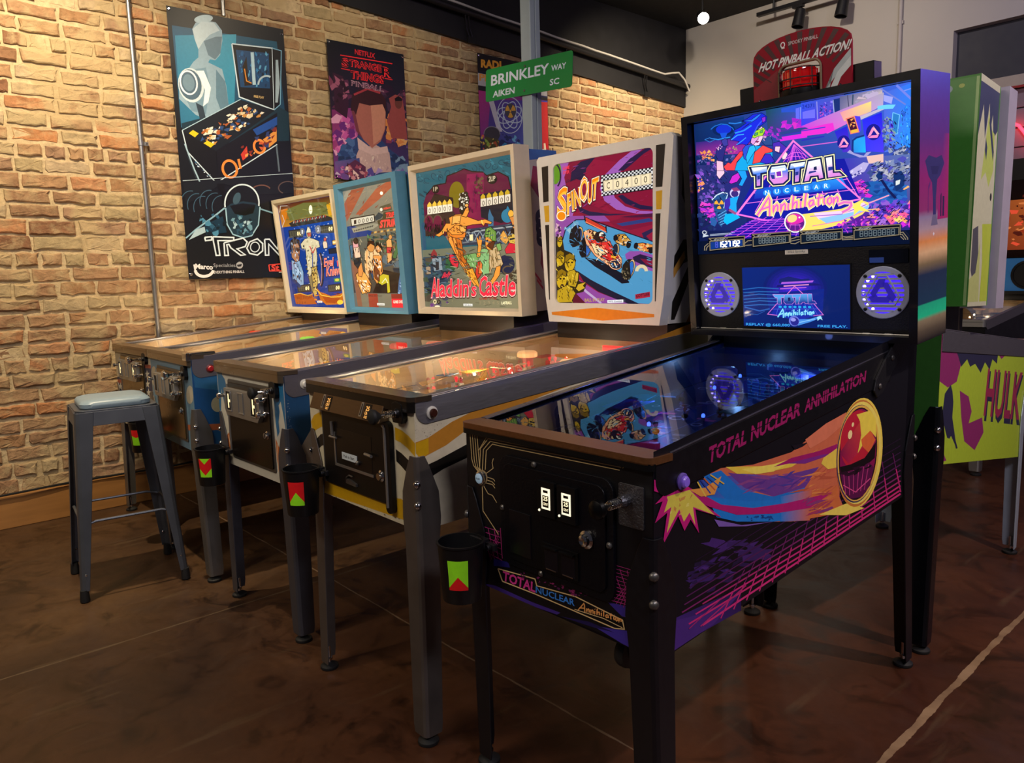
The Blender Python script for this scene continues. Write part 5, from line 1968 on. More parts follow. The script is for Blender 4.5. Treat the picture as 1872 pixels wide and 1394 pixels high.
def art_aladdin(A):
 A.crop(730, 240, .2583)
 # night-blue patterned frame of sky
 A.poly([118, 292, 802, 163, 868, 1258, 168, 1244], '1c5a68')
 A.scat([(130, 300), (800, 180), (810, 290), (140, 620)], 60, 12, ['164a58', '2a7080', '123c4a'], 3, 3, 20)
 for k in range(14):
  A.arc(150 + 48 * k, 330 - 9 * k + 20 * (k % 2), 22, 16, 4, '123a4c', 20, 300, 30 * k)
 # crimson palace arches
 A.poly([190, 440, 250, 375, 330, 360, 340, 310, 400, 290, 460, 262, 520, 282, 590, 285, 620, 310, 700, 285, 770, 320, 790, 400, 800, 640, 760, 680, 180, 720, 170, 500], '5c1636')
 A.line([190, 440, 250, 375, 330, 360, 340, 310, 400, 290, 460, 262, 520, 282, 590, 285, 620, 310, 700, 285, 770, 320, 790, 400], 7, '1c1214')
 A.ell(408, 440, 55, 92, '7a6a14')
 A.quad([(480, 300), (600, 290), (600, 680), (470, 690)], ['8a1a4a', '7a1844', '701640', '8a1a44'], 3)
 A.poly([570, 440, 800, 400, 806, 620, 720, 640, 580, 600], '1c1c28')
 A.poly([180, 600, 230, 560, 390, 560, 400, 720, 180, 730], '3a2a24')
 for x in (205, 270):
  A.ell(x, 640, 32, 58, '6a1a38')
  A.arc(x, 640, 34, 60, 7, '5a4a38', 180, 360)
 A.poly([150, 640, 175, 630, 185, 830, 158, 835], '24506a')
 A.poly([630, 580, 640, 540, 655, 580, 668, 600, 668, 680, 630, 690], '3a6a8a')
 A.ell(765, 590, 42, 48, '2a7898')
 A.poly([750, 560, 768, 520, 790, 560], '2a7898')
 A.poly([400, 690, 830, 640, 840, 780, 400, 800], '30384a')
 for k in range(9):
  A.line([440 + 44 * k, 700, 480 + 44 * k, 770], 6, '8a98a0')
  A.line([480 + 44 * k, 700, 440 + 44 * k, 770], 6, '8a98a0')
 A.line([420, 712, 840, 660], 10, 'a0a8a8')
 A.line([430, 780, 840, 735], 10, '6a7078')
 # player drums
 A.ell(258, 400, 27, 30, '1a1416')
 A.text('1P', (242, 415), (274, 412), (0, -30), 'b8a888', .03)
 A.ell(658, 335, 36, 34, '1a1416')
 A.text('2UP', (634, 352), (682, 346), (0, -36), 'c8b898', .03)
 A.scat([(540, 330), (590, 330), (590, 430), (535, 430)], 18, 15, ['3a2a20', '6a5038', '4a2a2a'], 4)
 A.poly([195, 530, 250, 430, 380, 460, 384, 480, 380, 560, 200, 580], '2a1a1a')
 for i in range(5):
  x = 198 + 36 * i
  y = 545 - 4.5 * i
  A.poly([x, y - 36, x + 16, y - 58, x + 30, y - 40, x + 30, y - 20, x, y - 18], 'f0c040')
  A.poly([x, y - 20, x + 33, y - 24, x + 34, y + 28, x, y + 32], 'f4e8cc')
  A.text('0', (x + 8, y + 24), (x + 24, y + 22), (0, -36), '3a2a20')
 A.poly([574, 455, 790, 412, 795, 500, 578, 528], '241a20')
 for i in range(5):
  x = 578 + 43 * i
  y = 500 - 7 * i
  A.poly([x, y - 46, x + 16, y - 66, x + 32, y - 50, x + 32, y - 28, x, y - 26], 'c8a428')
  A.poly([x, y - 28, x + 38, y - 34, x + 38, y + 20, x, y + 26], 'e4d8c0')
  A.text('0', (x + 10, y + 20), (x + 28, y + 17), (0, -38), '3a2a20')
 # ground, rugs, cushions
 A.quad([(155, 830), (850, 780), (868, 1258), (168, 1244)], ['6a705c', '7a7860', '8a8464', '6a6a54'], 5)
 A.poly([160, 880, 320, 870, 380, 960, 330, 1080, 180, 1180, 168, 1100], '2c4658')
 A.scat([(165, 900), (330, 880), (380, 1080), (170, 1200)], 40, 28, ['24384a', '3a5a60', '3a4a38', '1c2a3a', '4a4438'], 7, 1.8)
 A.poly([215, 860, 240, 820, 262, 850, 262, 890, 220, 890], '8a2a30')
 A.poly([225, 890, 290, 880, 300, 970, 240, 980], '8a98a0')
 A.poly([250, 910, 275, 905, 275, 970, 252, 975], '2a2a30')
 A.poly([180, 950, 212, 945, 215, 1000, 185, 1000], 'a08a70')
 A.poly([330, 880, 400, 950, 380, 985, 320, 960], '2a5a38')
 A.scat([(200, 1150), (340, 1120), (340, 1230), (210, 1240)], 22, 20, ['6a3a78', '8a5a90', '4a4a58'], 8)
 A.ell(760, 935, 62, 70, '1c2440')
 A.arc(775, 975, 38, 28, 10, '5a4a38', 0, 300)
 A.scat([(800, 980), (860, 970), (860, 1060), (780, 1080)], 18, 22, ['4a3a28', '6a5a40', '3a3428'], 9)
 # musicians at the right edge
 A.ink = ('2a1810', 3)
 A.ell(792, 575, 20, 26, 'f0b040')
 A.poly([780, 600, 830, 590, 838, 670, 810, 680, 800, 640], 'd88840')
 A.ell(808, 700, 16, 22, '2a1a14')
 A.poly([770, 740, 800, 710, 838, 730, 842, 800, 790, 800], 'd8b048')
 A.poly([750, 830, 780, 780, 842, 790, 842, 850, 760, 858], 'd02438')
 A.poly([710, 740, 740, 690, 760, 720, 780, 760, 760, 790, 730, 770], 'e0a048')
 A.line([750, 665, 775, 740], 6, '3a2010')
 A.scat([(720, 700), (840, 690), (840, 780), (740, 780)], 14, 12, ['3a2010', 'f0d070', '9a5a28'], 10)
 # dancing woman
 A.ink = ('2a1408', 4)
 SK, SD = 'f09a3c', 'c86a20'
 A.poly([352, 860, 380, 860, 420, 920, 410, 960, 378, 950, 350, 900], 'd8283c')
 A.poly([340, 690, 360, 640, 440, 620, 478, 660, 474, 720, 440, 770, 450, 850, 480, 930, 530, 1000, 560, 1080, 530, 1090, 480, 1010, 430, 930, 390, 850, 350, 770], SK)
 A.poly([400, 740, 440, 760, 452, 850, 500, 960, 540, 1040, 480, 970, 420, 870], SD)
 A.line([372, 720, 395, 830, 440, 930, 500, 1020], 6, 'a84a18')
 A.poly([345, 690, 372, 720, 440, 720, 470, 700, 466, 740, 400, 745, 356, 730], 'e8802a')
 A.poly([430, 640, 476, 650, 472, 700, 448, 712, 428, 690], 'f4b050')
 A.poly([360, 640, 352, 600, 400, 578, 450, 575, 490, 596, 560, 622, 610, 612, 660, 634, 650, 648, 610, 640, 600, 662, 585, 645, 520, 650, 478, 660, 440, 660, 400, 650, 350, 690, 315, 712, 280, 735, 250, 722, 280, 708, 300, 690, 330, 640], SK)
 A.poly([380, 590, 440, 585, 430, 640, 400, 640, 372, 650], 'f8b458')
 A.line([305, 690, 322, 720], 8, 'f8d060')
 A.line([585, 618, 592, 645], 8, 'f8d060')
 A.poly([440, 570, 450, 500, 490, 500, 496, 560, 478, 598, 446, 590], SK)
 A.poly([430, 560, 425, 480, 440, 430, 480, 420, 500, 470, 490, 520, 470, 540, 450, 580], '2a2018')
 A.scat([(430, 430), (490, 425), (490, 510), (430, 560)], 44, 9, ['e8e0c8', 'c8c0a8', '2a2420', 'f4ecd8'], 12)
 A.ell(480, 515, 14, 12, 'f0a850')
 A.line([478, 548, 492, 546], 4, '8a2a14')
 A.line([330, 730, 345, 760, 340, 700], 5, SD)
 A.poly([460, 980, 520, 960, 560, 1060, 570, 1110, 500, 1020], 'e8a030')
 A.scat([(450, 960), (530, 950), (560, 1050), (470, 1030)], 20, 11, ['f8d060', 'b87020', 'e8b040'], 13)
 # seated man in a turban
 A.poly([450, 870, 540, 850, 580, 900, 540, 960, 500, 950, 470, 900], '7aa860')
 A.poly([560, 830, 640, 810, 660, 870, 640, 1010, 600, 1030, 580, 960, 560, 920], '88b878')
 A.poly([640, 830, 700, 800, 740, 930, 720, 960, 660, 960, 640, 1020, 640, 900], 'd0b080')
 A.line([650, 840, 660, 960], 4, '8a6a40')
 A.line([690, 830, 705, 940], 4, 'a8885a')
 A.poly([690, 950, 725, 940, 715, 1010, 680, 1060, 650, 1090, 630, 1080, 670, 1020], SK)
 A.poly([550, 880, 560, 800, 548, 750, 556, 735, 566, 760, 572, 722, 584, 756, 590, 745, 585, 800, 575, 880], SK)
 A.poly([612, 800, 612, 740, 650, 730, 680, 780, 660, 830, 630, 830], SK)
 A.poly([640, 770, 680, 770, 665, 830, 640, 815, 630, 800], '5a2a14')
 A.ell(628, 762, 5, 4, '2a1810')
 A.ell(630, 800, 8, 6, 'a83028')
 A.poly([605, 740, 615, 680, 650, 665, 690, 700, 690, 770, 660, 765, 640, 738], '5a8a3a')
 for k in range(4):
  A.line([620 + 18 * k, 740 + 6 * k, 632 + 14 * k, 676 + 8 * k], 5, 'a0b85a')
 A.poly([690, 790, 720, 780, 732, 830, 700, 840], '7aa85a')
 A.poly([540, 1000, 548, 920, 570, 910, 585, 940, 580, 1010, 556, 1040], 'c83828')
 A.poly([560, 1000, 575, 905, 590, 930, 588, 1000], 'e07838')
 H = ['7a3a14', '5a2810', '8a4a1c']
 A.scat([(345, 640), (480, 620), (480, 720), (350, 740)], 24, 5, H, 71, 4, 20)
 A.scat([(370, 740), (440, 740), (540, 1060), (480, 1010)], 40, 5, H, 72, 5, 65)
 A.scat([(620, 830), (720, 820), (730, 950), (640, 1000)], 30, 5, ['6a5028', '8a7040'], 73, 5, 80)
 A.scat([(470, 860), (640, 830), (620, 1000), (500, 940)], 30, 5, ['3a6a3a', '4a7a4a', 'b8d8a0'], 74, 4, 60)
 A.scat([(160, 860), (400, 850), (400, 1000), (170, 1180)], 70, 7, ['14202c', '1c2a34', '5a7080'], 75, 4, 10)
 A.scat([(180, 610), (350, 600), (340, 740), (180, 740)], 40, 7, ['1a1214', '4a1028'], 76, 4, 80)
 A.scat([(400, 690), (840, 640), (840, 780), (400, 800)], 40, 6, ['1c222e', '5a6a78'], 77, 4, 0)
 A.scat([(490, 310), (570, 300), (560, 560), (500, 570)], 16, 7, ['4a1030', '6a1a40'], 78, 4, 80)
 A.scat([(420, 800), (860, 780), (868, 1240), (190, 1240)], 60, 6, ['4a4a38', '6a6850', '9a9474'], 79, 6, 5)
 # lantern
 A.ink = None
 A.poly([500, 722, 525, 718, 526, 762, 502, 764], 'f8e8b0')
 # title
 A.crop(730, 240, .2583)
 P = (('A', (216, 1168), (262, 1166), (6, -145)), ('laddin', (262, 1165), (490, 1162), (4, -130)), ("'s", (492, 1160), (545, 1160), (4, -105)), ('C', (566, 1160), (622, 1158), (6, -145)), ('astle', (612, 1158), (830, 1156), (10, -152)))
 for t, p0, p1, up in P:
  A.text(t, (p0[0] - 5, p0[1] + 8), (p1[0] + 6, p1[1] + 8), (up[0], up[1] - 12), '4a1018', .05)
 for t, p0, p1, up in P:
  A.text(t, (p0[0] - 2, p0[1] + 4), (p1[0] + 3, p1[1] + 4), (up[0], up[1] - 6), 'f8c8b8', .035)
 for t, p0, p1, up in P:
  A.text(t, p0, p1, up, 'f02c44', .02)
 A.text('Bally', (296, 1030), (356, 1018), (8, -38), 'e83048', .02, 1)
 A.text('GAME OVER', (566, 1190), (698, 1188), (0, -16), 'a03a28', .02)
 A.ell(244, 1203, 12, 16, 'e8d8a0')
 A.ell(272, 1203, 12, 16, '2a2018')
 A.text('1', (240, 1210), (248, 1210), (0, -14), '2a2018')
 A.text('2', (267, 1210), (277, 1210), (0, -14), 'b8a888')
 A.text('1 2 3 4 5', (572, 1226), (712, 1224), (0, -26), '9a8c6a')
 A.text('LAST', (730, 1224), (770, 1222), (0, -20), 'f8f0c0', .04)
 A.text('BALL', (768, 1224), (806, 1222), (0, -22), 'f0e4b0', .04)
 A.ell(262, 1238, 20, 8, 'f8e8c0')
 A.poly([452, 1218, 519, 1219, 519, 1238, 453, 1236], 'e8e8e0')
 A.text('1976 Bally', (458, 1234), (514, 1235), (0, -10), '3a3a3a')


def art_triple(A):
 A.crop(480, 300, .2152)
 A.poly([688, 230, 1106, 143, 1202, 1222, 762, 1216], '6a6458')
 # sunburst
 A.quad([(690, 230), (1106, 145), (1140, 560), (715, 640)], ['8a8472', '8f8872', '6f6a58', '7a7460'], 4)
 A.poly([700, 330, 760, 220, 870, 195, 760, 400, 715, 480], 'a05438')
 A.poly([790, 420, 960, 210, 1040, 150, 1106, 145, 1106, 180, 980, 300, 830, 420], 'a8583a')
 A.poly([715, 230, 760, 215, 700, 330, 695, 280], '9a9480')
 A.ell(1005, 245, 12, 14, 'fff0c0', 0, 14, 1.6)
 # blue band and alley
 A.poly([716, 520, 760, 510, 930, 560, 900, 600, 720, 630], '1c3a78')
 A.poly([745, 450, 945, 415, 950, 480, 752, 520], '1c1814')
 A.poly([752, 458, 938, 424, 942, 474, 758, 512], 'd8d0b8')
 for i in range(5):
  A.text('10000'[i], (775 + 34 * i, 500 - 6 * i), (795 + 34 * i, 496 - 6 * i), (0, -36), '2a2420')
 A.poly([755, 535, 940, 490, 985, 500, 930, 540, 770, 570], '9a947c')
 for k in range(11):
  A.line([775 + 15 * k, 560 - 4 * k, 782 + 15 * k, 548 - 4 * k], 7, '2a2a24')
 A.poly([945, 440, 980, 400, 1020, 420, 1000, 450, 955, 470], '2c3a40')
 A.poly([985, 355, 1080, 325, 1090, 380, 1000, 400], '55503a')
 A.text('Williams', (1018, 382), (1078, 366), (0, -18), 'e84838', .04)
 A.ell(1002, 378, 11, 14, 'f0e8d0')
 A.poly([968, 470, 1010, 450, 1020, 400, 1140, 380, 1150, 520, 985, 540], '4a4028')
 A.text('TRIPLE', (1034, 446), (1148, 430), (4, -42), 'f04038', .05)
 A.text('STRIKE', (985, 528), (1152, 506), (8, -62), 'f04a40', .05)
 A.line([1040, 448, 1148, 432], 2, 'f8d0b0')
 A.poly([1100, 340, 1125, 320, 1130, 360, 1110, 370], '20323c')
 # lanes and crowd
 A.quad([(730, 620), (1160, 550), (1190, 1090), (760, 1090)], ['5a6058', '6f6a50', '4a3c34', '3a3430'], 4)
 for k in range(9):
  A.poly([915 + 26 * k, 580 - 4 * k, 935 + 26 * k, 576 - 4 * k, 935 + 26 * k, 560 - 4 * k, 917 + 26 * k, 564 - 4 * k], 'd8a858' if k % 2 else '6a4a28')
 A.scat([(890, 600), (1160, 560), (1170, 780), (900, 660)], 60, 22, ['3a5a68', '7a6a4a', '2a3a40', '5a7a50', '8a5a38', '3a4a38'], 3, 2)
 A.scat([(1040, 780), (1170, 720), (1180, 900), (1050, 900)], 30, 34, ['3a4a58', '5a6a70', '2a3038', '7a7a6a'], 4, 1.6)
 A.poly([920, 1090, 1000, 880, 1170, 920, 1190, 1090], '241a16')
 A.poly([745, 800, 800, 860, 830, 1210, 790, 1208, 750, 900], '8a5a42')
 # striped floor
 A.poly([815, 1095, 1200, 1095, 1202, 1222, 830, 1218], '7a7460')
 A.poly([880, 1095, 960, 1095, 968, 1216, 888, 1214], '9a3a28')
 A.poly([1075, 1095, 1180, 1095, 1186, 1140, 1078, 1140], '8a3024')
 A.poly([1078, 1138, 1186, 1138, 1190, 1216, 1082, 1216], 'e82c34')
 A.text('GAME OVER', (1092, 1178), (1182, 1176), (0, -26), 'f8e0c8', .04)
 A.text('BALL IN PLAY', (886, 1122), (1000, 1122), (0, -16), '4a3028')
 A.poly([954, 1178, 1020, 1180, 1020, 1200, 955, 1198], 'e4e0d4')
 A.text('1975 Williams', (958, 1194), (1016, 1195), (0, -9), '3a3a3a')
 # figures
 A.ink = ('1a120c', 4)
 A.poly([760, 640, 800, 620, 810, 690, 830, 770, 800, 800, 770, 780], 'e0a0a0')
 A.poly([765, 700, 815, 690, 825, 790, 780, 800], 'f0c8a8')
 A.ell(788, 640, 20, 26, '2a1a18')
 A.poly([765, 790, 820, 780, 830, 870, 800, 880, 770, 840], '14202c')
 A.poly([735, 680, 760, 670, 765, 780, 745, 790], '4a6a80')
 A.poly([860, 730, 890, 690, 960, 690, 990, 760, 960, 850, 930, 900, 880, 900, 880, 970, 865, 960, 855, 850], 'f0c890')
 A.ell(912, 690, 32, 44, 'd8924a')
 A.poly([880, 690, 890, 640, 935, 640, 945, 680, 910, 660], '3a2014')
 A.line([880, 720, 870, 850, 885, 960], 16, 'e8b070')
 A.poly([900, 900, 990, 880, 990, 920, 920, 970], '24486a')
 A.poly([930, 760, 1000, 760, 1010, 900, 960, 1010, 930, 960, 925, 850], 'e8984a')
 A.ell(975, 700, 26, 38, 'e09a58')
 A.poly([950, 690, 960, 650, 1000, 660, 1010, 720, 995, 700, 970, 672], '14100e')
 A.scat([(930, 790), (990, 780), (990, 860), (930, 870)], 26, 11, ['fff4e0', 'f8d8a8', 'e8a060'], 6)
 A.poly([960, 950, 1010, 920, 1060, 930, 1070, 1080, 1045, 1090, 1040, 1000, 1000, 1020, 970, 1000], 'c8b828')
 A.line([1000, 1000, 1030, 960, 1050, 1000], 6, 'f0f0c0')
 A.poly([935, 830, 980, 900, 980, 990, 940, 960], '7a4020')
 A.poly([780, 930, 830, 880, 870, 930, 910, 1010, 900, 1080, 830, 1100, 800, 1020], 'f0a850')
 A.poly([800, 880, 830, 820, 845, 900, 830, 950, 800, 940], 'e09048')
 A.scat([(840, 960), (905, 1000), (890, 1080), (830, 1070)], 22, 12, ['fff0d0', 'f8d090', 'e08838'], 7)
 A.poly([1040, 640, 1080, 600, 1090, 690, 1085, 800, 1050, 830, 1045, 700], 'e8a860')
 A.poly([1042, 690, 1085, 690, 1082, 740, 1044, 740], 'c83838')
 A.ell(1075, 605, 15, 20, 'd8924a')
 A.poly([1130, 640, 1160, 590, 1165, 680, 1120, 790, 1090, 780], '4a7040')
 A.poly([1140, 980, 1180, 830, 1196, 1000, 1198, 1090, 1130, 1090], '4a6a90')
 A.scat([(1140, 1000), (1190, 980), (1196, 1090), (1140, 1090)], 12, 16, ['2a4468', '8aa8c8', '1a2a40'], 8)
 A.ell(1170, 870, 24, 36, '8a98a0')
 A.scat([(860, 700), (1000, 700), (1000, 960), (870, 960)], 46, 6, ['5a2c14', '8a4a20', 'fff0d0', '3a1c10'], 95, 4, 75)
 A.scat([(780, 900), (910, 960), (900, 1090), (810, 1090)], 40, 6, ['8a4a18', '5a2a10', 'fff4dc'], 96, 4, 60)
 A.scat([(740, 620), (1160, 560), (1180, 900), (760, 800)], 60, 6, ['1c1814', '2a2a24', 'a89a78', '3a4a50'], 97, 4, 80)
 A.scat([(690, 240), (1106, 150), (1130, 420), (715, 480)], 40, 5, ['7a7460', '9a8c70', '8a4a34'], 98, 5, -45)


def art_evel(A):
 A.crop(480, 300, .2152)
 A.poly([135, 345, 566, 280, 696, 1236, 222, 1204], '1a3a84')
 # sunset over a grandstand
 A.quad([(135, 345), (566, 282), (590, 470), (165, 520)], ['5a2418', '5a2a1c', 'b09828', 'c07a20'], 4)
 A.poly([200, 380, 340, 330, 520, 330, 560, 420, 400, 440, 230, 470], '707038')
 A.poly([520, 350, 566, 330, 580, 430, 540, 440], 'd8a020')
 A.poly([160, 380, 215, 370, 200, 460, 172, 510], 'd07818')
 A.ell(396, 385, 14, 36, 'fff0c0', 0, 14, 1.4)
 A.poly([220, 490, 270, 465, 500, 430, 560, 450, 590, 475, 400, 500, 240, 520], '38302c')
 for k in range(18):
  A.line([255 + 15 * k, 490 - 2.4 * k, 262 + 15 * k, 472 - 2.4 * k], 6, 'b84838' if k % 2 else 'b8b0a0')
 A.line([150, 400, 160, 350, 215, 350], 5, 'c8c0b0')
 A.line([165, 520, 185, 470, 170, 420], 5, 'c8c0b0')
 # stars over deep blue
 A.quad([(170, 530), (600, 470), (690, 1140), (235, 1100)], ['1c3c90', '1a48a0', '163a88', '183274'], 4)
 rn = random.Random(9)
 for _ in range(46):
  u, v = rn.random(), rn.random()
  x = 180 + 410 * u + 50 * v
  y = 540 + 560 * v - 50 * u
  r = rn.uniform(5, 11)
  st = []
  for i in range(10):
   a = math.pi * i / 5 + .3
   q = r if i % 2 == 0 else r * .4
   st += [x + q * math.sin(a), y - q * math.cos(a)]
  A.poly(st, 'c8d0e0')
 # four score windows
 for x, y in ((215, 545), (470, 515), (272, 1015), (530, 1020)):
  A.poly([x, y, x + 110, y - 10, x + 118, y + 60, x + 6, y + 64], '2a2a2e')
  A.poly([x + 8, y + 8, x + 104, y, x + 110, y + 50, x + 14, y + 54], '55503f')
  for k in range(4):
   A.line([x + 26 + 18 * k, y + 12, x + 30 + 18 * k, y + 48], 3, '2a2a2a')
  A.text('0', (x + 70, y + 44), (x + 84, y + 43), (0, -32), 'ffe0a0', .04, 0, 1.7)
  A.text('0', (x + 88, y + 42), (x + 102, y + 41), (0, -32), 'ffd890', .04, 0, 1.6)
 A.ell(456, 545, 24, 34, '7a7a80')
 A.text('2', (447, 562), (466, 560), (0, -32), 'e0e0e0', .03)
 A.ell(328, 560, 20, 30, '6a6a70')
 A.text('1', (322, 575), (334, 574), (0, -30), 'd8d8d8', .03)
 A.ink = ('141420', 4)
 # portrait on the left: man in a pale blue shirt
 A.poly([228, 640, 262, 610, 300, 640, 304, 720, 296, 800, 268, 810, 236, 770], 'b07c58')
 A.poly([226, 700, 232, 630, 262, 606, 302, 630, 306, 690, 290, 650, 250, 660, 240, 720], '3c2a22')
 A.poly([262, 690, 300, 690, 298, 720, 266, 722], '5a3a2c')
 A.line([270, 770, 295, 768], 5, '6a3428')
 A.poly([232, 790, 270, 810, 300, 800, 330, 900, 330, 1010, 280, 1020, 236, 960], '8aa8c4')
 A.poly([250, 820, 285, 830, 300, 900, 270, 960], 'a8c4dc')
 A.line([240, 960, 300, 1030], 26, '2a3a68')
 # rider in white leathers on a motorcycle
 A.poly([360, 560, 372, 515, 395, 540, 402, 600, 380, 620, 362, 600], 'e8dcb8')
 A.poly([366, 570, 398, 568, 398, 600, 372, 602], 'c05a40')
 A.poly([312, 660, 345, 620, 380, 610, 420, 620, 460, 640, 470, 690, 440, 700, 446, 780, 440, 850, 450, 900, 470, 1000, 440, 1010, 420, 930, 400, 900, 380, 960, 366, 900, 356, 780, 350, 700, 320, 700], 'd8cca4')
 A.scat([(330, 640), (450, 640), (450, 900), (360, 940)], 70, 14, ['b0a47c', 'f0e8c8', '8a7c58', 'c8bc90', '4a4438'], 5, .6, 10)
 A.line([386, 680, 410, 740, 436, 690], 8, 'c02c38')
 A.line([410, 740, 405, 900], 7, '3a4a88')
 A.arc(468, 880, 26, 150, 12, '2a2420', -70, 90, -2)
 A.arc(460, 880, 22, 140, 5, 'c89060', -70, 90, -2)
 A.poly([400, 860, 440, 850, 450, 980, 440, 1090, 420, 1130, 405, 1060, 395, 960], 'c8a858')
 A.scat([(390, 860), (450, 850), (450, 1090), (405, 1100)], 46, 13, ['4a3a20', 'e8c878', '8a6a30', '2a2a40', 'd8b058'], 6, .6)
 A.poly([370, 940, 400, 930, 410, 1060, 400, 1090], '8a7a50')
 # small cheering figure and lit panels
 A.poly([492, 660, 510, 620, 530, 660, 532, 700, 500, 705], 'e8d0b0')
 A.ell(512, 628, 12, 16, 'c8504a')
 A.poly([570, 640, 620, 632, 622, 672, 574, 676], 'e8a840')
 A.text('PLAYER', (576, 664), (616, 660), (0, -16), 'fff0c0', .03, 0, 1.6)
 A.poly([540, 710, 615, 700, 620, 745, 546, 750], '2c2c34')
 A.poly([612, 706, 628, 704, 630, 742, 616, 744], 'ffd890', 1.5)
 A.ink = None
 A.scat([(240, 640), (300, 640), (320, 1010), (240, 980)], 40, 6, ['4a3020', '2a4060', 'c8dcec', '6a4830'], 91, 4, 80)
 A.scat([(250, 1090), (680, 1100), (670, 1190), (260, 1180)], 50, 6, ['8a3a10', 'e08828', 'f0b848', '6a2a10'], 92, 4, 15)
 A.scat([(200, 390), (560, 340), (560, 430), (220, 470)], 30, 6, ['5a5a28', '8a8a48', '7a6a28'], 93, 5, -8)
 # title
 for t, p0, p1, up in (('Evel', (502, 858), (580, 850), (2, -74)), ('Knievel', (522, 940), (660, 930), (0, -84))):
  A.text(t, (p0[0] - 3, p0[1] + 5), (p1[0] + 4, p1[1] + 5), (up[0], up[1] - 8), '3a1418', .05)
  A.text(t, p0, p1, up, 'f8a890', .035)
  A.text(t, (p0[0] + 1, p0[1] - 2), (p1[0], p1[1] - 2), (up[0], up[1] + 5), 'f06a58', .0)
 A.line([612, 810, 618, 860], 8, 'e85a50')
 A.line([632, 806, 637, 858], 8, 'e85a50')
 A.poly([584, 965, 650, 960, 654, 996, 590, 998], '3a8a4a')
 A.ell(612, 978, 18, 12, 'd8c850')
 # flames and dust
 A.poly([245, 1100, 300, 1090, 360, 1110, 400, 1100, 420, 1150, 440, 1190, 330, 1190, 260, 1180], 'b05418')
 A.poly([440, 1040, 470, 1080, 520, 1100, 560, 1120, 620, 1110, 680, 1090, 690, 1130, 640, 1200, 520, 1200, 470, 1150], 'c06a1c')
 A.poly([470, 1090, 520, 1120, 580, 1140, 640, 1140, 600, 1190, 520, 1180], 'a84c18')
 A.line([440, 1060, 480, 1110, 560, 1130, 640, 1130, 684, 1096], 8, 'f0c048')
 A.line([245, 1095, 300, 1086, 360, 1108, 404, 1100], 7, 'e8b040')
 A.text('BALL IN PLAY', (270, 1140), (400, 1130), (0, -26), '7a3418')
 A.text('1 2 3 4', (270, 1184), (344, 1180), (0, -22), '7a3418')
 A.ell(640, 1180, 26, 22, 'f8b838', 0, 14, 1.3)
 A.poly([440, 1160, 486, 1162, 486, 1180, 442, 1178], 'e4e0d8')
 A.text('1977 Bally', (444, 1175), (482, 1176), (0, -8), '3a3a3a')


# ---- painted cabinets
def spin_front(A, n):
 A.crop(560, 690, .2009)
 Y, K = 'c79a10', '14110f'
 A.poly([40, 400, 70, 340, 130, 310, 180, 306, 180, 440, 130, 450, 80, 480, 60, 470], Y)
 A.poly([90, 560, 130, 515, 190, 496, 190, 600, 140, 620, 100, 660], K)
 A.poly([806, 450, 870, 480, 930, 530, 990, 600, 990, 720, 920, 640, 860, 590, 810, 565], Y)
 A.poly([815, 650, 870, 690, 930, 750, 990, 830, 990, 920, 930, 880, 860, 800, 820, 760], K)
 A.poly([180, 1390, 180, 880, 250, 900, 380, 960, 560, 1040, 740, 1090, 860, 1100, 930, 1150, 935, 1310, 560, 1180, 180, 1050], Y)
 A.scat([(200, 1060), (900, 1290), (900, 1310), (200, 1075)], 20, 6, ['8a7a58', '6a5a3c'], 2, 2, 20)
 A.scat([(560, 690), (960, 720), (960, 900), (820, 900)], 12, 5, ['8a7c60', '9a8c70'], 4)


def spin_side(A, n):
 A.crop(540, 680, .2152)
 A.scat([(1010, 420), (1300, 420), (1300, 560), (1010, 580)], 60, 5, ['9a917e', 'a89e8a', '8a8070'], 3)
 A.poly([1005, 600, 1130, 555, 1330, 420, 1480, 345, 1700, 250, 2100, 90, 3600, -500, 3600, -350, 2100, 200, 1700, 370, 1440, 500, 1280, 620, 1130, 700, 1060, 740, 1020, 680], 'b87c28')
 A.poly([1000, 610, 1130, 560, 1132, 690, 1062, 735, 1020, 690], 'c79a10')
 A.poly([1090, 800, 1200, 750, 1440, 620, 1700, 480, 2100, 280, 3600, -300, 3600, -120, 2100, 420, 1700, 600, 1450, 730, 1260, 820, 1120, 910], '14110f')


def spin_boxside(A, w, h):
 A.fn = lambda u, v: (u * w, v * h)
 A.clip = (0, w, 0, h)
 A.poly([(.10, .98), (.35, .80), (.30, .62), (.12, .70)], '16120f')
 A.poly([(.4, 1), (1, 1), (1, .45), (.55, .48), (.30, .56), (.42, .75)], 'a8703a')
 A.ell(.62, .62, .22, .05, '16120f')
 A.poly([(.0, .36), (.25, .46), (.75, .47), (1, .40), (1, .30), (.6, .36), (.3, .33), (.05, .26)], '16120f')
 A.poly([(.02, .30), (.3, .40), (.34, .36), (.05, .25)], 'c08a3a')
 A.poly([(.05, .12), (.45, .32), (.60, .30), (.15, .02), (.05, .02)], '16120f')
 A.poly([(.5, 0), (.95, .25), (1, .25), (1, 0)], 'a8703a')


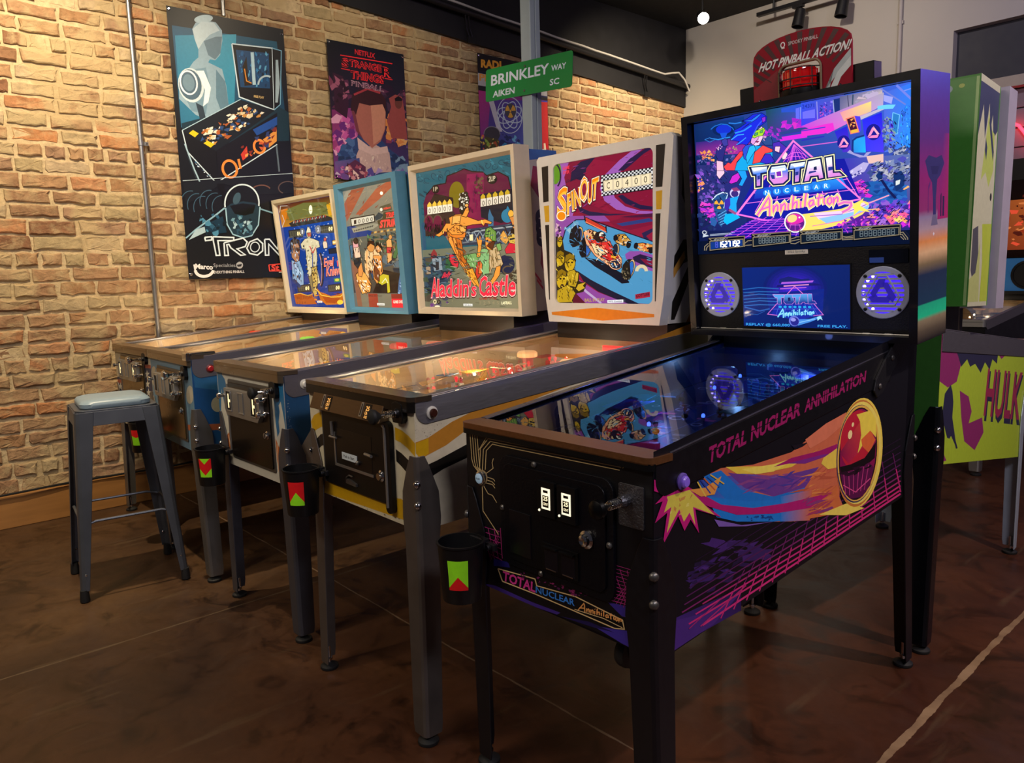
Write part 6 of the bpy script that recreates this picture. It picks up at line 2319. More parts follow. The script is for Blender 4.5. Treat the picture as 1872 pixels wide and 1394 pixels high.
def alad_front(A, n):
 A.crop(390, 640, .1866)
 B, O = '23638e', 'b0602c'
 A.poly([35, 150, 85, 165, 85, 240, 110, 280, 125, 330, 130, 400, 150, 440, 150, 520, 170, 600, 170, 680, 140, 640, 130, 560, 110, 520, 90, 440, 80, 370, 75, 620, 130, 900, 60, 900, 40, 500], B)
 A.poly([560, 280, 720, 260, 730, 800, 710, 790, 690, 660, 660, 500, 640, 540, 650, 600, 640, 700, 650, 800, 630, 850, 610, 700, 600, 560, 585, 440, 600, 380, 580, 330], B)
 A.poly([130, 840, 170, 780, 200, 880, 200, 1000, 160, 980], O)
 A.poly([610, 860, 640, 940, 690, 1020, 700, 1200, 650, 1210, 625, 1080], O)
 A.line([650, 960, 660, 1100, 685, 1190], 8, 'd8b898')
 A.line([625, 920, 640, 1190], 6, 'd8b898')
 A.line([150, 830, 175, 960], 6, 'd8b898')


def alad_side(A, n):
 A.crop(390, 640, .1866)
 W = 'b8b0a4'
 A.poly([845, 970, 1100, 520, 1500, 300, 1700, 400, 1200, 900, 900, 1200, 860, 1060], W)
 A.scat([(720, 470), (740, 500), (770, 780), (730, 790)], 26, 6, ['c8c4b8', 'a8a8a0'], 3, .5)
 A.poly([1000, 420, 1100, 380, 1150, 430, 1040, 500], 'b83a28')


def alad_boxside(A, w, h):
 A.fn = lambda u, v: (u * w, v * h)
 A.clip = (0, w, 0, h)
 A.poly([(0, 1), (1, 1), (1, .96), (0, .93)], '2a5a9a')
 A.poly([(.2, .90), (1, .88), (1, .62), (.5, .66), (.1, .78)], '8a2038')
 for k in range(3):
  A.arc(.45, .58 - .06 * k, .22, .035, .05, '15121a', 60, 330)
 A.poly([(.4, .45), (.7, .40), (.9, .20), (.6, .12), (.3, .30)], '9a2a40')
 A.line([(.1, .24), (.3, .18)], .02, 'a83040')
 A.line([(.15, .20), (.35, .14)], .02, 'a83040')


def triple_front(A, n):
 A.crop(200, 600, .18644)
 P = 'b4ab94'
 A.ell(440, 470, 28, 100, P, -4)
 A.ell(452, 472, 12, 26, '8a4438')
 A.ell(790, 650, 36, 90, P)
 A.poly([480, 600, 500, 580, 520, 760, 495, 740], P)
 A.poly([690, 930, 830, 950, 860, 1010, 700, 990], 'a85c38')
 A.poly([470, 1010, 620, 960, 700, 1010, 560, 1080], '25386a')


def triple_side(A, n):
 A.crop(200, 600, .18644)
 A.poly([820, 440, 1200, 470, 1200, 620, 840, 580], '2a6a9a')
 A.ell(1060, 745, 62, 74, 'a8a890')
 A.poly([840, 945, 1250, 925, 1250, 985, 850, 1005], 'a85c38')
 A.ell(1400, 600, 60, 70, 'a8a890')


def evel_front(A, n):
 A.crop(200, 600, .18644)
 N_, R = '232c4c', '9a4430'
 A.poly([60, 470, 130, 470, 135, 660, 80, 660], N_)
 A.poly([330, 390, 410, 390, 430, 670, 350, 660], N_)
 A.poly([320, 345, 405, 360, 408, 392, 330, 385], R)
 A.poly([80, 500, 130, 500, 130, 540, 84, 540], R)
 for cx, cy in ((105, 420), (110, 570), (370, 450), (375, 545), (385, 630)):
  st = []
  for i in range(10):
   a = math.pi * i / 5
   q = 46 if i % 2 == 0 else 18
   st += [cx + .55 * q * math.sin(a), cy - q * math.cos(a)]
  A.poly(st, 'cfc8b4')


def rail_none(A, n):
 pass


def giant_side(A, n):
 """big shouting-green and magenta shapes, and the title in shaded capitals"""
 A.crop(1640, 120, .5446)
 G, M, K = 'a9c233', '8a2a68', '2a2a48'
 A.poly([125, 900, 480, 940, 480, 1260, 120, 1345], G)
 A.poly([128, 905, 200, 930, 215, 1000, 200, 1060, 170, 1080, 140, 1060, 130, 1200, 122, 1180], M)
 A.poly([120, 1200, 140, 1260, 165, 1325, 120, 1342], M)
 A.poly([210, 1090, 240, 1110, 250, 1160, 240, 1200, 285, 1180, 290, 1230, 260, 1290, 225, 1260, 215, 1180], M)
 A.poly([330, 950, 370, 965, 350, 985], M)
 A.poly([190, 935, 225, 925, 340, 955, 335, 1000, 320, 985, 310, 1020, 295, 995, 280, 1030, 262, 1000, 245, 1010, 235, 985, 215, 1010, 205, 975], K)
 A.poly([150, 1180, 160, 1100, 180, 1070, 190, 1110, 185, 1180, 200, 1285, 180, 1240, 168, 1250, 158, 1210], K)
 A.poly([185, 1085, 205, 1090, 210, 1160, 195, 1200], G)
 A.line([172, 1250, 186, 1230, 200, 1284], 6, K)
 A.text('HULK', (292, 1185), (412, 1200), (16, -165), K, .03)
 A.text('HULK', (290, 1170), (410, 1184), (16, -160), '9a2a50', .02)


def giant_back(A, n):
 A.fn = lambda u, v: (u, v)
 A.poly([(0, 0), (1, 0), (1, 2), (0, 2)], '2f5f24')


def giant_boxside(A, w, h):
 A.fn = lambda u, v: (u * w, v * h)
 A.clip = (0, w, 0, h)
 A.poly([(0, 0), (1, 0), (1, 1), (0, 1)], 'b8b8a0')
 A.poly([(.0, .97), (1, .97), (1, .80), (.8, .76), (.7, .86), (.6, .78), (.5, .90), (.35, .74), (.2, .88), (.0, .74)], '2c3654')
 A.poly([(.28, .56), (.5, .86), (.62, .80), (.86, .78), (.9, .62), (.7, .54), (.5, .60)], 'a8b85a')
 A.line([(.55, .84), (.62, .80), (.86, .68)], .05, '2c3654')
 A.line([(.4, .72), (.5, .68)], .06, '2c3654')
 A.poly([(.05, .34), (.3, .36), (.4, .22), (.35, .14), (.15, .12), (.05, .16)], '4a4a54')
 A.poly([(.5, .37), (1, .38), (1, .02), (.6, .02), (.62, .2)], 'a8b838')
 A.poly([(.0, .12), (.3, .15), (.45, .30), (.55, .02), (.0, .02)], 'a9b070')
 A.ell(.86, .50, .05, .018, '1a1a20')


# ------------------------------------------------------------------ assembling the machines
GLOWW = (1.0, 0.80, 0.52)
LABEL_W = pm('paper_card', 'd8d2c0', 0.6)
WOOD = pm('playfield_wood', 'c4a478', 0.32, var=0.25, scale=4, stretch=(6, 1, 1), coat=0.4)
WOODSIDE = pm('cabinet_inside_wood', 'ae9470', 0.45, var=0.3, scale=5, stretch=(1, 1, 8))
BULB = pm('lit_bulb', 'ffd9a0', 0.4, em=22.0)


def kit(**k):
 d = dict(apron=pm('apron_metal', '3a3228', 0.4, 0.3), card=LABEL_W, flipper=pm('flipper_white', 'e8e0d0', 0.4), plastic=[pm('plastic_yellow', 'd8a030', 0.25), pm('plastic_red', 'c02a28', 0.25), pm('plastic_blue', '3a68a0', 0.25), pm('plastic_cream', 'd8c8a0', 0.25)],
             bumper_body=pm('bumper_body', 'd8c8b0', 0.4), bumper_cap=pm('bumper_cap_cream', 'e8b070', 0.35, em=0.25), bumpers=[(.14, .74), (.40, .72), (.27, .84)], post=[pm('post_red', 'b02830', 0.3), pm('post_white', 'd8d0c0', 0.4)],
             ring=pm('rubber_white', 'cfc6b4', 0.6), target=pm('target_red', 'c83028', 0.4), bulb=BULB)
 d.update(k)
 return d


def wood_deco(cols, seed):
 def f(A):
  rn = random.Random(seed)
  A.poly([.05, .30, .30, .22, .70, .22, .95, .30, .95, .62, .05, .62], cols[0])
  A.ell(.5, .45, .20, .085, cols[1])
  A.ell(.5, .45, .15, .06, cols[2])
  for k in range(7):
   A.ell(.26 + .08 * k, .30 + .03 * abs(3 - k), .022, .012, rn.choice(cols))
  for k in range(26):
   A.ell(rn.uniform(.1, .9), rn.uniform(.3, .95), rn.uniform(.02, .07), rn.uniform(.012, .04), rn.choice(cols))
  for k in range(5):
   x = rn.uniform(.1, .8)
   y = rn.uniform(.6, .9)
   A.poly([x, y, x + .12, y + .02, x + .06, y + .10], rn.choice(cols))
  A.line([.12, .62, .12, .9, .3, .97, .7, .97, .9, .9], .02, cols[1])
 return f


def old_legs(root, n, mat, tops, ox=.012):
 W, L = n['W'], n['L']
 fo, ro = n.get('fo', 0), n.get('ro', .03)
 leg(root, 0, 0, 1, 1, tops, -ox * .5, fo, mat)
 leg(root, W, 0, -1, 1, tops, ox * .5, fo, mat)
 leg(root, 0, L, 1, -1, tops + .06, -ox * .5, ro, mat)
 leg(root, W, L, -1, -1, tops + .06, ox * .5, ro, mat)


def framed_head(root, n, op, fd, recess, art, src, framemat, bodymat, bodyinset, bodydepth, boxside=None):
 """backbox: moulded frame in front, narrower body behind, lit art glass between"""
 bw, bh, ln = n['bw'], n['bh'], n['ln']
 pl = backbox_plane(root, n)
 mb = MB()
 a0, a1 = bodyinset, bw - bodyinset
 pbox(mb, pl, a0, a0 + .015, .012, bh - .012, .04, bodydepth)
 pbox(mb, pl, a1 - .015, a1, .012, bh - .012, .04, bodydepth)
 pbox(mb, pl, a0 + .015, a1 - .015, .012, .027, .04, bodydepth)
 pbox(mb, pl, a0 + .015, a1 - .015, bh - .027, bh - .012, .04, bodydepth)
 pbox(mb, pl, a0 + .015, a1 - .015, .027, bh - .027, bodydepth - .012, bodydepth)
 if boxside:
  o = pl.at(a1, .012, -fd)
  sp = Plane(root, o, -pl.n, pl.ey)
  boxside(Art(mb, sp, mat=1), bodydepth - fd, bh - .024)
 box = mb.build('backbox', [bodymat, INK], root)
 mb = MB()
 ring_frame(mb, pl, bw, bh, op, fd)
 mb.build('backbox_frame', framemat, box, bevel=.003)
 ap = backbox_plane(root, n, recess)
 mb = MB()
 o0, o1, o2, o3 = op
 mb.face([ap.at(o0 - .006, o2 - .006), ap.at(o1 + .006, o2 - .006), ap.at(o1 + .006, o3 + .006), ap.at(o0 - .006, o3 + .006)], 0, lin('201c18') + (0.3,))
 fn = homog(src, [(o0, o3), (o1, o3), (o1, o2), (o0, o2)])
 art(Art(mb, ap, fn=fn, em=1.0, clip=op))
 mb.build('backglass', GLASSART, box)
 return box


def crp(ox, oy, s, pts):
 return [(ox + x * s, oy + y * s) for x, y in pts]


# ---- the black machine nearest the camera
def build_tna():
 n = dict(W=.560, L=1.235, fb=.496, ft=.884, rb=.583, rt=1.022, bw=.713, by=1.029, b0=1.025, bh=.693, ln=.088, fo=.012, ro=.085, nose=.075, noselen=.17, railend=1.06)
 root = empty('pinball_machine', (.0187, .0152, 0), .0026)
 tag(root, 'black pinball machine nearest the camera with comet side art and glowing purple head', 'pinball machine', 'pinball machines in the row')
 W, L = n['W'], n['L']
 paint = pm('black_cabinet_lacquer', '05050c', 0.36, var=0.3, spec=0.3)
 shell(root, n, paint, art_tna_side, art_tna_front)
 rails(root, n, pm('black_rail_armour', '0c0c11', 0.36, 0.0, 0.2, 60), .082, band=art_tna_rail, mat_top=pm('rail_edge_metal', '7a7a88', 0.30, 0.9))
 mb = MB()
 lockbar_profile(mb, W, n['ft'], .016)
 mb.build('lockdown_bar', [pm('bar_top_reflected_brown', '8a5c38', 0.36, 0.7, 0.3, 120), BLACKPLASTIC], root, bevel=.004, smooth=True)  # brown reflection on top and shade on the lip put into their colours
 for s, x in ((-1, -.003), (1, W + .003)):
  button(root, x, .085, .832, s, pm('purple_button', '7a5ac8', 0.3, em=0.12), pm('purple_button_ring', '5a4498', 0.35))
 # hinge bracket by the head
 for x0 in (-.009, W + .003):
  mb = MB()
  pts = [(1.0, .985), (.945, .935), (.935, .905), (.955, .885), (.99, .895), (1.06, .955), (1.15, 1.0), (1.15, 1.03), (1.06, 1.03)]
  mb.prism([(x0, a, b) for a, b in pts], (.006, 0, 0))
  for a, b in ((.965, .915), (1.04, .985)):
   xx = x0 + (.006 if x0 > 0 else 0)
   mb.lathe([(.008, 0), (.008, .003), (.004, .005)], (xx, a, b), (1 if x0 > 0 else -1, 0, 0), 12, 1)
  mb.build('hinge_bracket', [BLACKMETAL, DARKSTEEL], root, bevel=.0015)
 # playfield in blue light
 n['pfmat'] = pm('dark_blue_playfield', '10183c', 0.22, var=0.2, coat=0.5)

 def deco(A):
  rn = random.Random(5)
  A.quad([(.02, .05), (.98, .05), (.98, .98), (.02, .98)], ['0a0f24', '101a44', '16327a', '122a6a'], 3)
  for k in range(34):
   x, y = rn.uniform(.1, .9), rn.uniform(.25, .95)
   r = rn.choice((.025, .03, .04))
   A.ell(x, y, r, r * .45, 'b8c4d8')
   A.ell(x, y, r * .7, r * .3, '1a2858')
  for k in range(14):
   x, y = rn.uniform(.2, .8), rn.uniform(.3, .8)
   A.poly([x, y, x + .06, y + .005, x + .06, y + .02, x, y + .015], rn.choice(('c84a88', '8a98c0', '4a68c8')))
  A.line([.5, .1, .5, .9], .01, '3a58a8')
  A.line([.15, .4, .4, .7, .4, .95], .012, '4a2a90')
 blue = (0.18, 0.28, 1.0)
 k = kit(apron=pm('apron_black', '08080a', 0.35), card=pm('dark_card', '2a2a38', 0.5), plastic=[pm('plastic_clear_blue', '2a4ac0', 0.15), pm('plastic_purple', '5a2a90', 0.2), pm('plastic_teal', '1a7a8a', 0.2)],
   bumper_body=pm('bumper_dark', '20243a', 0.3), bumper_cap=pm('bumper_cap_blue', '2a3a98', 0.3, em=0.1), bumpers=[(.16, .86), (.40, .90), (.28, .97)], post=[pm('post_clear', '8aa0d0', 0.15), pm('post_dark_red', '6a1420', 0.3)],
   ring=pm('rubber_black', '101014', 0.6), target=pm('target_blue', '2a50c8', 0.3), bulb=pm('blue_led', '3a60ff', 0.3, em=3.0), flipper=pm('flipper_purple', '5a3ac0', 0.4))
 playfield(root, n, deco, pm('blue_cabinet_inside', '0f1a4a', 0.3), [(.16, .55, .22, blue), (.42, .85, .30, blue), (.14, .95, .25, (0.2, 0.45, 1.0))], k, 11)
 pedestal(root, n, BLACKPLASTIC)
 # head: shell, lit art, speaker panel
 bw, bh = n['bw'], n['bh']
 pl = backbox_plane(root, n)
 D = .20
 t = .022
 mb = MB()
 pbox(mb, pl, 0, t, 0, bh, 0, D)
 pbox(mb, pl, bw - t, bw, 0, bh, 0, D)
 pbox(mb, pl, t, bw - t, 0, .018, 0, D)
 pbox(mb, pl, t, bw - t, bh - .022, bh, 0, D)
 pbox(mb, pl, t, bw - t, .018, bh - .022, D - .012, D)
 sp = Plane(root, pl.at(bw, 0, 0), -pl.n, pl.ey)
 art_tna_boxside(Art(mb, sp, mat=1), D, bh)
 box = mb.build('backbox', [pm('black_head_lacquer', '0a0a11', 0.30, coat=0.3), pm_ink_metal()], root)
 rp = backbox_plane(root, n, .030)
 op = (t, bw - t, .255, bh - .022)
 mb = MB()
 mb.face([rp.at(op[0], op[2]), rp.at(op[1], op[2]), rp.at(op[1], op[3]), rp.at(op[0], op[3])], 0, lin('04060c') + (0,))
 fn = homog([(1280.5, 226), (1668, 152), (1667, 441), (1283, 461.5)], [(.030, .668), (.688, .668), (.688, .268), (.030, .268)])
 A = Art(mb, rp, fn=fn, em=1.2, clip=op, step=7e-6)
 art_tna_glass(A)
 mb.build('backglass', GLASSART, box)
 mb = MB()
 A = Art(mb, rp, fn=fn, em=0.55, base=.009)
 art_score_panels(A)
 mb.build('score_display', GLASSART, box)
 # speaker panel with screen and grilles
 mb = MB()
 pbox(mb, pl, t, bw - t, .018, .262, .028, .045)
 pan = mb.build('speaker_panel', pm('black_speaker_panel', '07070c', 0.5, var=0.4, scale=240, bump=0.35, spec=.3), box, bevel=.002)
 sp2 = backbox_plane(root, n, .028)
 c = crp(1260, 460, .2297, [(436, 128), (1290, 98), (1275, 612), (425, 590)])
 q = [sp2.px(*p) for p in c]
 x0 = (q[0][0] + q[3][0]) / 2
 x1 = (q[1][0] + q[2][0]) / 2
 y1 = (q[0][1] + q[1][1]) / 2
 y0 = (q[2][1] + q[3][1]) / 2
 mb = MB()
 pbox(mb, sp2, x0 - .004, x1 + .004, y0 - .004, y1 + .004, -.002, .002)
 fs = homog(c, [(x0, y1), (x1, y1), (x1, y0), (x0, y0)])
 art_tna_screen(Art(mb, sp2, fn=fs, em=1.0, mat=1, base=.0022, clip=(x0, x1, y0, y1)))
 mb.build('screen', [BLACKPLASTIC, GLASSART], pan)
 for cx, cy in ((1316, 538), (1614, 534.5)):
  a, b = sp2.px(cx, cy)
  R = .072
  mb = MB()
  o = sp2.at(a, b)
  nn = 40
  # steel ring plate
  vs = []
  for r, h in ((R, 0), (R, .003), (R * .97, .0042), (R * .80, .0042), (R * .80, 0)):
   for k2 in range(nn):
    an = 2 * math.pi * k2 / nn
    vs.append(sp2.at(a + r * math.cos(an), b + r * math.sin(an), h))
  mb.raw(vs, [(i * nn + k2, i * nn + (k2 + 1) % nn, (i + 1) * nn + (k2 + 1) % nn, (i + 1) * nn + k2) for i in range(4) for k2 in range(nn)], 0)
  # cross bars across the lit cone
  for k2 in range(-4, 5):
   y = R * .80 * k2 / 4.6
   hw = math.sqrt(max(0, (R * .81) ** 2 - y * y))
   pbox(mb, sp2, a - hw, a + hw, b + y - R * .040, b + y + R * .040, -.0042, -.0025, 0)
  # three-armed emblem in the middle
  Z = .0052
  for k2 in range(3):
   an = math.radians(90 + 120 * k2)
   d = V((math.cos(an), math.sin(an)))
   e = V((-d.y, d.x))

   def pt(u, w):
    return sp2.at(a + d.x * u * R + e.x * w * R, b + d.y * u * R + e.y * w * R, .0044)
   pr = [pt(-.30, .26), pt(-.30, -.36), pt(-.18, -.44), pt(-.10, -.44), pt(-.14, .18)]
   mb.prism([pt(.52, -.12), pt(.52, .12), pt(-.02, .44), pt(-.22, .32), pt(.22, .06), pt(.22, -.06)], sp2.n * .0012, 2)
  tri = [(.60, 90), (.60, 210), (.60, 330)]
  for k2 in range(3):
   p0 = [(R * .66 * math.cos(math.radians(an)), R * .66 * math.sin(math.radians(an))) for an in (75 + 120 * k2, 105 + 120 * k2)]
   p1 = [(R * .66 * math.cos(math.radians(an)), R * .66 * math.sin(math.radians(an))) for an in (195 + 120 * k2,)]
   for u, w in ((p0[0], p0[1]), (p0[1], p1[0])):
    mb.tube([sp2.at(a + u[0], b + u[1], .0045), sp2.at(a + w[0], b + w[1], .0045)], R * .035, 6, 0)
  # glow ring behind
  mb.lathe([(R * .8, 0), (R * .8, .0012), (0, .0012)], sp2.at(a, b, 0), sp2.n, 30, 1)
  for an in (45, 135, 225, 315):
   mb.lathe([(.005, 0), (.005, .002), (.002, .003)], sp2.at(a + R * .9 * math.cos(math.radians(an)), b + R * .9 * math.sin(math.radians(an)), .004), sp2.n, 10, 3)
  # bright leds round the left rim
  for k2 in range(7):
   an = math.radians(120 + 20 * k2)
   u, w = a + R * .72 * math.cos(an), b + R * .72 * math.sin(an)
   mb.lathe([(.0042, 0), (.0042, .0024), (.002, .003)], sp2.at(u, w, .001), sp2.n, 8, 4)
  mb.build('speaker_grille', [pm('grey_speaker_plate', 'a4a9bc', 0.45, 0.2), pm('violet_speaker_glow', '3c22e0', 0.4, em=1.5), pm('deep_violet_emblem', '2c20a0', 0.3, em=0.5), BLACKPLASTIC, pm('violet_led', 'b8a8ff', 0.3, em=4.0)], pan)
 mb = MB()
 a0, b0 = sp2.px(1268, 603)
 a1, b1 = sp2.px(1674, 616)
 mb.tube([sp2.at(t + .004, .020, .006), sp2.at(bw - t - .004, .020, .006)], .0022, 8)
 for a in (.10, .16, .56, .62):
  mb.tube([sp2.at(a, .020, .006), sp2.at(a + .02, .020, .006)], .0036, 8)
 mb.build('hinge_rod', STEEL, pan, smooth=True)
 mb = MB()
 q = [sp2.px(*p) for p in crp(1230, 110, .3801, [(540, 908), (650, 905), (650, 930), (541, 934)])]
 xa, xb, ya, yb = q[0][0], q[1][0], (q[2][1] + q[3][1]) / 2, (q[0][1] + q[1][1]) / 2
 pbox(mb, sp2, xa, xb, ya, yb, -.0012, .001, 0)
 A = Art(mb, sp2, fn=lambda u, v: (xa + u * (xb - xa), ya + v * (yb - ya)), mat=1, base=.0014)
 A.text('2022 Spooky', (.12, .3), (.88, .3), (0, .42), '3a3a48')
 mb.build('name_sticker', [LABEL_W, INK], pan)
 mb = MB()
 pbox(mb, sp2, bw - t - .115, bw - t - .012, .215, .252, -.004, .001)
 pbox(mb, sp2, bw - t - .113, bw - t - .075, .217, .231, -.0046, -.004, 1)
 mb.build('plate', [pm('smoked_plate', '10141f', 0.15, 0.2), pm('blue_sticker', '2a4a9a', 0.4)], pan)
 # front door
 d0, d1, z0, z1 = .128, .468, .578, .835
 mb = MB()
 mb.prism([(a, 0, b) for a, b in rect_round(d0, d1, z0, z1, .030, 6)], (0, -.008, 0))
 dr = mb.build('coin_door', pm('black_wrinkle_paint', '06060d', 0.45, 0, .3, 200, .2, spec=.3), root, bevel=.003)
 mb = MB()
 mb.prism([(a, -.008, b) for a, b in rect_round(d0 + .018, d1 - .018, z0 + .018, z1 - .016, .022, 6)], (0, -.005, 0))
 mb.build('door_panel', pm('black_door_paint', '05050b', 0.4, 0, .3, 200, .15, spec=.3), dr, bevel=.002)
 for a in (.292, .352):
  mb = MB()
  mb.box(a - .026, a + .026, -.022, -.013, .725, .802)
  mb.box(a - .012, a + .014, -.0228, -.022, .742, .788, 1)
  mb.box(a - .006, a + .008, -.0232, -.0228, .778, .784, 2)
  pf = Plane(root, (a - .012, -.0230, .742), (1, 0, 0), (0, 0, 1))
  A = Art(mb, pf, fn=lambda u, v: (u * .026, v * .046), mat=3, base=2e-4)
  A.poly([(.15, .10), (.85, .10), (.85, .66), (.15, .66)], '1a1812')
  A.text('25', (.24, .42), (.76, .42), (0, .2), 'f8ecc0', .03, 0, 1)
  A.text('CENT', (.22, .2), (.78, .2), (0, .12), 'f8ecc0', .02, 0, 1)
  mb.ball((a - .019, -.0225, .737), .0028, 1, 8)
  mb.build('coin_slot', [BLACKPLASTIC, pm('lit_coin_panel', 'f4e8c8', 0.4, em=1.1), BLACKPLASTIC, INK], dr, bevel=.001)
 mb = MB()
 mb.box(.165, .235, -.0155, -.012, .612, .715)
 mb.build('bill_plate', pm('black_gloss_plate', '0d0d12', 0.25), dr, bevel=.002)
 mb = MB()
 mb.box(.272, .378, -.0165, -.012, .603, .664)
 for a in (.280, .330):
  mb.box(a, a + .040, -.0172, -.0165, .607, .655, 1)
  mb.box(a, a + .040, -.024, -.0165, .655, .659)
  mb.box(a + .004, a + .034, -.0178, -.0172, .606, .6085, 2)
 mb.build('coin_return', [BLACKPLASTIC, pm('return_flap', '101018', 0.2), CHROME], dr, bevel=.001)
 mb = MB()
 mb.lathe([(.019, 0), (.019, .004), (.013, .007), (.012, .014), (.008, .016), (.004, .014)], (.402, -.013, .700), (0, -1, 0), 20)
 mb.build('lock', CHROME, dr, smooth=True)
 for a, b in ((.245, .829), (.458, .70), (.26, .586), (.137, .71)):
  mb = MB()
  mb.lathe([(.007, 0), (.007, .003), (.004, .006)], (a, -.008, b), (0, -1, 0), 12)
  mb.build('screw', DARKSTEEL, dr, smooth=True)
 plunger(root, .497, .800, pm('black_knob', '050506', 0.3, spec=.3), (.062, .085), pm('hammered_plate', '6a6a70', 0.35, 0.9, .3, 220, .6))
 # start button in its round bezel
 mb = MB()
 st = Plane(root, (0, 0, 0), (1, 0, 0), (0, 0, 1)).px(880, 873)
 mb.lathe([(.0165, 0), (.0165, .006), (.013, .008), (.013, .007)], (st[0], 0, st[1]), (0, -1, 0), 24, 0)
 mb.lathe([(.0122, .004), (.0122, .009), (.010, .0105), (.001, .011)], (st[0], 0, st[1]), (0, -1, 0), 24, 1)
 pf = Plane(root, (st[0], -.0112, st[1]), (1, 0, 0), (0, 0, 1))
 A = Art(mb, pf, fn=lambda u, v: (u, v), mat=2)
 A.text('START', (-.0078, -.0018), (.0078, -.0018), (0, .0036), '1a2a3a', .02)
 mb.build('start_button', [CHROME, pm('pale_button', '9ab4c8', 0.3, em=0.25), INK], root, smooth=True)
 blk = pm('black_leg_paint', '101015', 0.34, var=0.3, scale=60)
 leg(root, 0, 0, 1, 1, .735, -.004, .012, blk, boltmat=DARKSTEEL)
 leg(root, W, 0, -1, 1, .735, .004, .012, blk, boltmat=DARKSTEEL)
 leg(root, 0, L, 1, -1, .80, .012, .045, blk, boltmat=DARKSTEEL)
 leg(root, W, L, -1, -1, .80, .006, .045, blk, boltmat=DARKSTEEL)
 # caster under the front
 mb = MB()
 mb.box(.355, .445, .06, .16, .492, .500, 0)
 for xx in (.384, .418):
  mb.prism([(xx, .075, .495), (xx, .14, .495), (xx, .122, .405), (xx, .106, .405)], (.004, 0, 0), 0)
 mb.lathe([(.022, 0), (.034, .002), (.036, .008), (.036, .020), (.034, .026), (.022, .028)], (.388, .114, .412), (1, 0, 0), 24, 1)
 mb.lathe([(.012, -.004), (.012, .034)], (.388, .114, .412), (1, 0, 0), 14, 0)
 mb.build('caster', [STEEL, pm('caster_wheel', '1a1a1c', 0.5)], root, smooth=True)
 return root, n


def pm_ink_metal():
 if 'foil_print' in MATS:
  return MATS['foil_print']
 mt = artmat('foil_print', 0.36, 1.25)
 mt.node_tree.nodes['Principled BSDF'].inputs['Metallic'].default_value = 0.2
 MATS['foil_print'] = mt
 return mt


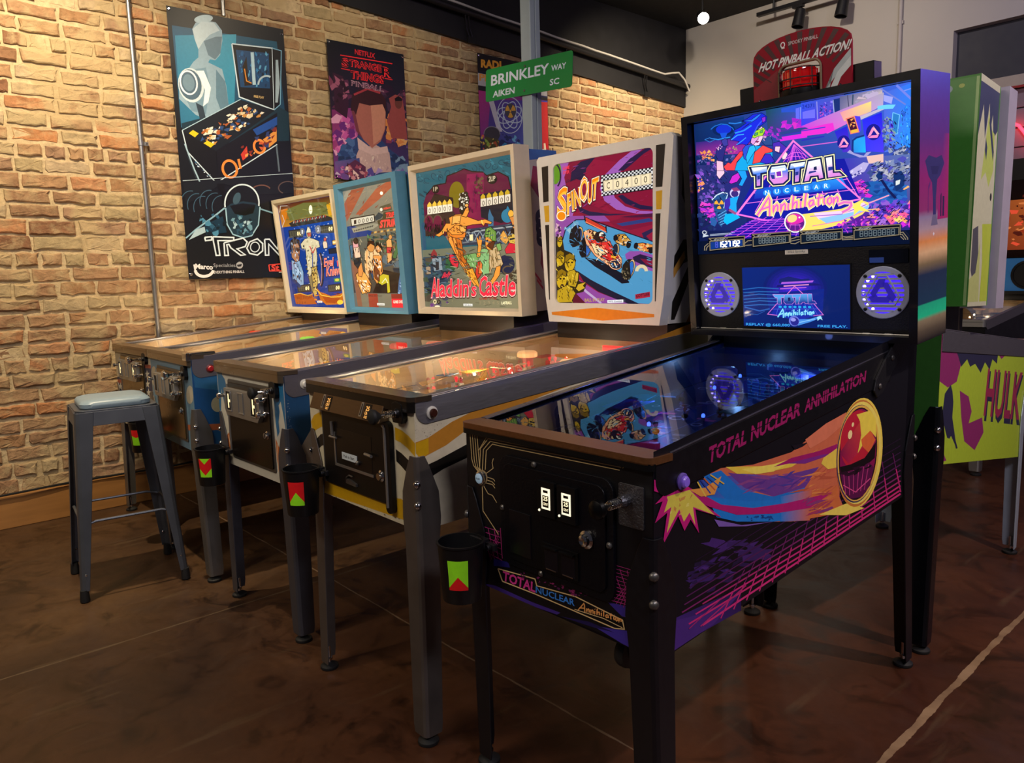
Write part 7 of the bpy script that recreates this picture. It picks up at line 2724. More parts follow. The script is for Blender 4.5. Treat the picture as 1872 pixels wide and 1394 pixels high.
def build_spin():
 n = dict(W=.572, L=1.31, fb=.592, ft=.931, rb=.60, rt=1.030, bw=.556, by=1.012, b0=1.055, bh=.624, ln=-.007, fo=-.011, ro=.03, railend=1.30)
 n['fb'] = .592
 root = empty('pinball_machine', (-.7078, -.0226, 0), -.0085)
 tag(root, 'cream pinball machine with mustard and black stripes beside the black one', 'pinball machine', 'pinball machines in the row')
 W, L = n['W'], n['L']
 cream = pm('speckled_cream_paint', 'c9c0a6', 0.5, var=0.14, scale=55)
 shell(root, n, cream, spin_side, spin_front)
 rails(root, n, pm('steel_rail', 'b4b4ba', 0.46, 1.0, 0.08, 30, stretch=(1, 1, 14)), .066)
 mb = MB()
 lockbar_profile(mb, W, n['ft'], .030)
 mb.build('lockdown_bar', [pm('dark_bar_metal', '7a6a58', 0.26, 0.9, 0.1, 6), pm('black_bar_lip', '161311', 0.3, 0.3)], root, bevel=.004, smooth=True)
 for s, x in ((-1, -.003), (1, W + .003)):
  button(root, x, .052, .895, s, pm('brown_button', '3a1c14', 0.3), pm('white_button_ring', 'c8c4b8', 0.4))
 n['pfmat'] = WOOD
 k = kit(bumpers=[(.105, .815), (.405, .735)], bumper_cap=pm('bumper_cap_lit', 'f2b878', 0.35, em=0.9), bumper_body=pm('bumper_red', 'b8242c', 0.35, em=0.15), post=[pm('post_red', 'b02830', 0.3), pm('post_glow_red', 'e03038', 0.3, em=0.9)], posts=26, plastics=8, lamps=12)
 playfield(root, n, wood_deco(['c89a58', '9a3038', 'd8c08a', '3a6a8a', 'd88a30'], 3), WOODSIDE, [(.14, .22, .7, GLOWW), (.43, .42, 1.0, GLOWW), (.14, .55, 1.0, GLOWW), (.42, .88, .35, (1, .3, .22)), (.2, .95, .4, GLOWW)], k, 21)
 # red lit bar at the back of the field
 mb = MB()
 zz = n['ft'] + .0756 * .99 - .045
 mb.box(.32, .53, .985, .995, zz, zz + .018)
 mb.build('light_bar', pm('red_light_bar', 'ff3030', 0.4, em=2.2), root)
 pedestal(root, n, pm('dark_pedestal', '1c1410', 0.5))
 # tapered head with a painted face
 bw, bh, tp = n['bw'], n['bh'], .0435
 pl = backbox_plane(root, n)
 D = .24
 mb = MB()
 ys = rect_round(0, 1, 0, 1, .001, 1)
 F = [(0.004, 0), (bw - .004, 0), (bw + tp, bh), (-tp, bh)]
 O = [(.045, .072), (.516, .072), (.516, .588), (.045, .588)]
 ro = rect_round(.045, .516, .072, .588, .022, 5)
 R_ = .06
 # outline: tapered sides pinched in at the foot
 out = [(.012, 0), (bw - .012, 0), (bw + .006, .10), (bw + tp, bh - .012), (bw + tp - .012, bh), (-tp + .012, bh), (-tp, bh - .012), (-.006, .10)]
 loops = [[V((a, b, 0)) for a, b in out], [V((a, b, 0)) for a, b in reversed(ro)]]
 allp = [p for lp in loops for p in lp]
 for tt in tessellate_polygon(loops):
  p = [allp[i] for i in tt]
  if (p[1] - p[0]).cross(p[2] - p[0]).z < 0:
   p.reverse()
  mb.face([pl.at(a.x, a.y) for a in p], 0)
 for i in range(len(out)):
  a, b = out[i], out[(i + 1) % len(out)]
  mb.face([pl.at(*b), pl.at(*a), pl.at(*a, -.045), pl.at(*b, -.045)], 0)
 for i in range(len(ro)):
  a, b = ro[i], ro[(i + 1) % len(ro)]
  mb.face([pl.at(*a), pl.at(*b), pl.at(*b, -.012), pl.at(*a, -.012)], 0)
 q = [(bw * .01, .004), (bw * .99, .004), (bw + tp - .004, bh - .004), (-tp + .004, bh - .004)]
 back = [(a, b) for a, b in q]
 mb.hexa([pl.at(*q[0], -.045), pl.at(*q[1], -.045), pl.at(*q[1], -D), pl.at(*q[0], -D), pl.at(*q[3], -.045), pl.at(*q[2], -.045), pl.at(*q[2], -D), pl.at(*q[3], -D)], 0)
 d2 = (V(pl.at(*q[2])) - V(pl.at(*q[1]))).normalized()
 sp = Plane(root, pl.at(*q[1], -.045), -pl.n, d2)
 spin_boxside(Art(mb, sp, mat=1), D - .045, bh - .01)
 fn2 = homog(crp(960, 230, .2726, [(78, 208), (1000, 40), (905, 1340), (155, 1308)]), [(-tp, bh), (bw + tp, bh), (bw - .012, 0), (.012, 0)])
 spin_face(Art(mb, pl, fn=fn2, mat=1), bw, bw + 2 * tp, bh)
 box = mb.build('backbox', [pm('pale_grey_paint', 'c6c1ba', 0.5, var=0.08, scale=30), INK], root)
 ap = backbox_plane(root, n, .010)
 mb = MB()
 mb.face([ap.at(.043, .070), ap.at(.518, .070), ap.at(.518, .590), ap.at(.043, .590)], 0, lin('201418') + (.2,))
 fn = homog(crp(960, 230, .2726, [(185, 255), (855, 145), (855, 1195), (200, 1185)]), [(.045, .588), (.516, .588), (.516, .072), (.045, .072)])
 art_spin(Art(mb, ap, fn=fn, em=1.0, clip=(.043, .518, .070, .590)))
 mb.build('backglass', GLASSART, box)
 # coin plate and door
 mb = MB()
 z0, z1 = .868, .912
 mb.prism([(.074, 0, z1), (.452, 0, z1), (.452, -.012, z1), (.452, -.030, z0), (.452, 0, z0)][1:2] + [(.452, -.012, z1), (.452, -.032, z0 - .006), (.452, 0, z0 - .006)], (-.392, 0, 0))
 dr_mat = pm('worn_black_steel', '2c2826', 0.38, 0.75, 0.35, 14, .1)
 cp = mb.build('coin_plate', pm('brown_steel_plate', '6a5a4a', 0.32, 0.95, 0.2, 30, stretch=(1, 8, 8)), root, bevel=.0015)
 nx = V((0, -.05, -.020)).normalized()
 ey = V((0, .020, .050)).normalized()
 for k2, a in enumerate((.128, .345)):
  sl = Plane(root, (a, -.012, .912), (1, 0, 0), V((0, -.020, -.050)) * -1)
  mb = MB()
  for (u0, u1, v0, v1, hgt, mt) in ((0, .012, -.046, -.006, .0015, 0), (.0035, .0085, -.042, -.010, .0018, 1), (.022, .052, -.050, -.008, .001, 1)):
   pbox(mb, sl, u0, u1, v0, v1, -hgt, .001, mt)
  A = Art(mb, sl, fn=lambda u, v: (.022 + .03 * u, -.050 + .042 * v), mat=2, base=.0012)
  A.text('25', (.2, .56), (.8, .56), (0, .3), 'e8a858', .02, 0, .8)
  A.text('CENT', (.15, .3), (.85, .3), (0, .2), 'e8a858', .02, 0, .8)
  A.text('ONLY', (.2, .06), (.8, .06), (0, .18), 'e8a858', .02, 0, .8)
  mb.build('coin_slot', [STEEL, BLACKPLASTIC, INK], cp)
 d0, d1, z0, z1 = .098, .468, .628, .862
 mb = MB()
 mb.prism([(a, 0, b) for a, b in rect_round(d0, d1 - .006, z0 + .010, z1, .010, 4)], (0, -.010, 0))
 dr = mb.build('coin_door', dr_mat, root, bevel=.003)
 mb = MB()
 mb.prism([(a, -.001, b) for a, b in rect_round(d1 - .028, d1 + .004, z0 - .012, z1 + .004, .015, 6)], (0, -.014, 0), 0)
 mb.tube([(d1 - .018, -.013, z0 + .004), (d1 - .018, -.013, z1 - .012)], .006, 10, 1)
 mb.tube([(d1 - .018, -.013, z1 - .012), (d1 - .03, -.011, z1 - .008)], .006, 10, 1)
 mb.build('edge_strip', [BLACKPLASTIC, STEEL], dr, bevel=.002)
 mb = MB()
 for (a0, a1, b0, b1) in ((.165, .172, .705, .800), (.165, .378, .700, .707)):
  mb.box(a0, a1, -.013, -.010, b0, b1)
 mb.tube([(.163, -.016, .79), (.163, -.016, .83)], .005, 8)
 mb.tube([(.150, -.018, .785), (.190, -.018, .785)], .0035, 8)
 mb.tube([(.345, -.016, .762), (.385, -.020, .762)], .0045, 8)
 mb.build('return_frame', STEEL, dr, smooth=True)
 mb = MB()
 mb.box(.172, .372, -.0108, -.0098, .707, .812)
 mb.build('inset_panel', pm('scratched_dark_panel', '26221f', 0.3, 0.6, 0.5, 8), dr, bevel=.002)
 mb = MB()
 mb.box(.208, .292, -.0125, -.0106, .726, .746, 0)
 pf = Plane(root, (.208, -.0125, .726), (1, 0, 0), (0, 0, 1))
 A = Art(mb, pf, fn=lambda u, v: (u * .084, v * .020), mat=1)
 A.text('Push to Start', (.12, .3), (.84, .3), (0, .45), '2a2a34', .01)
 mb.lathe([(.006, 0), (.007, .006), (.004, .010)], (.300, -.010, .728), (0, -1, 0), 12, 2)
 mb.build('start_label', [pm('pale_label', 'c4cfd6', 0.5), INK, DARKSTEEL], dr)
 mb = MB()
 mb.lathe([(.015, 0), (.016, .003), (.011, .007), (.010, .012), (.004, .012)], (.418, -.010, .712), (0, -1, 0), 18)
 mb.build('lock', CHROME, dr, smooth=True)
 mb = MB()
 mb.tube([(.225, -.011, .660), (.228, -.013, .674), (.245, -.014, .683), (.265, -.013, .682)], .0025, 8)
 mb.prism([(.228, -.010, .658), (.285, -.010, .656), (.285, -.010, .664), (.25, -.010, .672), (.235, -.010, .672)], (0, -.006, 0))
 mb.build('coin_cup', DARKSTEEL, dr)
 mb = MB()
 mb.tube([(d0 - .003, -.005, z0 + .01), (d0 - .003, -.005, z1)], .006, 8)
 mb.build('hinge', DARKSTEEL, dr, smooth=True)
 plunger(root, .516, .896, RUBBER)
 old_legs(root, n, pm('dark_leg_steel', '6e6762', 0.40, 0.7, 0.2, 20), .788)
 return root, n


def build_old(which):
 if which == 'A':
  n = dict(W=.561, L=1.31, fb=.553, ft=.936, rb=.58, rt=1.03, bw=.721, by=1.010, b0=1.069, bh=.679, ln=.037, ro=.03, nose=.085, noselen=.14)
  loc, w = (-1.4819, -.012, 0), .0096
  lab = 'white and blue pinball machine below the glass with a dancer and a turbaned man'
 elif which == 'K':
  n = dict(W=.570, L=1.31, fb=.553, ft=.943, rb=.58, rt=1.03, bw=.616, by=1.023, b0=1.064, bh=.670, ln=.059, fo=.01, ro=.03, nose=.085, noselen=.14)
  loc, w = (-2.2589, -.0216, 0), -.0272
  lab = 'blue pinball machine with pale spots and a blue frame round its bowling glass'
 else:
  n = dict(W=.562, L=1.31, fb=.50, ft=.921, rb=.56, rt=1.03, bw=.722, by=1.064, b0=1.042, bh=.699, ln=.087, fo=-.012, ro=.03, nose=.085, noselen=.14)
  loc, w = (-3.0749, .039, 0), .0238
  lab = 'starred pinball machine at the far end of the row, against the brick wall'
 root = empty('pinball_machine', loc, w)
 tag(root, lab, 'pinball machine', 'pinball machines in the row')
 W = n['W']
 if which == 'A':
  shell(root, n, None or pm('navy_and_white_paint', 'b9b6aa', 0.5, var=0.12, scale=40), lambda A, m: (side_fill(A, m, '1b4a72'), alad_side(A, m)), alad_front)
 elif which == 'K':
  shell(root, n, pm('dusty_blue_paint', '5f7f94', 0.5, var=0.1, scale=30), lambda A, m: (side_fill(A, m, '155088'), triple_side(A, m)), triple_front)
 else:
  shell(root, n, pm('aged_white_paint', 'b0a78e', 0.55, var=0.12, scale=30), lambda A, m: side_fill(A, m, '20356a'), evel_front)
 rails(root, n, pm('grey_steel_rail', '908e96', 0.46, 0.95, 0.1, 30, stretch=(1, 1, 14)), .062)
 mb = MB()
 lockbar_profile(mb, W, n['ft'], .030)
 mb.build('lockdown_bar', [pm('worn_bar_steel', '94846e', 0.30, 0.9, 0.12, 8)] * 2, root, bevel=.005, smooth=True)
 cap = {'A': 'd0ccc0', 'K': 'b02028', 'E': 'c02828'}[which]
 for s, x in ((-1, -.003), (1, W + .003)):
  button(root, x, .075, .895, s, pm('button_' + cap, cap, 0.3), pm('button_ring_' + which, 'c8c4b8' if which == 'A' else '6a2a2a', 0.4))
 n['pfmat'] = WOOD
 if which == 'A':
  k = kit(bumper_cap=pm('bumper_cap_red', 'e04030', 0.35, em=0.4), posts=26, plastics=9, lamps=10)
  deco = wood_deco(['c8a468', '2a5a8a', 'b83a30', 'e0d0a0', 'd88a30'], 8)
 elif which == 'K':
  k = kit(bumpers=[(.16, .70), (.42, .80)], bumper_cap=pm('bumper_cap_green', '5ae050', 0.35, em=0.8))
  deco = wood_deco(['8a8a70', '3a6a5a', 'b83a30', 'c8c0a0', '5a7a8a'], 9)
 else:
  k = kit(bumper_cap=pm('bumper_cap_red', 'e04030', 0.35, em=0.4), lamps=12)
  deco = wood_deco(['c8a468', '24407a', 'b83a30', 'e0d0a0', 'd88a30'], 10)
 g = {'A': 1.2, 'K': .75, 'E': 1.3}[which]
 playfield(root, n, deco, WOODSIDE, [(.15, .28, g, GLOWW), (.42, .50, g, GLOWW), (.15, .74, g, GLOWW), (.42, .92, g, GLOWW)], k, {'A': 31, 'K': 41, 'E': 51}[which])
 pedestal(root, n, pm('dark_pedestal', '1c1410', 0.5))
 if which == 'A':
  framed_head(root, n, (.028, .690, .031, .645), .085, .024, art_aladdin, crp(730, 240, .2583, [(120, 290), (800, 165), (865, 1255), (170, 1240)]), pm('worn_cream_frame', 'c4b59c', 0.5, var=0.12, scale=20), pm('white_head_paint', 'b0a59c', 0.5), .018, .26, alad_boxside)
 elif which == 'K':
  framed_head(root, n, (.055, .562, .027, .632), .058, .024, art_triple, crp(480, 300, .2152, [(690, 230), (1105, 145), (1200, 1220), (765, 1215)]), pm('blue_frame_paint', '4a809e', 0.5, var=0.14, scale=20), pm('blue_head_paint', '2a6a98', 0.5), .004, .25)
 else:
  framed_head(root, n, (.028, .690, .033, .666), .085, .024, art_evel, crp(480, 300, .2152, [(135, 345), (565, 280), (695, 1235), (225, 1205)]), pm('ivory_frame_paint', 'd0c4a8', 0.5, var=0.1, scale=20), pm('white_head_paint', 'b0a59c', 0.5), .018, .26)
 met = {'A': pm('dark_door_steel', '3a322c', 0.30, 0.85, 0.35, 7), 'K': pm('tan_door_steel', '8a7450', 0.26, 0.95, 0.3, 5), 'E': pm('tan_door_steel', '8a7450', 0.26, 0.95, 0.3, 5)}[which]
 bally_door(root, .105, .470, .585, .885, met, which != 'K')
 plunger(root, .505, .878, CHROME if which != 'A' else None)
 if which == 'K':
  mb = MB()
  mb.box(W - .045, W + .008, .0, .10, n['ft'] + .010, n['ft'] + .022)
  mb.box(W - .045, W + .008, -.018, .0, n['ft'] - .012, n['ft'] + .022)
  mb.build('corner_clip', CHROME, root, bevel=.004)
 old_legs(root, n, pm('mid_leg_steel', '7c7a78', 0.38, 0.75, 0.15, 20) if which != 'A' else pm('blued_leg_steel', '5c5d66', 0.40, 0.7, 0.15, 20), {'A': .752, 'K': .735, 'E': .72}[which])
 return root, n


def side_fill(A, n, c):
 f = A.fn
 A.fn = lambda u, v: (u, v)
 W, L = n['W'], n['L']
 A.poly([(.002, n['fb'] + .002), (L - .002, n['rb'] + .002), (L - .002, n['rt'] - .01), (.002, n['ft'] - .01)], c)
 A.fn = f


def build_giant():
 """the green backed machine standing back to back with the black one"""
 n = dict(W=.545, L=1.19, fb=.585, ft=.905, rb=.61, rt=1.035, bw=.69, by=.80, b0=1.085, bh=.69, ln=.03, fo=.0, ro=.02, railend=1.19)
 root = empty('pinball_machine', (.512, 2.60, 0), math.pi + .062)
 tag(root, 'lime and magenta sided pinball machine seen from its green back, behind the black machine', 'pinball machine')
 W, L = n['W'], n['L']
 shell(root, n, pm('lime_cabinet_paint', '8fa52e', 0.45, var=0.08, scale=30), giant_side, None, 'l', giant_back)
 rails(root, n, pm('grey_steel_rail', '908e96', 0.46, 0.95, 0.1, 30, stretch=(1, 1, 14)), .064)
 mb = MB()
 lockbar_profile(mb, W, n['ft'], .030)
 mb.build('lockdown_bar', [STEEL, STEEL], root, bevel=.005, smooth=True)
 n['pfmat'] = WOOD
 playfield(root, n, wood_deco(['c8a468', '2a7a3a', '7a2a70', 'e0d0a0', 'd88a30'], 12), WOODSIDE, [(.15, .4, .2, GLOWW)], kit(posts=5, plastics=3, lamps=2, targets=0), 61)
 mb = MB()
 sl = (n['rt'] - n['ft']) / L
 mb.prism([(.03, .86, n['ft'] + sl * .86 - .02), (.03, L - .02, n['rt'] - .02), (.03, L - .02, n['b0'] + .03), (.03, .86, n['b0'] + .03)], (W - .06, 0, 0))
 mb.build('pedestal', pm('dark_pedestal', '1c1410', 0.5), root)
 bw, bh = n['bw'], n['bh']
 pl = backbox_plane(root, n)
 mb = MB()
 D, fd, ins = .345, .13, .020
 pbox(mb, pl, ins, bw - ins, .010, bh - .004, fd - .01, D, 0)
 sp = Plane(root, pl.at(ins, .010, -D), pl.n, pl.ey)
 giant_boxside(Art(mb, sp, mat=1), D - fd, bh - .014)
 bp = Plane(root, pl.at(bw - ins, .010, -D), -pl.ex, pl.ey)
 A = Art(mb, bp, fn=lambda u, v: (u, v), mat=1)
 A.poly([(.004, .004), (bw - 2 * ins - .004, .004), (bw - 2 * ins - .004, bh - .02), (.004, bh - .02)], '3a7a2a')
 A.poly([(bw - 2 * ins - .012, .004), (bw - 2 * ins - .004, .004), (bw - 2 * ins - .004, bh - .02), (bw - 2 * ins - .012, bh - .02)], '8fae6a')
 A.ell(.56, bh - .045, .016, .012, '8a98a0')
 A.ell(.60, bh - .040, .008, .006, '9aa84a')
 box = mb.build('backbox', [pm('green_head_paint', '3c7a2c', 0.5, var=0.1), INK], root)
 mb = MB()
 ring_frame(mb, pl, bw, bh, (.03, bw - .03, .03, bh - .03), fd - .03)
 mb.build('backbox_frame', pm('lilac_grey_frame', '9a94a8', 0.5), box, bevel=.003)
 ap = backbox_plane(root, n, .024)
 mb = MB()
 mb.face([ap.at(.03, .03), ap.at(bw - .03, .03), ap.at(bw - .03, bh - .03), ap.at(.03, bh - .03)], 0, lin('2a3a28') + (.6,))
 mb.build('backglass', GLASSART, box)
 met = pm('bright_leg_steel', 'b4c0d0', 0.42, 0.5, 0.1, 20)
 leg(root, 0, 0, 1, 1, .70, -.004, .02, met)
 leg(root, W, 0, -1, 1, .70, .004, .02, met)
 leg(root, 0, L, 1, -1, .80, .0, .02, pm('dark_leg_edge', '2c3038', 0.25, 0.9))
 leg(root, W, L, -1, -1, .80, .0, .02, pm('dark_leg_edge', '2c3038', 0.25, 0.9))
 mb = MB()
 mb.lathe([(.004, .0), (.004, .14)], (.10, L - .05, .50), (0, 0, 1), 8)
 mb.build('tilt_rod', CHROME, root)
 return root


def build_distant():
 """the machine at the far wall, mostly hidden"""
 n = dict(W=.56, L=1.30, fb=.50, ft=.90, rb=.58, rt=1.02, bw=.69, by=1.0, b0=1.02, bh=.76, ln=.03, fo=0, ro=.02)
 root = empty('pinball_machine', (-.565, 3.80, 0), 0)
 tag(root, 'black pinball machine with a fiery orange glass by the grey boarding at the back', 'pinball machine')
 W, L = n['W'], n['L']
 shell(root, n, pm('black_cabinet_lacquer', '0a0a10', 0.32))
 rails(root, n, STEEL, .05)
 mb = MB()
 lockbar_profile(mb, W, n['ft'], .03)
 mb.build('lockdown_bar', [STEEL, STEEL], root, bevel=.004)
 n['pfmat'] = WOOD
 playfield(root, n, wood_deco(['c8a468', '8a4a20', 'b83a30', 'e0d0a0', 'd88a30'], 13), WOODSIDE, [(.15, .4, .25, GLOWW), (.42, .7, .3, GLOWW), (.3, .9, .25, GLOWW)], kit(posts=6, plastics=4, lamps=4, targets=0), 71)
 pedestal(root, n, BLACKPLASTIC)
 bw, bh = n['bw'], n['bh']
 pl = backbox_plane(root, n)
 mb = MB()
 t = .02
 pbox(mb, pl, 0, t, 0, bh, 0, .22)
 pbox(mb, pl, bw - t, bw, 0, bh, 0, .22)
 pbox(mb, pl, t, bw - t, 0, t, 0, .22)
 pbox(mb, pl, t, bw - t, bh - t, bh, 0, .22)
 pbox(mb, pl, t, bw - t, t, bh - t, .20, .22)
 box = mb.build('backbox', BLACKPLASTIC, root)
 ap = backbox_plane(root, n, .03)
 mb = MB()
 mb.face([ap.at(t, .24), ap.at(bw - t, .24), ap.at(bw - t, bh - t), ap.at(t, bh - t)], 0, lin('160a08') + (.5,))
 A = Art(mb, ap, fn=lambda u, v: (t + u * (bw - 2 * t), .24 + v * (bh - t - .24)), em=1.0)
 rn = random.Random(3)
 A.quad([(.1, .1), (.98, .1), (.98, .75), (.1, .75)], ['4a1a10', '8a3a1c', 'b05a28', '3a140c'], 4)
 A.scat([(.45, .15), (.96, .15), (.96, .8), (.5, .8)], 70, .05, ['c8703a', 'e09050', '8a3018', '4a1810', 'd84a30', '2a100c'], 4, .6, 70)
 for k in range(6):
  A.line([(.78, .22 + .035 * k), (.97, .28 + .035 * k)], .012, 'e8c090')
 A.poly([(.86, .5), (.94, .52), (.92, .62), (.87, .6)], 'd83a2a')
 mb.build('backglass', GLASSART, box)
 mb = MB()
 pbox(mb, pl, t, bw - t, t, .235, .028, .045, 0)
 for a in (.14, bw - .14):
  mb.lathe([(.095, 0), (.095, .006), (.08, .007), (.078, .002)], pl.at(a, .125, -.028), pl.n, 26, 1)
 mb.build('speaker_panel', [pm('blue_speaker_panel', '1c5a8a', 0.4, em=0.25), BLACKPLASTIC], box)
 mb = MB()
 pbox(mb, pl, bw * .5, bw * .9, bh, bh + .12, .06, .16)
 mb.build('topper', BLACKPLASTIC, box)
 old_legs(root, n, STEEL, .70)
 return root


ROOT_T, N_T = build_tna()
ROOT_S, N_S = build_spin()
ROOT_A, N_A = build_old('A')
ROOT_K, N_K = build_old('K')
ROOT_E, N_E = build_old('E')
build_giant()
build_distant()


# ------------------------------------------------------------------ things around the machines
def build_topper():
 """arched red sign with a beacon, standing on the black machine's head"""
 pl0 = backbox_plane(ROOT_T, N_T)
 mw = Matrix.Translation(ROOT_T.location) @ ROOT_T.rotation_euler.to_matrix().to_4x4()
 base = mw @ V(pl0.at(.347, N_T['bh'] + .0005, -.102))
 root = empty('pinball_topper', base, .0026)
 root.rotation_euler = (N_T['ln'], 0, .0026)
 tag(root, 'arched red sign with a red beacon lamp on top of the black pinball head', 'sign')
 red = pm('red_sign_panel', '820c20', 0.6, var=0.2, scale=12, spec=.2)
 w, h = .150, .158
 pts = [(-w, 0), (w, 0), (w, h - .035)]
 for i in range(1, 14):
  a = math.pi * i / 14
  pts.append((w * math.cos(a) * (1.0), h - .035 + .060 * math.sin(a) ** .8))
 pts.append((-w, h - .035))
 win = rect_round(-.062, .062, .0, .094, .022, 5, (0, 1, 1, 0))
 mb = MB()
 pl = Plane(root, (0, 0, .0), (1, 0, 0), (0, 0, 1))
 loop = pts[:1] + [(-.062, 0)] + [p for p in reversed(win) if p[1] > .001] + [(.062, 0)] + pts[1:]
 mb.prism([(a, 0, b + .001) for a, b in loop], (0, .008, 0), 0)
 A = Art(mb, pl, fn=lambda u, v: (u, v), mat=1)
 K = '3a0c14'
 for k in range(15):
  a0 = math.radians(14 + k * 10.5)
  a1 = a0 + math.radians(4.5)
  r0, r1 = .120, .205
  q = []
  for r, an in ((r0, a0), (r1, a0), (r1, a1), (r0, a1)):
   u, v = r * math.cos(an), .020 + r * .82 * math.sin(an)
   u = max(-w + .002, min(w - .002, u))
   vv = h - .035 + .060 * max(0.0, 1 - (u / w) ** 2) ** .4 - .002
   q.append((u, min(v, vv)))
  A.poly(q, K)
 A.poly([(-.148, .004), (-.148, .05), (-.07, .09), (-.07, .004)], '7a1220')
 A.poly([(.07, .004), (.148, .085), (.148, .105), (.10, .06), (.085, .004)], 'a8b0b0')
 A.poly([(.085, .004), (.11, .05), (.148, .085), (.148, .060), (.12, .035), (.105, .004)], 'c8ccc8')
 A.line([(-.146, .10), (-.09, .06)], .003, K)
 A.text('HOT PINBALL ACTION!', (-.132, .098), (.142, .104), (.004, .024), 'd8d8d4', .03, .5)
 A.text('SPOOKY PINBALL', (-.035, .152), (.055, .152), (.001, .010), 'b8a8a8', .02)
 A.arc(-.052, .157, .006, .007, .003, 'd8d0d0')
 A.line([(-.056, .148), (-.046, .148)], .003, 'd8d0d0')
 sg = mb.build('sign_panel', [red, INK], root)
 for a in (-.128, .118):
  mb = MB()
  mb.lathe([(.004, 0), (.004, .002), (.002, .003)], (a, 0, .014), (0, -1, 0), 10)
  mb.build('screw', CHROME, sg)
 mb = MB()
 pp = [p for p in win if p[1] > .001]
 path = [V((a * 1.03, -.004, b * 1.02 + .002)) for a, b in [(.062, 0)] + pp + [(-.062, 0)]]
 mb.tube(path, .0035, 8)
 mb.build('window_trim', pm('tan_trim', '8a7a62', 0.4, .5), sg, smooth=True)
 # beacon
 mb = MB()
 o = (0, .0, .002)
 mb.lathe([(.052, 0), (.054, .006), (.054, .020), (.050, .024)], o, (0, 0, 1), 28, 0)
 mb.lathe([(.046, .024), (.046, .066), (.044, .076), (.036, .082), (.001, .084)], o, (0, 0, 1), 28, 1)
 for k in range(12):
  an = 2 * math.pi * k / 12
  mb.lathe([(.003, .026), (.003, .074)], (o[0] + .0455 * math.cos(an), o[1] + .0455 * math.sin(an), o[2]), (0, 0, 1), 6, 1)
 b = mb.build('beacon', [BLACKPLASTIC, pm('red_lens', 'a80a0c', 0.08, var=0.3, scale=90, coat=1.0, em=0.22)], root, smooth=True)
 mb = MB()
 for zz in (.030, .050):
  pts = [(.058 * math.cos(math.radians(a)), .058 * math.sin(math.radians(a)), zz) for a in range(-190, 11, 12)]
  mb.tube(pts, .0018, 6)
 for a in (-150, -90, -30):
  mb.tube([(.058 * math.cos(math.radians(a)), .058 * math.sin(math.radians(a)), zz) for zz in (.02, .078)], .0018, 6)
 mb.tube([(-.058, 0, .078), (-.03, -.05, .078), (.03, -.05, .078), (.058, 0, .078)], .0018, 6)
 mb.build('wire_cage', BLACKMETAL, b, smooth=True)
 mb = MB()
 mb.box(-.205, .205, .012, .062, .001, .062)
 mb.build('back_box', BLACKPLASTIC, root, bevel=.002)


build_topper()


def build_cup(machine, n, label, sticker, dx, dy=-.069):
 """black cup clamped to a front leg, with a reflective chevron sticker"""
 mw = Matrix.Translation(machine.location) @ machine.rotation_euler.to_matrix().to_4x4()
 p = mw @ V((dx, dy, n['cupz']))
 root = empty('cup_holder', p)
 tag(root, label, 'cup holder', 'cup holders on the front legs')
 r0, r1, h = .045, .054, .140
 mb = MB()
 mb.lathe([(r0, 0), (r0 + .001, .002), (r1, h - .006), (r1 + .003, h - .004), (r1 + .003, h), (r1 - .002, h), (r0 - .003, .006), (.001, .005)], (0, 0, 0), (0, 0, 1), 30)
 cup = mb.build('cup', pm('black_cup_plastic', '0b0b0d', 0.4), root, smooth=True)
 mb = MB()
 mb.box(-.030, .030, .046, .064, h - .034, h - .004)
 mb.box(.020, .062, .050, .062, h - .026, h - .010)
 mb.tube([(.046, .040, h - .018), (.046, .050, h - .018)], .0075, 8)
 mb.build('clamp', BLACKMETAL, root, bevel=.0015)
 # sticker wrapped on the cup, facing out to the room
 mb = MB()
 a0, a1 = math.radians(-74), math.radians(-20)
 z0, z1 = .036, .108

 class Wrap:
  def at(s, a, b, off=0.0):
   an = a0 + (a1 - a0) * a
   z = z0 + (z1 - z0) * b
   r = r0 + (r1 - r0) * z / h + .0006 + off
   return V((r * math.cos(an), r * math.sin(an), z))
 A = Art(mb, Wrap(), fn=lambda u, v: (u, v))
 G, R = '8ad820', 'c8181c'
 cs = {'up': (R, G), 'down': (G, R), 'red_top': (G, R)}
 N = 10

 def strip(f0, f1, c):
  for i in range(N):
   u0, u1 = i / N, (i + 1) / N
   A.poly([(u0, f0(u0)), (u1, f0(u1)), (u1, f1(u1)), (u0, f1(u0))], c)
   A.off = 2e-4
 tent = lambda u: 1 - abs(2 * u - 1)
 cl = lambda f: (lambda u: max(0.0, min(1.0, f(u))))
 if sticker == 'green_over_red_peak':
  strip(lambda u: 0, cl(lambda u: .08 + .38 * tent(u)), R)
  strip(cl(lambda u: .08 + .38 * tent(u)), lambda u: 1, G)
 elif sticker == 'red_over_green_peak':
  strip(lambda u: 0, cl(lambda u: .14 + .42 * tent(u)), G)
  strip(cl(lambda u: .14 + .42 * tent(u)), lambda u: 1, R)
 elif sticker == 'red_chevron':
  strip(lambda u: 0, cl(lambda u: .46 - .36 * tent(u)), G)
  strip(cl(lambda u: .46 - .36 * tent(u)), cl(lambda u: 1.06 - .36 * tent(u)), R)
  strip(cl(lambda u: 1.06 - .36 * tent(u)), lambda u: 1, G)
 else:
  strip(lambda u: 0, cl(lambda u: .62 - .12 * tent(u)), G)
  strip(cl(lambda u: .62 - .12 * tent(u)), lambda u: 1, R)
 mb.build('sticker', pm_reflect(), cup)


def pm_reflect():
 """bead-coated reflective tape"""
 if 'reflective_tape' in MATS:
  return MATS['reflective_tape']
 mt = artmat('reflective_tape', 0.35, 1.3)
 MATS['reflective_tape'] = mt
 return mt


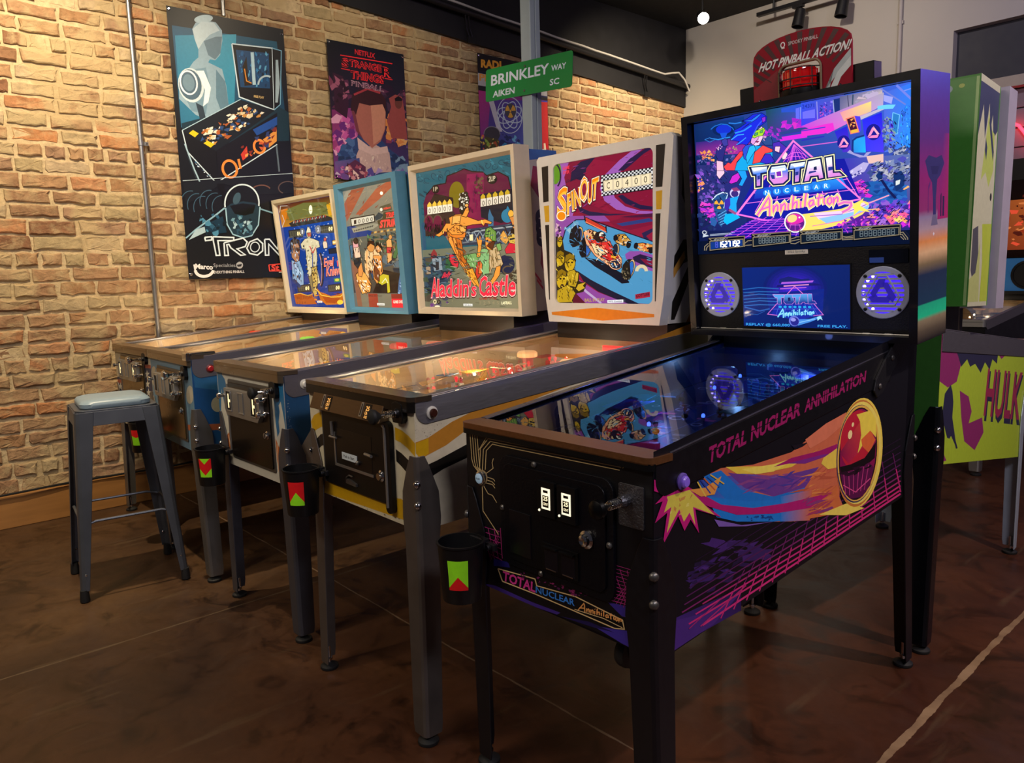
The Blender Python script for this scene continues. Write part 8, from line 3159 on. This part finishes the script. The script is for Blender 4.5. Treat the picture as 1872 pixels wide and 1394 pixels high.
N_T['cupz'], N_S['cupz'], N_A['cupz'], N_K['cupz'] = .486, .543, .486, .471
build_cup(ROOT_T, N_T, 'black cup holder with a green over red sticker on the black machine', 'green_over_red_peak', .051)
build_cup(ROOT_S, N_S, 'black cup holder with a red over green sticker beside the cream machine', 'red_over_green_peak', .053)
build_cup(ROOT_A, N_A, 'black cup holder with a red chevron sticker beside the white and blue machine', 'red_chevron', .052)
build_cup(ROOT_K, N_K, 'black cup holder with a small red and green sticker seen behind the stool', 'plain', -.066, -.048)


def build_stool():
 steel = pm('gunmetal_stool', '5c6068', 0.42, 0.6, 0.15, 14)
 root = empty('bar_stool', (-2.018, -.255, 0), math.radians(-7))
 tag(root, 'grey metal bar stool with a padded seat standing by the brick wall', 'stool')
 zt = .755
 ht, hb = .150, .196
 mb = MB()
 mb.prism([(a, b, zt - .014) for a, b in rect_round(-ht, ht, -ht, ht, .045, 6)], (0, 0, .014))
 for k in range(4):
  an = math.radians(90 * k)
  ca, sa = math.cos(an), math.sin(an)
  p = [(-ht + .03, -ht - .002), (ht - .03, -ht - .002)]
  q = [(-ht + .03, -ht - .006), (ht - .03, -ht - .006)]
  r = lambda u, v, z: (u * ca - v * sa, u * sa + v * ca, z)
  mb.hexa([r(p[0][0], p[0][1] - .006, zt - .062), r(p[1][0], p[1][1] - .006, zt - .062), r(p[1][0], p[1][1], zt - .062), r(p[0][0], p[0][1], zt - .062),
                 r(p[0][0], p[0][1], zt - .006), r(p[1][0], p[1][1], zt - .006), r(p[1][0], p[1][1] + .004, zt - .006), r(p[0][0], p[0][1] + .004, zt - .006)])
 mb.build('seat', steel, root, bevel=.004)
 mb = MB()
 pts = rect_round(-.130, .130, -.130, .130, .045, 7)
 N = len(pts)
 vs, fs = [], []
 for z, k in ((zt + .001, .97), (zt + .006, 1.0), (zt + .020, 1.0), (zt + .030, .94), (zt + .036, .78), (zt + .038, .4)):
  vs += [(a * k, b * k, z) for a, b in pts]
 for i in range(5):
  for j in range(N):
   j2 = (j + 1) % N
   fs.append((i * N + j, i * N + j2, (i + 1) * N + j2, (i + 1) * N + j))
 fs.append(tuple(5 * N + j for j in range(N)))
 fs.append(tuple(reversed(range(N))))
 mb.raw(vs, fs)
 mb.build('cushion', pm('blue_grey_vinyl', '7f929e', 0.38, var=0.08, scale=60, bump=0.1), root, smooth=True)
 for sx in (-1, 1):
  for sy in (-1, 1):
   mb = MB()
   rings = []
   for z, k, w in ((zt - .006, 0, .066), (zt - .10, .13, .062), (.30, .62, .044), (.045, .97, .030)):
    c = ht + .004 + (hb - ht) * k
    X, Y = sx * c, sy * c
    r = .016
    rings.append([(X - sx * w, Y, z), (X - sx * r, Y, z), (X - sx * r * .3, Y - sy * r * .3, z), (X, Y - sy * r, z), (X, Y - sy * w, z)])
   vs = [p for r in rings for p in r]
   fs = []
   for i in range(3):
    for k in range(4):
     fs.append((i * 5 + k, i * 5 + k + 1, i * 5 + 6 + k, i * 5 + 5 + k))
   mb.raw(vs, fs)
   lg = mb.build('leg', steel, root, solid=.003, bevel=.0015)
   mb = MB()
   c = hb + .004 - .012
   mb.lathe([(.014, .0005), (.018, .004), (.018, .016), (.015, .05)], (sx * c, sy * c, 0), (0, 0, 1), 16)
   mb.build('rubber_foot', RUBBER, lg, smooth=True)
   mb = MB()
   for z in (.11,):
    mb.ball((sx * (hb - .004), sy * (hb - .020), z), .006, 0, 8)
   mb.build('rivet', CHROME, lg, smooth=True)
 for k in range(4):
  an = math.radians(90 * k)
  ca, sa = math.cos(an), math.sin(an)
  c = ht + (hb - ht) * .58 - .006
  z = .315
  mb = MB()
  f = lambda u, v, dz=0: (u * ca - v * sa, u * sa + v * ca, z + dz)
  mb.tube([f(-c + .006, -c, -.012), f(-c + .05, -c, 0), f(c - .05, -c, 0), f(c - .006, -c, -.012)], .0055, 8)
  mb.build('stretcher', steel if k in (1, 2, 3) else steel, root, smooth=True)


build_stool()


# ------------------------------------------------------------------ banners on the brick
def cloth(mb, pl, w, h, seed, mat=0, col=None, amp=.004):
 """hanging vinyl with faint waves; returns the height function so the print follows it"""
 rn = random.Random(seed)
 ph = [rn.uniform(0, 6) for _ in range(4)]

 def d(a, b):
  u, v = a / w, b / h
  return amp * (1.8 + .7 * math.sin(3.2 * u + ph[0] + .8 * v) + .5 * math.sin(3.4 * v + ph[2]))
 nx, ny = 16, 30
 for i in range(nx):
  for j in range(ny):
   q = [(w * (i + a) / nx, h * (j + b) / ny) for a, b in ((0, 0), (1, 0), (1, 1), (0, 1))]
   mb.face([pl.at(a, b, d(a, b)) for a, b in q], mat, col)
 return d


class Bent(Plane):
 def at(s, a, b, off=0.0):
  return s.o + s.ex * a + s.ey * b + s.n * (off + (s.d(a, b) if hasattr(s, 'd') else 0))


def banner(name, y0, y1, z0, z1, src, art, label, seed, base, eyelets=((.02, .98), (.98, .98), (.02, .02), (.98, .02))):
 w, h = y1 - y0, z1 - z0
 root = empty(name, (WX + .020, y0, z0))
 tag(root, label, 'banner', 'vinyl banners on the brick wall')
 pl = Bent(root, (0, 0, 0), (0, 1, 0), (0, 0, 1))
 mb = MB()
 pl.d = cloth(mb, Plane(root, (0, 0, 0), (0, 1, 0), (0, 0, 1)), w, h, seed, 0, lin(base) + (0,))
 fn = homog(src, [(0, h), (w, h), (w, 0), (0, 0)])
 A = BentArt(mb, pl, fn=fn, mat=0, clip=(0, w, 0, h), step=3e-5)
 art(A)
 pr = mb.build('printed_sheet', INKV, root, smooth=False)
 for u, v in eyelets:
  mb = MB()
  c = pl.at(w * u if u < .5 else w - .014, h * v if v > .5 else .014, .001)
  if u < .5:
   c = pl.at(.014, h * v if v < .5 else h - .014, .001)
  mb.lathe([(.009, 0), (.009, .002), (.006, .003), (.004, .001)], c, (1, 0, 0), 14)
  mb.build('eyelet', CHROME, root, smooth=True)
 return root


class BentArt(Art):
 """art cut into small pieces so it can lie on rippled vinyl"""

 def tri(s, q, idx, cols):
  t = [q[i] for i in idx]
  c = [cols[i] for i in idx] if isinstance(cols, list) else None
  s.sub(t, c, cols, 0)

 def sub(s, t, c, cols, k):
  L = [(t[i][0] - t[(i + 1) % 3][0]) ** 2 + (t[i][1] - t[(i + 1) % 3][1]) ** 2 for i in range(3)]
  m = max(range(3), key=lambda i: L[i])
  if L[m] > .05 ** 2 and k < 9:
   i, j, o = m, (m + 1) % 3, (m + 2) % 3
   p = ((t[i][0] + t[j][0]) / 2, (t[i][1] + t[j][1]) / 2)
   if c:
    pc = tuple((a + b) / 2 for a, b in zip(c[i], c[j]))
    s.sub([t[i], p, t[o]], [c[i], pc, c[o]], cols, k + 1)
    s.sub([p, t[j], t[o]], [pc, c[j], c[o]], cols, k + 1)
   else:
    s.sub([t[i], p, t[o]], None, cols, k + 1)
    s.sub([p, t[j], t[o]], None, cols, k + 1)
   return
  if c:
   Art.tri(s, t, (0, 1, 2), c)
  else:
   Art.tri(s, t, (0, 1, 2), cols)


INKV = artmat('printed_vinyl', 0.38)


def art_blue_banner(A):
 A.crop(280, 0, .373)
 A.quad([(55, 20), (632, 150), (705, 1370), (165, 1362)], ['0c1018', '0d121c', '0b0e16', '0a0d14'], 3)
 # glowing blue backdrop
 A.quad([(85, 120), (600, 210), (640, 560), (130, 620)], ['1a4a6a', '17506c', '123a58', '1c5a7c'], 5)
 A.quad([(100, 170), (400, 170), (390, 520), (130, 620)], ['2a7a9c', '3a98b8', '2f86a8', '2a6a8c'], 5)
 A.poly([130, 600, 300, 560, 560, 500, 660, 560, 660, 700, 150, 700], '14303f')
 # plain pale bust seen from behind
 A.poly([196, 190, 184, 140, 200, 110, 250, 98, 300, 110, 330, 150, 332, 200, 320, 270, 296, 296, 270, 290, 262, 305, 330, 340, 350, 420, 362, 520, 330, 560, 260, 590, 200, 560, 120, 480, 120, 400, 190, 300, 214, 280, 214, 240], '8aa6b8')
 A.ell(240, 92, 46, 20, 'a8c0cc', -6)
 A.poly([196, 190, 186, 140, 230, 105, 290, 110, 318, 150, 270, 170, 240, 200, 214, 240], 'b4c8d2')
 A.poly([240, 200, 300, 180, 330, 180, 322, 260, 296, 292, 262, 270], '5c7688')
 A.poly([300, 340, 345, 400, 362, 520, 330, 560, 300, 480], '5a7c90')
 A.poly([120, 410, 170, 340, 250, 330, 270, 420, 250, 560, 180, 540], '6f90a4')
 A.ell(178, 415, 62, 86, 'c8d8e0', -14)
 A.ell(174, 412, 54, 76, '4a6478', -14)
 A.arc(166, 402, 40, 58, 8, 'e8f0f4', 0, 360, -14)
 A.ell(166, 402, 28, 42, '6a8698', -14)
 A.poly([205, 345, 240, 345, 275, 430, 262, 500, 236, 520, 246, 440], 'e0ecf2')
 A.poly([200, 500, 236, 520, 250, 580, 220, 580], '2a3a48')
 # pinball machine picture
 A.poly([378, 216, 578, 242, 586, 546, 414, 478], '0a0c10')
 A.line([378, 216, 578, 242, 586, 546, 414, 478], 6, 'c8dce8', None, True)
 A.poly([398, 246, 560, 266, 566, 440, 420, 430], '12406c')
 A.scat([(400, 255), (560, 270), (560, 430), (425, 420)], 60, 14, ['2a78b0', '1a5890', '0c2c50', '58a0c8', '0a1c34'], 4, .5)
 A.poly([430, 330, 450, 280, 460, 400, 480, 420, 440, 425], '201408')
 A.line([440, 340, 450, 400, 475, 412], 5, 'd88a28')
 A.poly([470, 260, 486, 260, 496, 420, 480, 420], 'a8c8d8')
 A.arc(548, 420, 40, 42, 9, 'a8c0cc', 180, 300)
 A.text('FREE PLAY', (486, 482), (536, 490), (0, -12), 'd8b878', .02)
 A.poly([578, 242, 622, 256, 616, 520, 586, 546], '0a0c12')
 A.line([578, 242, 622, 256, 616, 520, 586, 546], 4, '7ab0d0')
 A.poly([594, 300, 606, 300, 614, 420, 604, 510, 592, 510], '9ab0bc')
 A.poly([134, 634, 420, 492, 590, 548, 300, 740], '101820')
 A.scat([(200, 660), (430, 520), (540, 560), (300, 710)], 120, 11, ['d8c8a0', 'e8e0d0', 'c08840', '2a4a80', '101820', 'a85a28', 'f4f0e4'], 6, 1.6, -25)
 A.poly([166, 650, 186, 634, 214, 652, 196, 670], 'e0c018')
 A.poly([236, 702, 256, 688, 292, 706, 266, 728], 'e0c018')
 A.poly([134, 634, 300, 740, 300, 896, 160, 740], '0a0b10')
 A.poly([300, 740, 600, 560, 600, 716, 310, 890], '0c0c14')
 A.line([134, 634, 160, 740, 300, 896, 310, 890, 600, 716], 5, 'c8dce8')
 A.line([134, 634, 420, 490], 4, 'a8c8d8')
 A.poly([480, 640, 600, 580, 600, 620, 500, 670], '1c4a9a')
 for cx, cy, r in ((366, 830, 34), (512, 724, 26)):
  A.arc(cx, cy, r, r * 1.25, 12, 'e08838', 0, 360, -20)
 A.line([408, 782, 420, 830], 12, 'e08838')
 A.poly([420, 760, 450, 720, 456, 770, 430, 790], 'c03828')
 A.poly([530, 690, 598, 640, 598, 700, 560, 730], 'd89040')
 A.scat([(400, 720), (590, 620), (590, 700), (440, 790)], 26, 12, ['7a2a1c', 'e8a050', '2a3a70', 'c85a30'], 8, 1.5, -30)
 A.line([146, 700, 190, 820, 235, 925], 7, '9ab8c8')
 A.line([596, 720, 610, 850], 8, '5a6a78')
 A.line([160, 760, 205, 880], 4, '2a3440')
 A.scat([(190, 770), (280, 860), (270, 880), (200, 800)], 14, 6, ['c8d8e8', '3a6a98'], 9)
 # lower picture: dark dome helmet in white outline on a wet black ground
 A.line([136, 880, 690, 862], 3, 'b8ccd8')
 A.poly([136, 890, 690, 868, 700, 960, 500, 960, 330, 900, 150, 1000], '11161d')
 for k in range(6):
  A.arc(180 + 30 * k, 990 + 14 * (k % 3), 50, 60, 4, '3a5a70', 180, 300, -20)
 A.arc(520, 940, 46, 26, 6, '6a4a40', 160, 340)
 A.arc(650, 930, 44, 30, 5, '5a4a48', 120, 330)
 A.poly([300, 900, 340, 900, 336, 1030, 326, 960], '050608')
 A.ell(425, 1010, 86, 104, '0c1116')
 A.arc(425, 1000, 84, 92, 7, 'd8ecf4', 170, 370)
 A.poly([345, 1020, 370, 1000, 430, 990, 490, 1000, 512, 1020, 505, 1110, 470, 1160, 430, 1165, 380, 1150, 352, 1100], '1c3444')
 A.line([345, 1020, 352, 1100, 380, 1150, 430, 1168, 472, 1160, 506, 1108, 514, 1020], 6, '9ac4d8')
 A.poly([365, 1010, 430, 1000, 492, 1010, 480, 1050, 440, 1060, 390, 1050], '060a0e')
 A.scat([(370, 1060), (490, 1060), (470, 1150), (390, 1140)], 30, 14, ['2a5068', '6a98ac', '0c1820', '3a6a84', 'a8c8d4'], 11)
 A.ell(400, 975, 18, 30, '3a5666', 20)
 A.line([150, 1160, 200, 1120, 300, 1050, 340, 1020], 8, '8ab4c8')
 A.poly([165, 1170, 200, 1120, 300, 1090, 305, 1110], 'a8c4d0')
 A.line([515, 1030, 600, 1060, 690, 1140], 7, '7aa4b8')
 A.poly([240, 1100, 330, 1060, 350, 1140, 250, 1150], '123248')
 A.scat([(220, 1060), (340, 1040), (340, 1140), (240, 1150)], 18, 16, ['2a5a78', '0c1a26', '4a88a8'], 12)
 # white outlined title and sponsor line
 T = [[242, 1160, 276, 1158, 276, 1174, 246, 1176], [282, 1158, 384, 1166, 384, 1180, 306, 1178, 316, 1250, 298, 1250, 284, 1178],
         [336, 1190, 430, 1170, 450, 1190, 440, 1212, 400, 1222, 440, 1252, 418, 1254, 370, 1216, 360, 1198, 350, 1200, 358, 1252, 340, 1252],
         [462, 1190, 500, 1176, 526, 1200, 526, 1236, 500, 1256, 462, 1246, 448, 1220], [536, 1180, 560, 1180, 600, 1230, 604, 1180, 624, 1184, 630, 1262, 610, 1262, 556, 1204, 556, 1258, 540, 1258]]
 for t in T:
  A.line(t, 7, 'd8e8f0', None, True)
 A.arc(488, 1216, 22, 24, 5, 'd8e8f0')
 A.text('Marco', (196, 1310), (282, 1318), (0, -24), 'e8e8e8', .04)
 A.text('Specialties', (284, 1306), (392, 1310), (0, -18), 'a8acb0', .0)
 A.arc(240, 1316, 44, 34, 14, 'e8e8e8', 10, 175)
 A.ell(412, 1302, 17, 17, 'a8acb0')
 A.poly([398, 1300, 424, 1296, 420, 1308, 404, 1310], '1a1c20')
 A.text('EVERYTHING PINBALL', (286, 1338), (436, 1340), (0, -13), 'd8d8d8', .02)
 A.line([190, 1290, 196, 1320], 8, 'e8e8e8')
 A.line([556, 1306, 640, 1302], 5, 'e04838')
 A.line([556, 1306, 560, 1336, 640, 1338], 5, 'e04838')
 A.text('St', (568, 1334), (608, 1334), (0, -28), 'e04838', .04)
 A.line([606, 1344, 640, 1344], 4, 'd8d8d8')


def art_red_title_banner(A):
 A.crop(280, 0, .373)
 A.quad([(838, 195), (1210, 275), (1222, 580), (862, 540)], ['10131c', '141826', '2a2438', '2a1c34'], 5)
 A.quad([(860, 540), (1222, 580), (1230, 880), (880, 900)], ['2a1c34', '2a2438', '4a3a78', '7a3a88'], 5)
 A.scat([(850, 400), (1220, 450), (1228, 560), (870, 640)], 60, 34, ['3a2238', '5a2a4a', '2a1a30', '7a3a58', '4a3048', '281c34'], 3, 1.2)
 A.quad([(865, 560), (1000, 540), (990, 720), (870, 760)], ['7a2a68', '8a3a80', 'b05aa0', '9a3a78'], 4)
 A.scat([(866, 600), (980, 600), (970, 760), (876, 780)], 40, 26, ['c858a8', 'e0a0c8', '8a2a70', '6a2a80', 'd870b0'], 4)
 A.scat([(1120, 580), (1225, 560), (1228, 760), (1130, 700)], 40, 26, ['d8884a', 'c85a58', 'e0a868', '8a3a58', '6a4a90'], 5)
 A.poly([870, 370, 920, 390, 950, 520, 940, 600, 880, 560], '3a1c34')
 A.scat([(865, 390), (940, 400), (950, 520), (870, 520)], 16, 20, ['c8a0a8', '7a4a58', '2a1424', 'a05a78'], 6)
 A.poly([1140, 490, 1170, 470, 1200, 480, 1210, 540, 1222, 680, 1150, 680, 1130, 600, 1150, 530], '9a4a48')
 A.ell(1184, 510, 17, 28, '6a3a34')
 A.poly([1166, 490, 1184, 476, 1202, 490, 1200, 500, 1170, 502], '1c1216')
 # plain bust with cropped hair, jacket and pale collar
 A.poly([985, 690, 1020, 660, 1100, 690, 1150, 740, 1226, 790, 1228, 850, 1180, 884, 890, 884, 900, 770, 940, 720], '2c4478')
 A.scat([(900, 740), (980, 700), (980, 840), (900, 850)], 20, 22, ['3a5a90', '22345c', '4a6aa0'], 7)
 A.scat([(1120, 730), (1220, 790), (1220, 850), (1140, 850)], 20, 22, ['4a6a9a', '22345c', '7a98b8'], 8)
 A.poly([1000, 740, 1080, 720, 1140, 750, 1150, 840, 990, 870, 985, 780], 'c8a8a4')
 A.scat([(1000, 760), (1130, 760), (1140, 840), (1000, 850)], 26, 14, ['d8bcb4', 'b09098', 'e0ccc0'], 9, .5)
 A.poly([990, 690, 1060, 740, 1130, 720, 1136, 750, 1060, 770, 995, 745], 'd8b8b4')
 A.poly([962, 560, 975, 480, 1040, 456, 1110, 480, 1124, 560, 1122, 640, 1100, 700, 1060, 736, 1020, 700, 985, 660], 'b06a5c')
 A.poly([1050, 480, 1112, 490, 1124, 560, 1118, 640, 1100, 690, 1066, 720, 1060, 600], 'cc8c74')
 A.poly([962, 560, 978, 560, 1000, 660, 1020, 700, 985, 660], '7a3a44')
 A.poly([958, 560, 966, 480, 1000, 452, 1050, 444, 1100, 460, 1126, 500, 1126, 560, 1110, 520, 1050, 530, 1000, 520, 984, 580, 974, 560], '3a1c20')
 A.line([975, 480, 1040, 448, 1100, 466], 10, 'a83a44')
 # bottom montage
 A.quad([(880, 820), (1000, 790), (1010, 890), (884, 900)], ['6a5a98', '3a4a88', '4a2a70', '8a3a90'], 3)
 A.poly([930, 840, 980, 800, 1030, 830, 1030, 890, 930, 896], '5a2a48')
 A.scat([(940, 830), (1030, 830), (1030, 890), (950, 894)], 24, 16, ['e8c8c0', '3a1c30', 'a04a60', 'c88a90'], 12)
 A.scat([(880, 830), (940, 820), (940, 900), (882, 900)], 14, 18, ['c8b8d0', '6a4a90', 'b05a98'], 13)
 A.scat([(1040, 850), (1220, 830), (1224, 890), (1040, 896)], 20, 24, ['7a68b0', '5a4a98', 'a890c8'], 14)
 # titles
 A.text('NETFLIX', (980, 276), (1078, 298), (0, -26), 'd02a34', .03)
 R = 'ea3038'
 A.line([908, 282, 1158, 322], 5, R)
 for t, p0, p1, up, up1 in (('S', (914, 338), (950, 344), (0, -44), (0, -44)), ('TRANGE', (952, 336), (1108, 364), (0, -34), (0, -34)), ('R', (1112, 382), (1154, 390), (0, -46), (0, -46)), ('THINGS', (958, 396), (1120, 420), (0, -38), (0, -38))):
  for b, c in ((.055, R), (-.006, '1c0c14')):
   A.text(t, p0, p1, up, c, b, 0, None, up1)
 A.line([912, 350, 956, 358], 4, R)
 A.line([1122, 394, 1158, 400], 4, R)
 A.text('PINBALL', (960, 434), (1118, 460), (0, -26), 'd8a8b8', .03)
 A.text('PINBALL', (960, 434), (1118, 460), (0, -24), '4a2a4a', -.0)


def art_atom_banner(A):
 A.crop(840, 0, .23504)
 A.quad([(110, 370), (680, 560), (670, 1170), (140, 1170)], ['16121c', '16121c', '2a3a98', '2a2a58'], 4)
 A.poly([110, 370, 680, 560, 676, 640, 116, 520], '15101a')
 A.poly([116, 540, 676, 690, 676, 760, 120, 640], 'b8b8c0')
 A.text('PI', (130, 600), (200, 616), (0, -54), 'e8a048', .04)
 A.poly([118, 640, 676, 770, 676, 800, 122, 680], '1c1a24')
 A.quad([(122, 680), (676, 790), (672, 1080), (140, 1060)], ['b03088', '7a2a98', '3a4ab8', '7a3088'], 5)
 A.quad([(230, 760), (676, 790), (672, 1100), (200, 1060)], ['5a3a98', '4a48c0', '4a68d0', '3a3a90'], 5)
 A.poly([190, 690, 240, 700, 330, 1000, 290, 1000], 'c8c8e0')
 A.quad([(600, 790), (676, 800), (672, 1110), (612, 1110)], ['d02a38', 'e03030', 'c81c28', 'c02030'], 2)
 for k in range(4):
  A.arc(392, 880, 100, 46, 7, 'c8d8f0', 0, 360, 45 * k + 20, 30)
 A.arc(392, 880, 102, 130, 6, 'c8d8f0', 0, 360, 0, 30)
 trefoil(A, 400, 850, 46, 'e8b048', '4a4a58', 1.2)
 A.ell(240, 1020, 70, 56, '3a3848')
 A.arc(240, 1020, 70, 56, 6, '8a8a98', 180, 360)
 A.poly([176, 1040, 300, 1060, 300, 1160, 176, 1160], '4a4628')
 A.scat([(180, 1050), (300, 1060), (300, 1150), (180, 1150)], 24, 18, ['8aa848', 'c8b868', '3a3a1c', 'b05030', 'd8d0a0'], 5)
 A.scat([(310, 1020), (470, 1030), (470, 1150), (310, 1150)], 26, 20, ['3a8ac8', '2a4a98', '70b8e8', '1c2a68'], 6)
 A.scat([(140, 1030), (172, 1040), (170, 1150), (144, 1150)], 10, 14, ['c8b848', '3a3a28', 'd06a4a'], 7)
 A.scat([(610, 1110), (672, 1110), (668, 1165), (614, 1165)], 10, 14, ['2a2a34', 'd8d0c8', '8a3a3a'], 8)
 A.poly([640, 1070, 652, 1070, 656, 1120, 640, 1120], 'f0d8c0')
 A.text('RADI', (146, 496), (330, 536), (0, -62), 'f0a838', .05, 0, .0)


def cpx(ox, oy, s, pts):
 return crp(ox, oy, s, pts)


banner('poster_banner', .505, 1.205, 1.265, 2.785, [(301, 8), (516, 56), (544, 511), (342, 508)], art_blue_banner,
       'tall blue and black banner picturing a pinball machine, left on the brick wall', 1, '0d1118')
banner('poster_banner', 1.50, 2.095, 1.90, 2.78, [(593, 74), (731.5, 103), (739, 331), (608, 338)], art_red_title_banner,
       'dark banner with red outlined title and a cropped-hair bust on the brick wall', 2, '161826')
banner('poster_banner', 2.76, 3.50, 2.10, 2.90, [(866, 88), (1000, 134), (998, 290), (873, 290)], art_atom_banner,
       'banner with a white atom sign behind the green street sign', 3, '16121c')


# ------------------------------------------------------------------ post and street sign
def build_post():
 root = empty('steel_post', (-1.875, 2.06, 0), .0)
 tag(root, 'pale blue-grey steel post behind the heads, carrying the green street sign', 'post')
 pnt = pm('blue_grey_post_paint', '8e9aa2', 0.45, var=0.06, scale=20)
 s = .038
 mb = MB()
 mb.box(-s, s, -s, s, .001, CZ - .003)
 mb.box(s, s + .005, -s, -.004, .001, CZ - .003)
 mb.box(s, s + .005, .004, s, .001, CZ - .003)
 mb.build('post_tube', pnt, root, bevel=.003)
 mb = MB()
 mb.box(-.09, .09, -.09, .09, .0005, .012)
 mb.build('foot_plate', pnt, root, bevel=.002)
 # sign
 pl = Plane(None, (-1.875, 2.06 - s - .012, 0), (1, 0, 0), (0, 0, 1))
 c = [pl.px(*p) for p in ((887, 128), (1046, 92), (1047, 157), (889, 187))]
 cx, cz = sum(p[0] for p in c) / 4, sum(p[1] for p in c) / 4
 w = (c[1][0] + c[2][0] - c[0][0] - c[3][0]) / 2
 h = (c[0][1] + c[1][1] - c[2][1] - c[3][1]) / 2
 tilt = math.atan2((c[1][1] + c[2][1] - c[0][1] - c[3][1]) / 2, w)
 sg = empty('street_sign', (-1.875 + cx, 2.06 - s - .012, cz))
 tag(sg, 'green street sign with white lettering, BRINKLEY WAY, on the steel post', 'street sign')
 ex = V((math.cos(tilt), 0, math.sin(tilt)))
 ey = V((-math.sin(tilt), 0, math.cos(tilt)))
 sp = Plane(sg, ex * (-w / 2) + ey * (-h / 2), ex, ey)
 mb = MB()
 pts = rect_round(0, w, 0, h, .016, 5)
 mb.prism([sp.at(a, b, 0) for a, b in pts], sp.n * -.003, 0)
 fn = homog([(887, 128), (1046, 92), (1047, 157), (889, 187)], [(0, h), (w, h), (w, 0), (0, 0)])
 A = Art(mb, sp, fn=fn, mat=1)
 A.crop(840, 0, .23504)
 Wt = 'c4cce0'
 for t, p0, p1, u0, u1 in (('BRINKLEY', (246, 666), (700, 568), (-2, -82), (-2, -80)), ('WAY', (716, 552), (830, 528), (0, -44), (0, -46)), ('AIKEN', (264, 758), (436, 722), (0, -50), (0, -50)), ('SC', (710, 662), (782, 646), (0, -48), (0, -48))):
  A.text(t, p0, p1, u0, Wt, .022, 0, None, u1)
 mb.build('sign_plate', [pm('green_sign_enamel', '0c7436', 0.4, var=0.05), INK], sg)
 for b in (.14, .86):
  mb = MB()
  p = (-cx, 0, 0)
  mb.lathe([(.007, 0), (.007, .003), (.003, .004)], V((-cx, -.0, 0)) + ey * (h * (b - .5)), (0, -1, 0), 12)
  mb.build('bolt', DARKSTEEL, sg)
 mb = MB()
 mb.box(-cx - .02, -cx + .02, .002, .0125, -.05, .05)
 mb.build('mounting_bracket', DARKSTEEL, sg)


build_post()


# ------------------------------------------------------------------ track lights at the ceiling
def track_head(parent, o, aim, lit):
 o = V(o)
 d = V(aim).normalized()
 blk = BLACKMETAL
 mb = MB()
 mb.lathe([(.030, -.07), (.042, -.06), (.046, .02), (.050, .075), (.046, .078), (.043, .03), (.001, .028)], o, d, 20, 0)
 h = mb.build('lamp_head', [blk], parent, smooth=True)
 mb = MB()
 mb.lathe([(.042, .034), (.042, .050), (.001, .054)], o, d, 20, 0)
 mb.build('lamp_lens', pm('lit_lamp_lens', 'fff8ea', 0.3, em=60.0) if lit else pm('dark_lamp_lens', '202024', 0.2), h)
 return h


def build_tracks():
 p0, p1 = onplane(1385, 28, 2, 3.40), onplane(1500, -3, 2, 3.40)
 root = empty('track_light', (p0.x, p0.y, 3.40))
 tag(root, 'black ceiling track with two dark lamp heads near the back wall', 'track light')
 mb = MB()
 d = V((p1.x - p0.x + .9, 0, 0))
 mb.box(0, .95, -.022, .022, -.016, .016)
 for x in (.15, .75):
  mb.lathe([(.010, .016), (.010, CZ - 3.40 - .002)], (x, 0, 0), (0, 0, 1), 8)
 mb.build('track_bar', BLACKMETAL, root, bevel=.003)
 for u, v in ((1461, 32), (1540, 12)):
  q = onplane(u, v, 2, 3.29)
  o = V((q.x - p0.x, q.y - p0.y, 3.29 - 3.40))
  mb = MB()
  o2 = V((min(.93, max(.02, o.x)), 0, 0))
  mb.tube([(o2.x, 0, -.014), (o2.x, 0, -.04), (o.x, o.y, o.z + .045)], .007, 8)
  mb.box(o2.x - .045, o2.x + .045, -.02, .02, -.036, -.016)
  mb.build('stem', BLACKMETAL, root)
  track_head(root, o, (-.10, -.15, -1), False)
 q = onplane(1284, 30, 2, 3.36)
 root = empty('spotlight', (q.x, q.y, 3.36))
 tag(root, 'small lit white spotlight glaring from the black ceiling', 'spotlight')
 mb = MB()
 mb.tube([(0, 0, .03), (0, 0, CZ - 3.36 - .002)], .008, 8)
 mb.lathe([(.05, CZ - 3.36 - .02), (.05, CZ - 3.36 - .002)], (0, 0, 0), (0, 0, 1), 18)
 mb.build('stem', BLACKMETAL, root, smooth=True)
 aim = (CAMP - q).normalized() + V((.25, -.1, -.35))
 track_head(root, (0, 0, 0), aim, True)


build_tracks()


def build_neon():
 a = onplane(1839, 228, 1, BY + .03)
 b = onplane(1872, 241, 1, BY + .03)
 root = empty('neon_sign', (a.x, BY + .03, a.z))
 tag(root, 'curved red neon tube glowing on the grey boarding', 'neon sign')
 w = b.x - a.x
 pts = [(0, 0, -.004), (w * .35, 0, .004), (w * .7, 0, -.018), (w, 0, a.z * 0 + (b.z - a.z)), (w * 1.6, 0, (b.z - a.z) * 2.6), (w * 2.2, 0, (b.z - a.z) * 5)]
 mb = MB()
 mb.tube(pts, .011, 10)
 mb.build('neon_tube', pm('red_neon', 'ff2030', 0.4, em=9.0), root, smooth=True)
 mb = MB()
 for x in (pts[0], pts[3]):
  mb.tube([(x[0], .0, x[2]), (x[0], .030, x[2])], .005, 8)
 mb.build('standoff', CHROME, root)
 point('neon_glow', (w, -.08, -.05), .8, (1.0, 0.08, 0.12), .05, root)
 # conduit on the white wall
 t = empty('conduit', (-1.18, BY - .022, 1.2))
 tag(t, 'thin painted pipe running up the pale back wall', 'pipe')
 mb = MB()
 mb.tube([(0, 0, 0), (0, 0, CZ - 1.2 - .003)], .014, 12)
 mb.build('pipe', pm('painted_pipe', 'a39c98', 0.7), t, smooth=True)
 for z in (.9, 1.9):
  mb = MB()
  mb.box(-.022, .022, 0, .021, z - .012, z + .012)
  mb.build('strap', pm('painted_pipe', 'a39c98', 0.7), t)


build_neon()
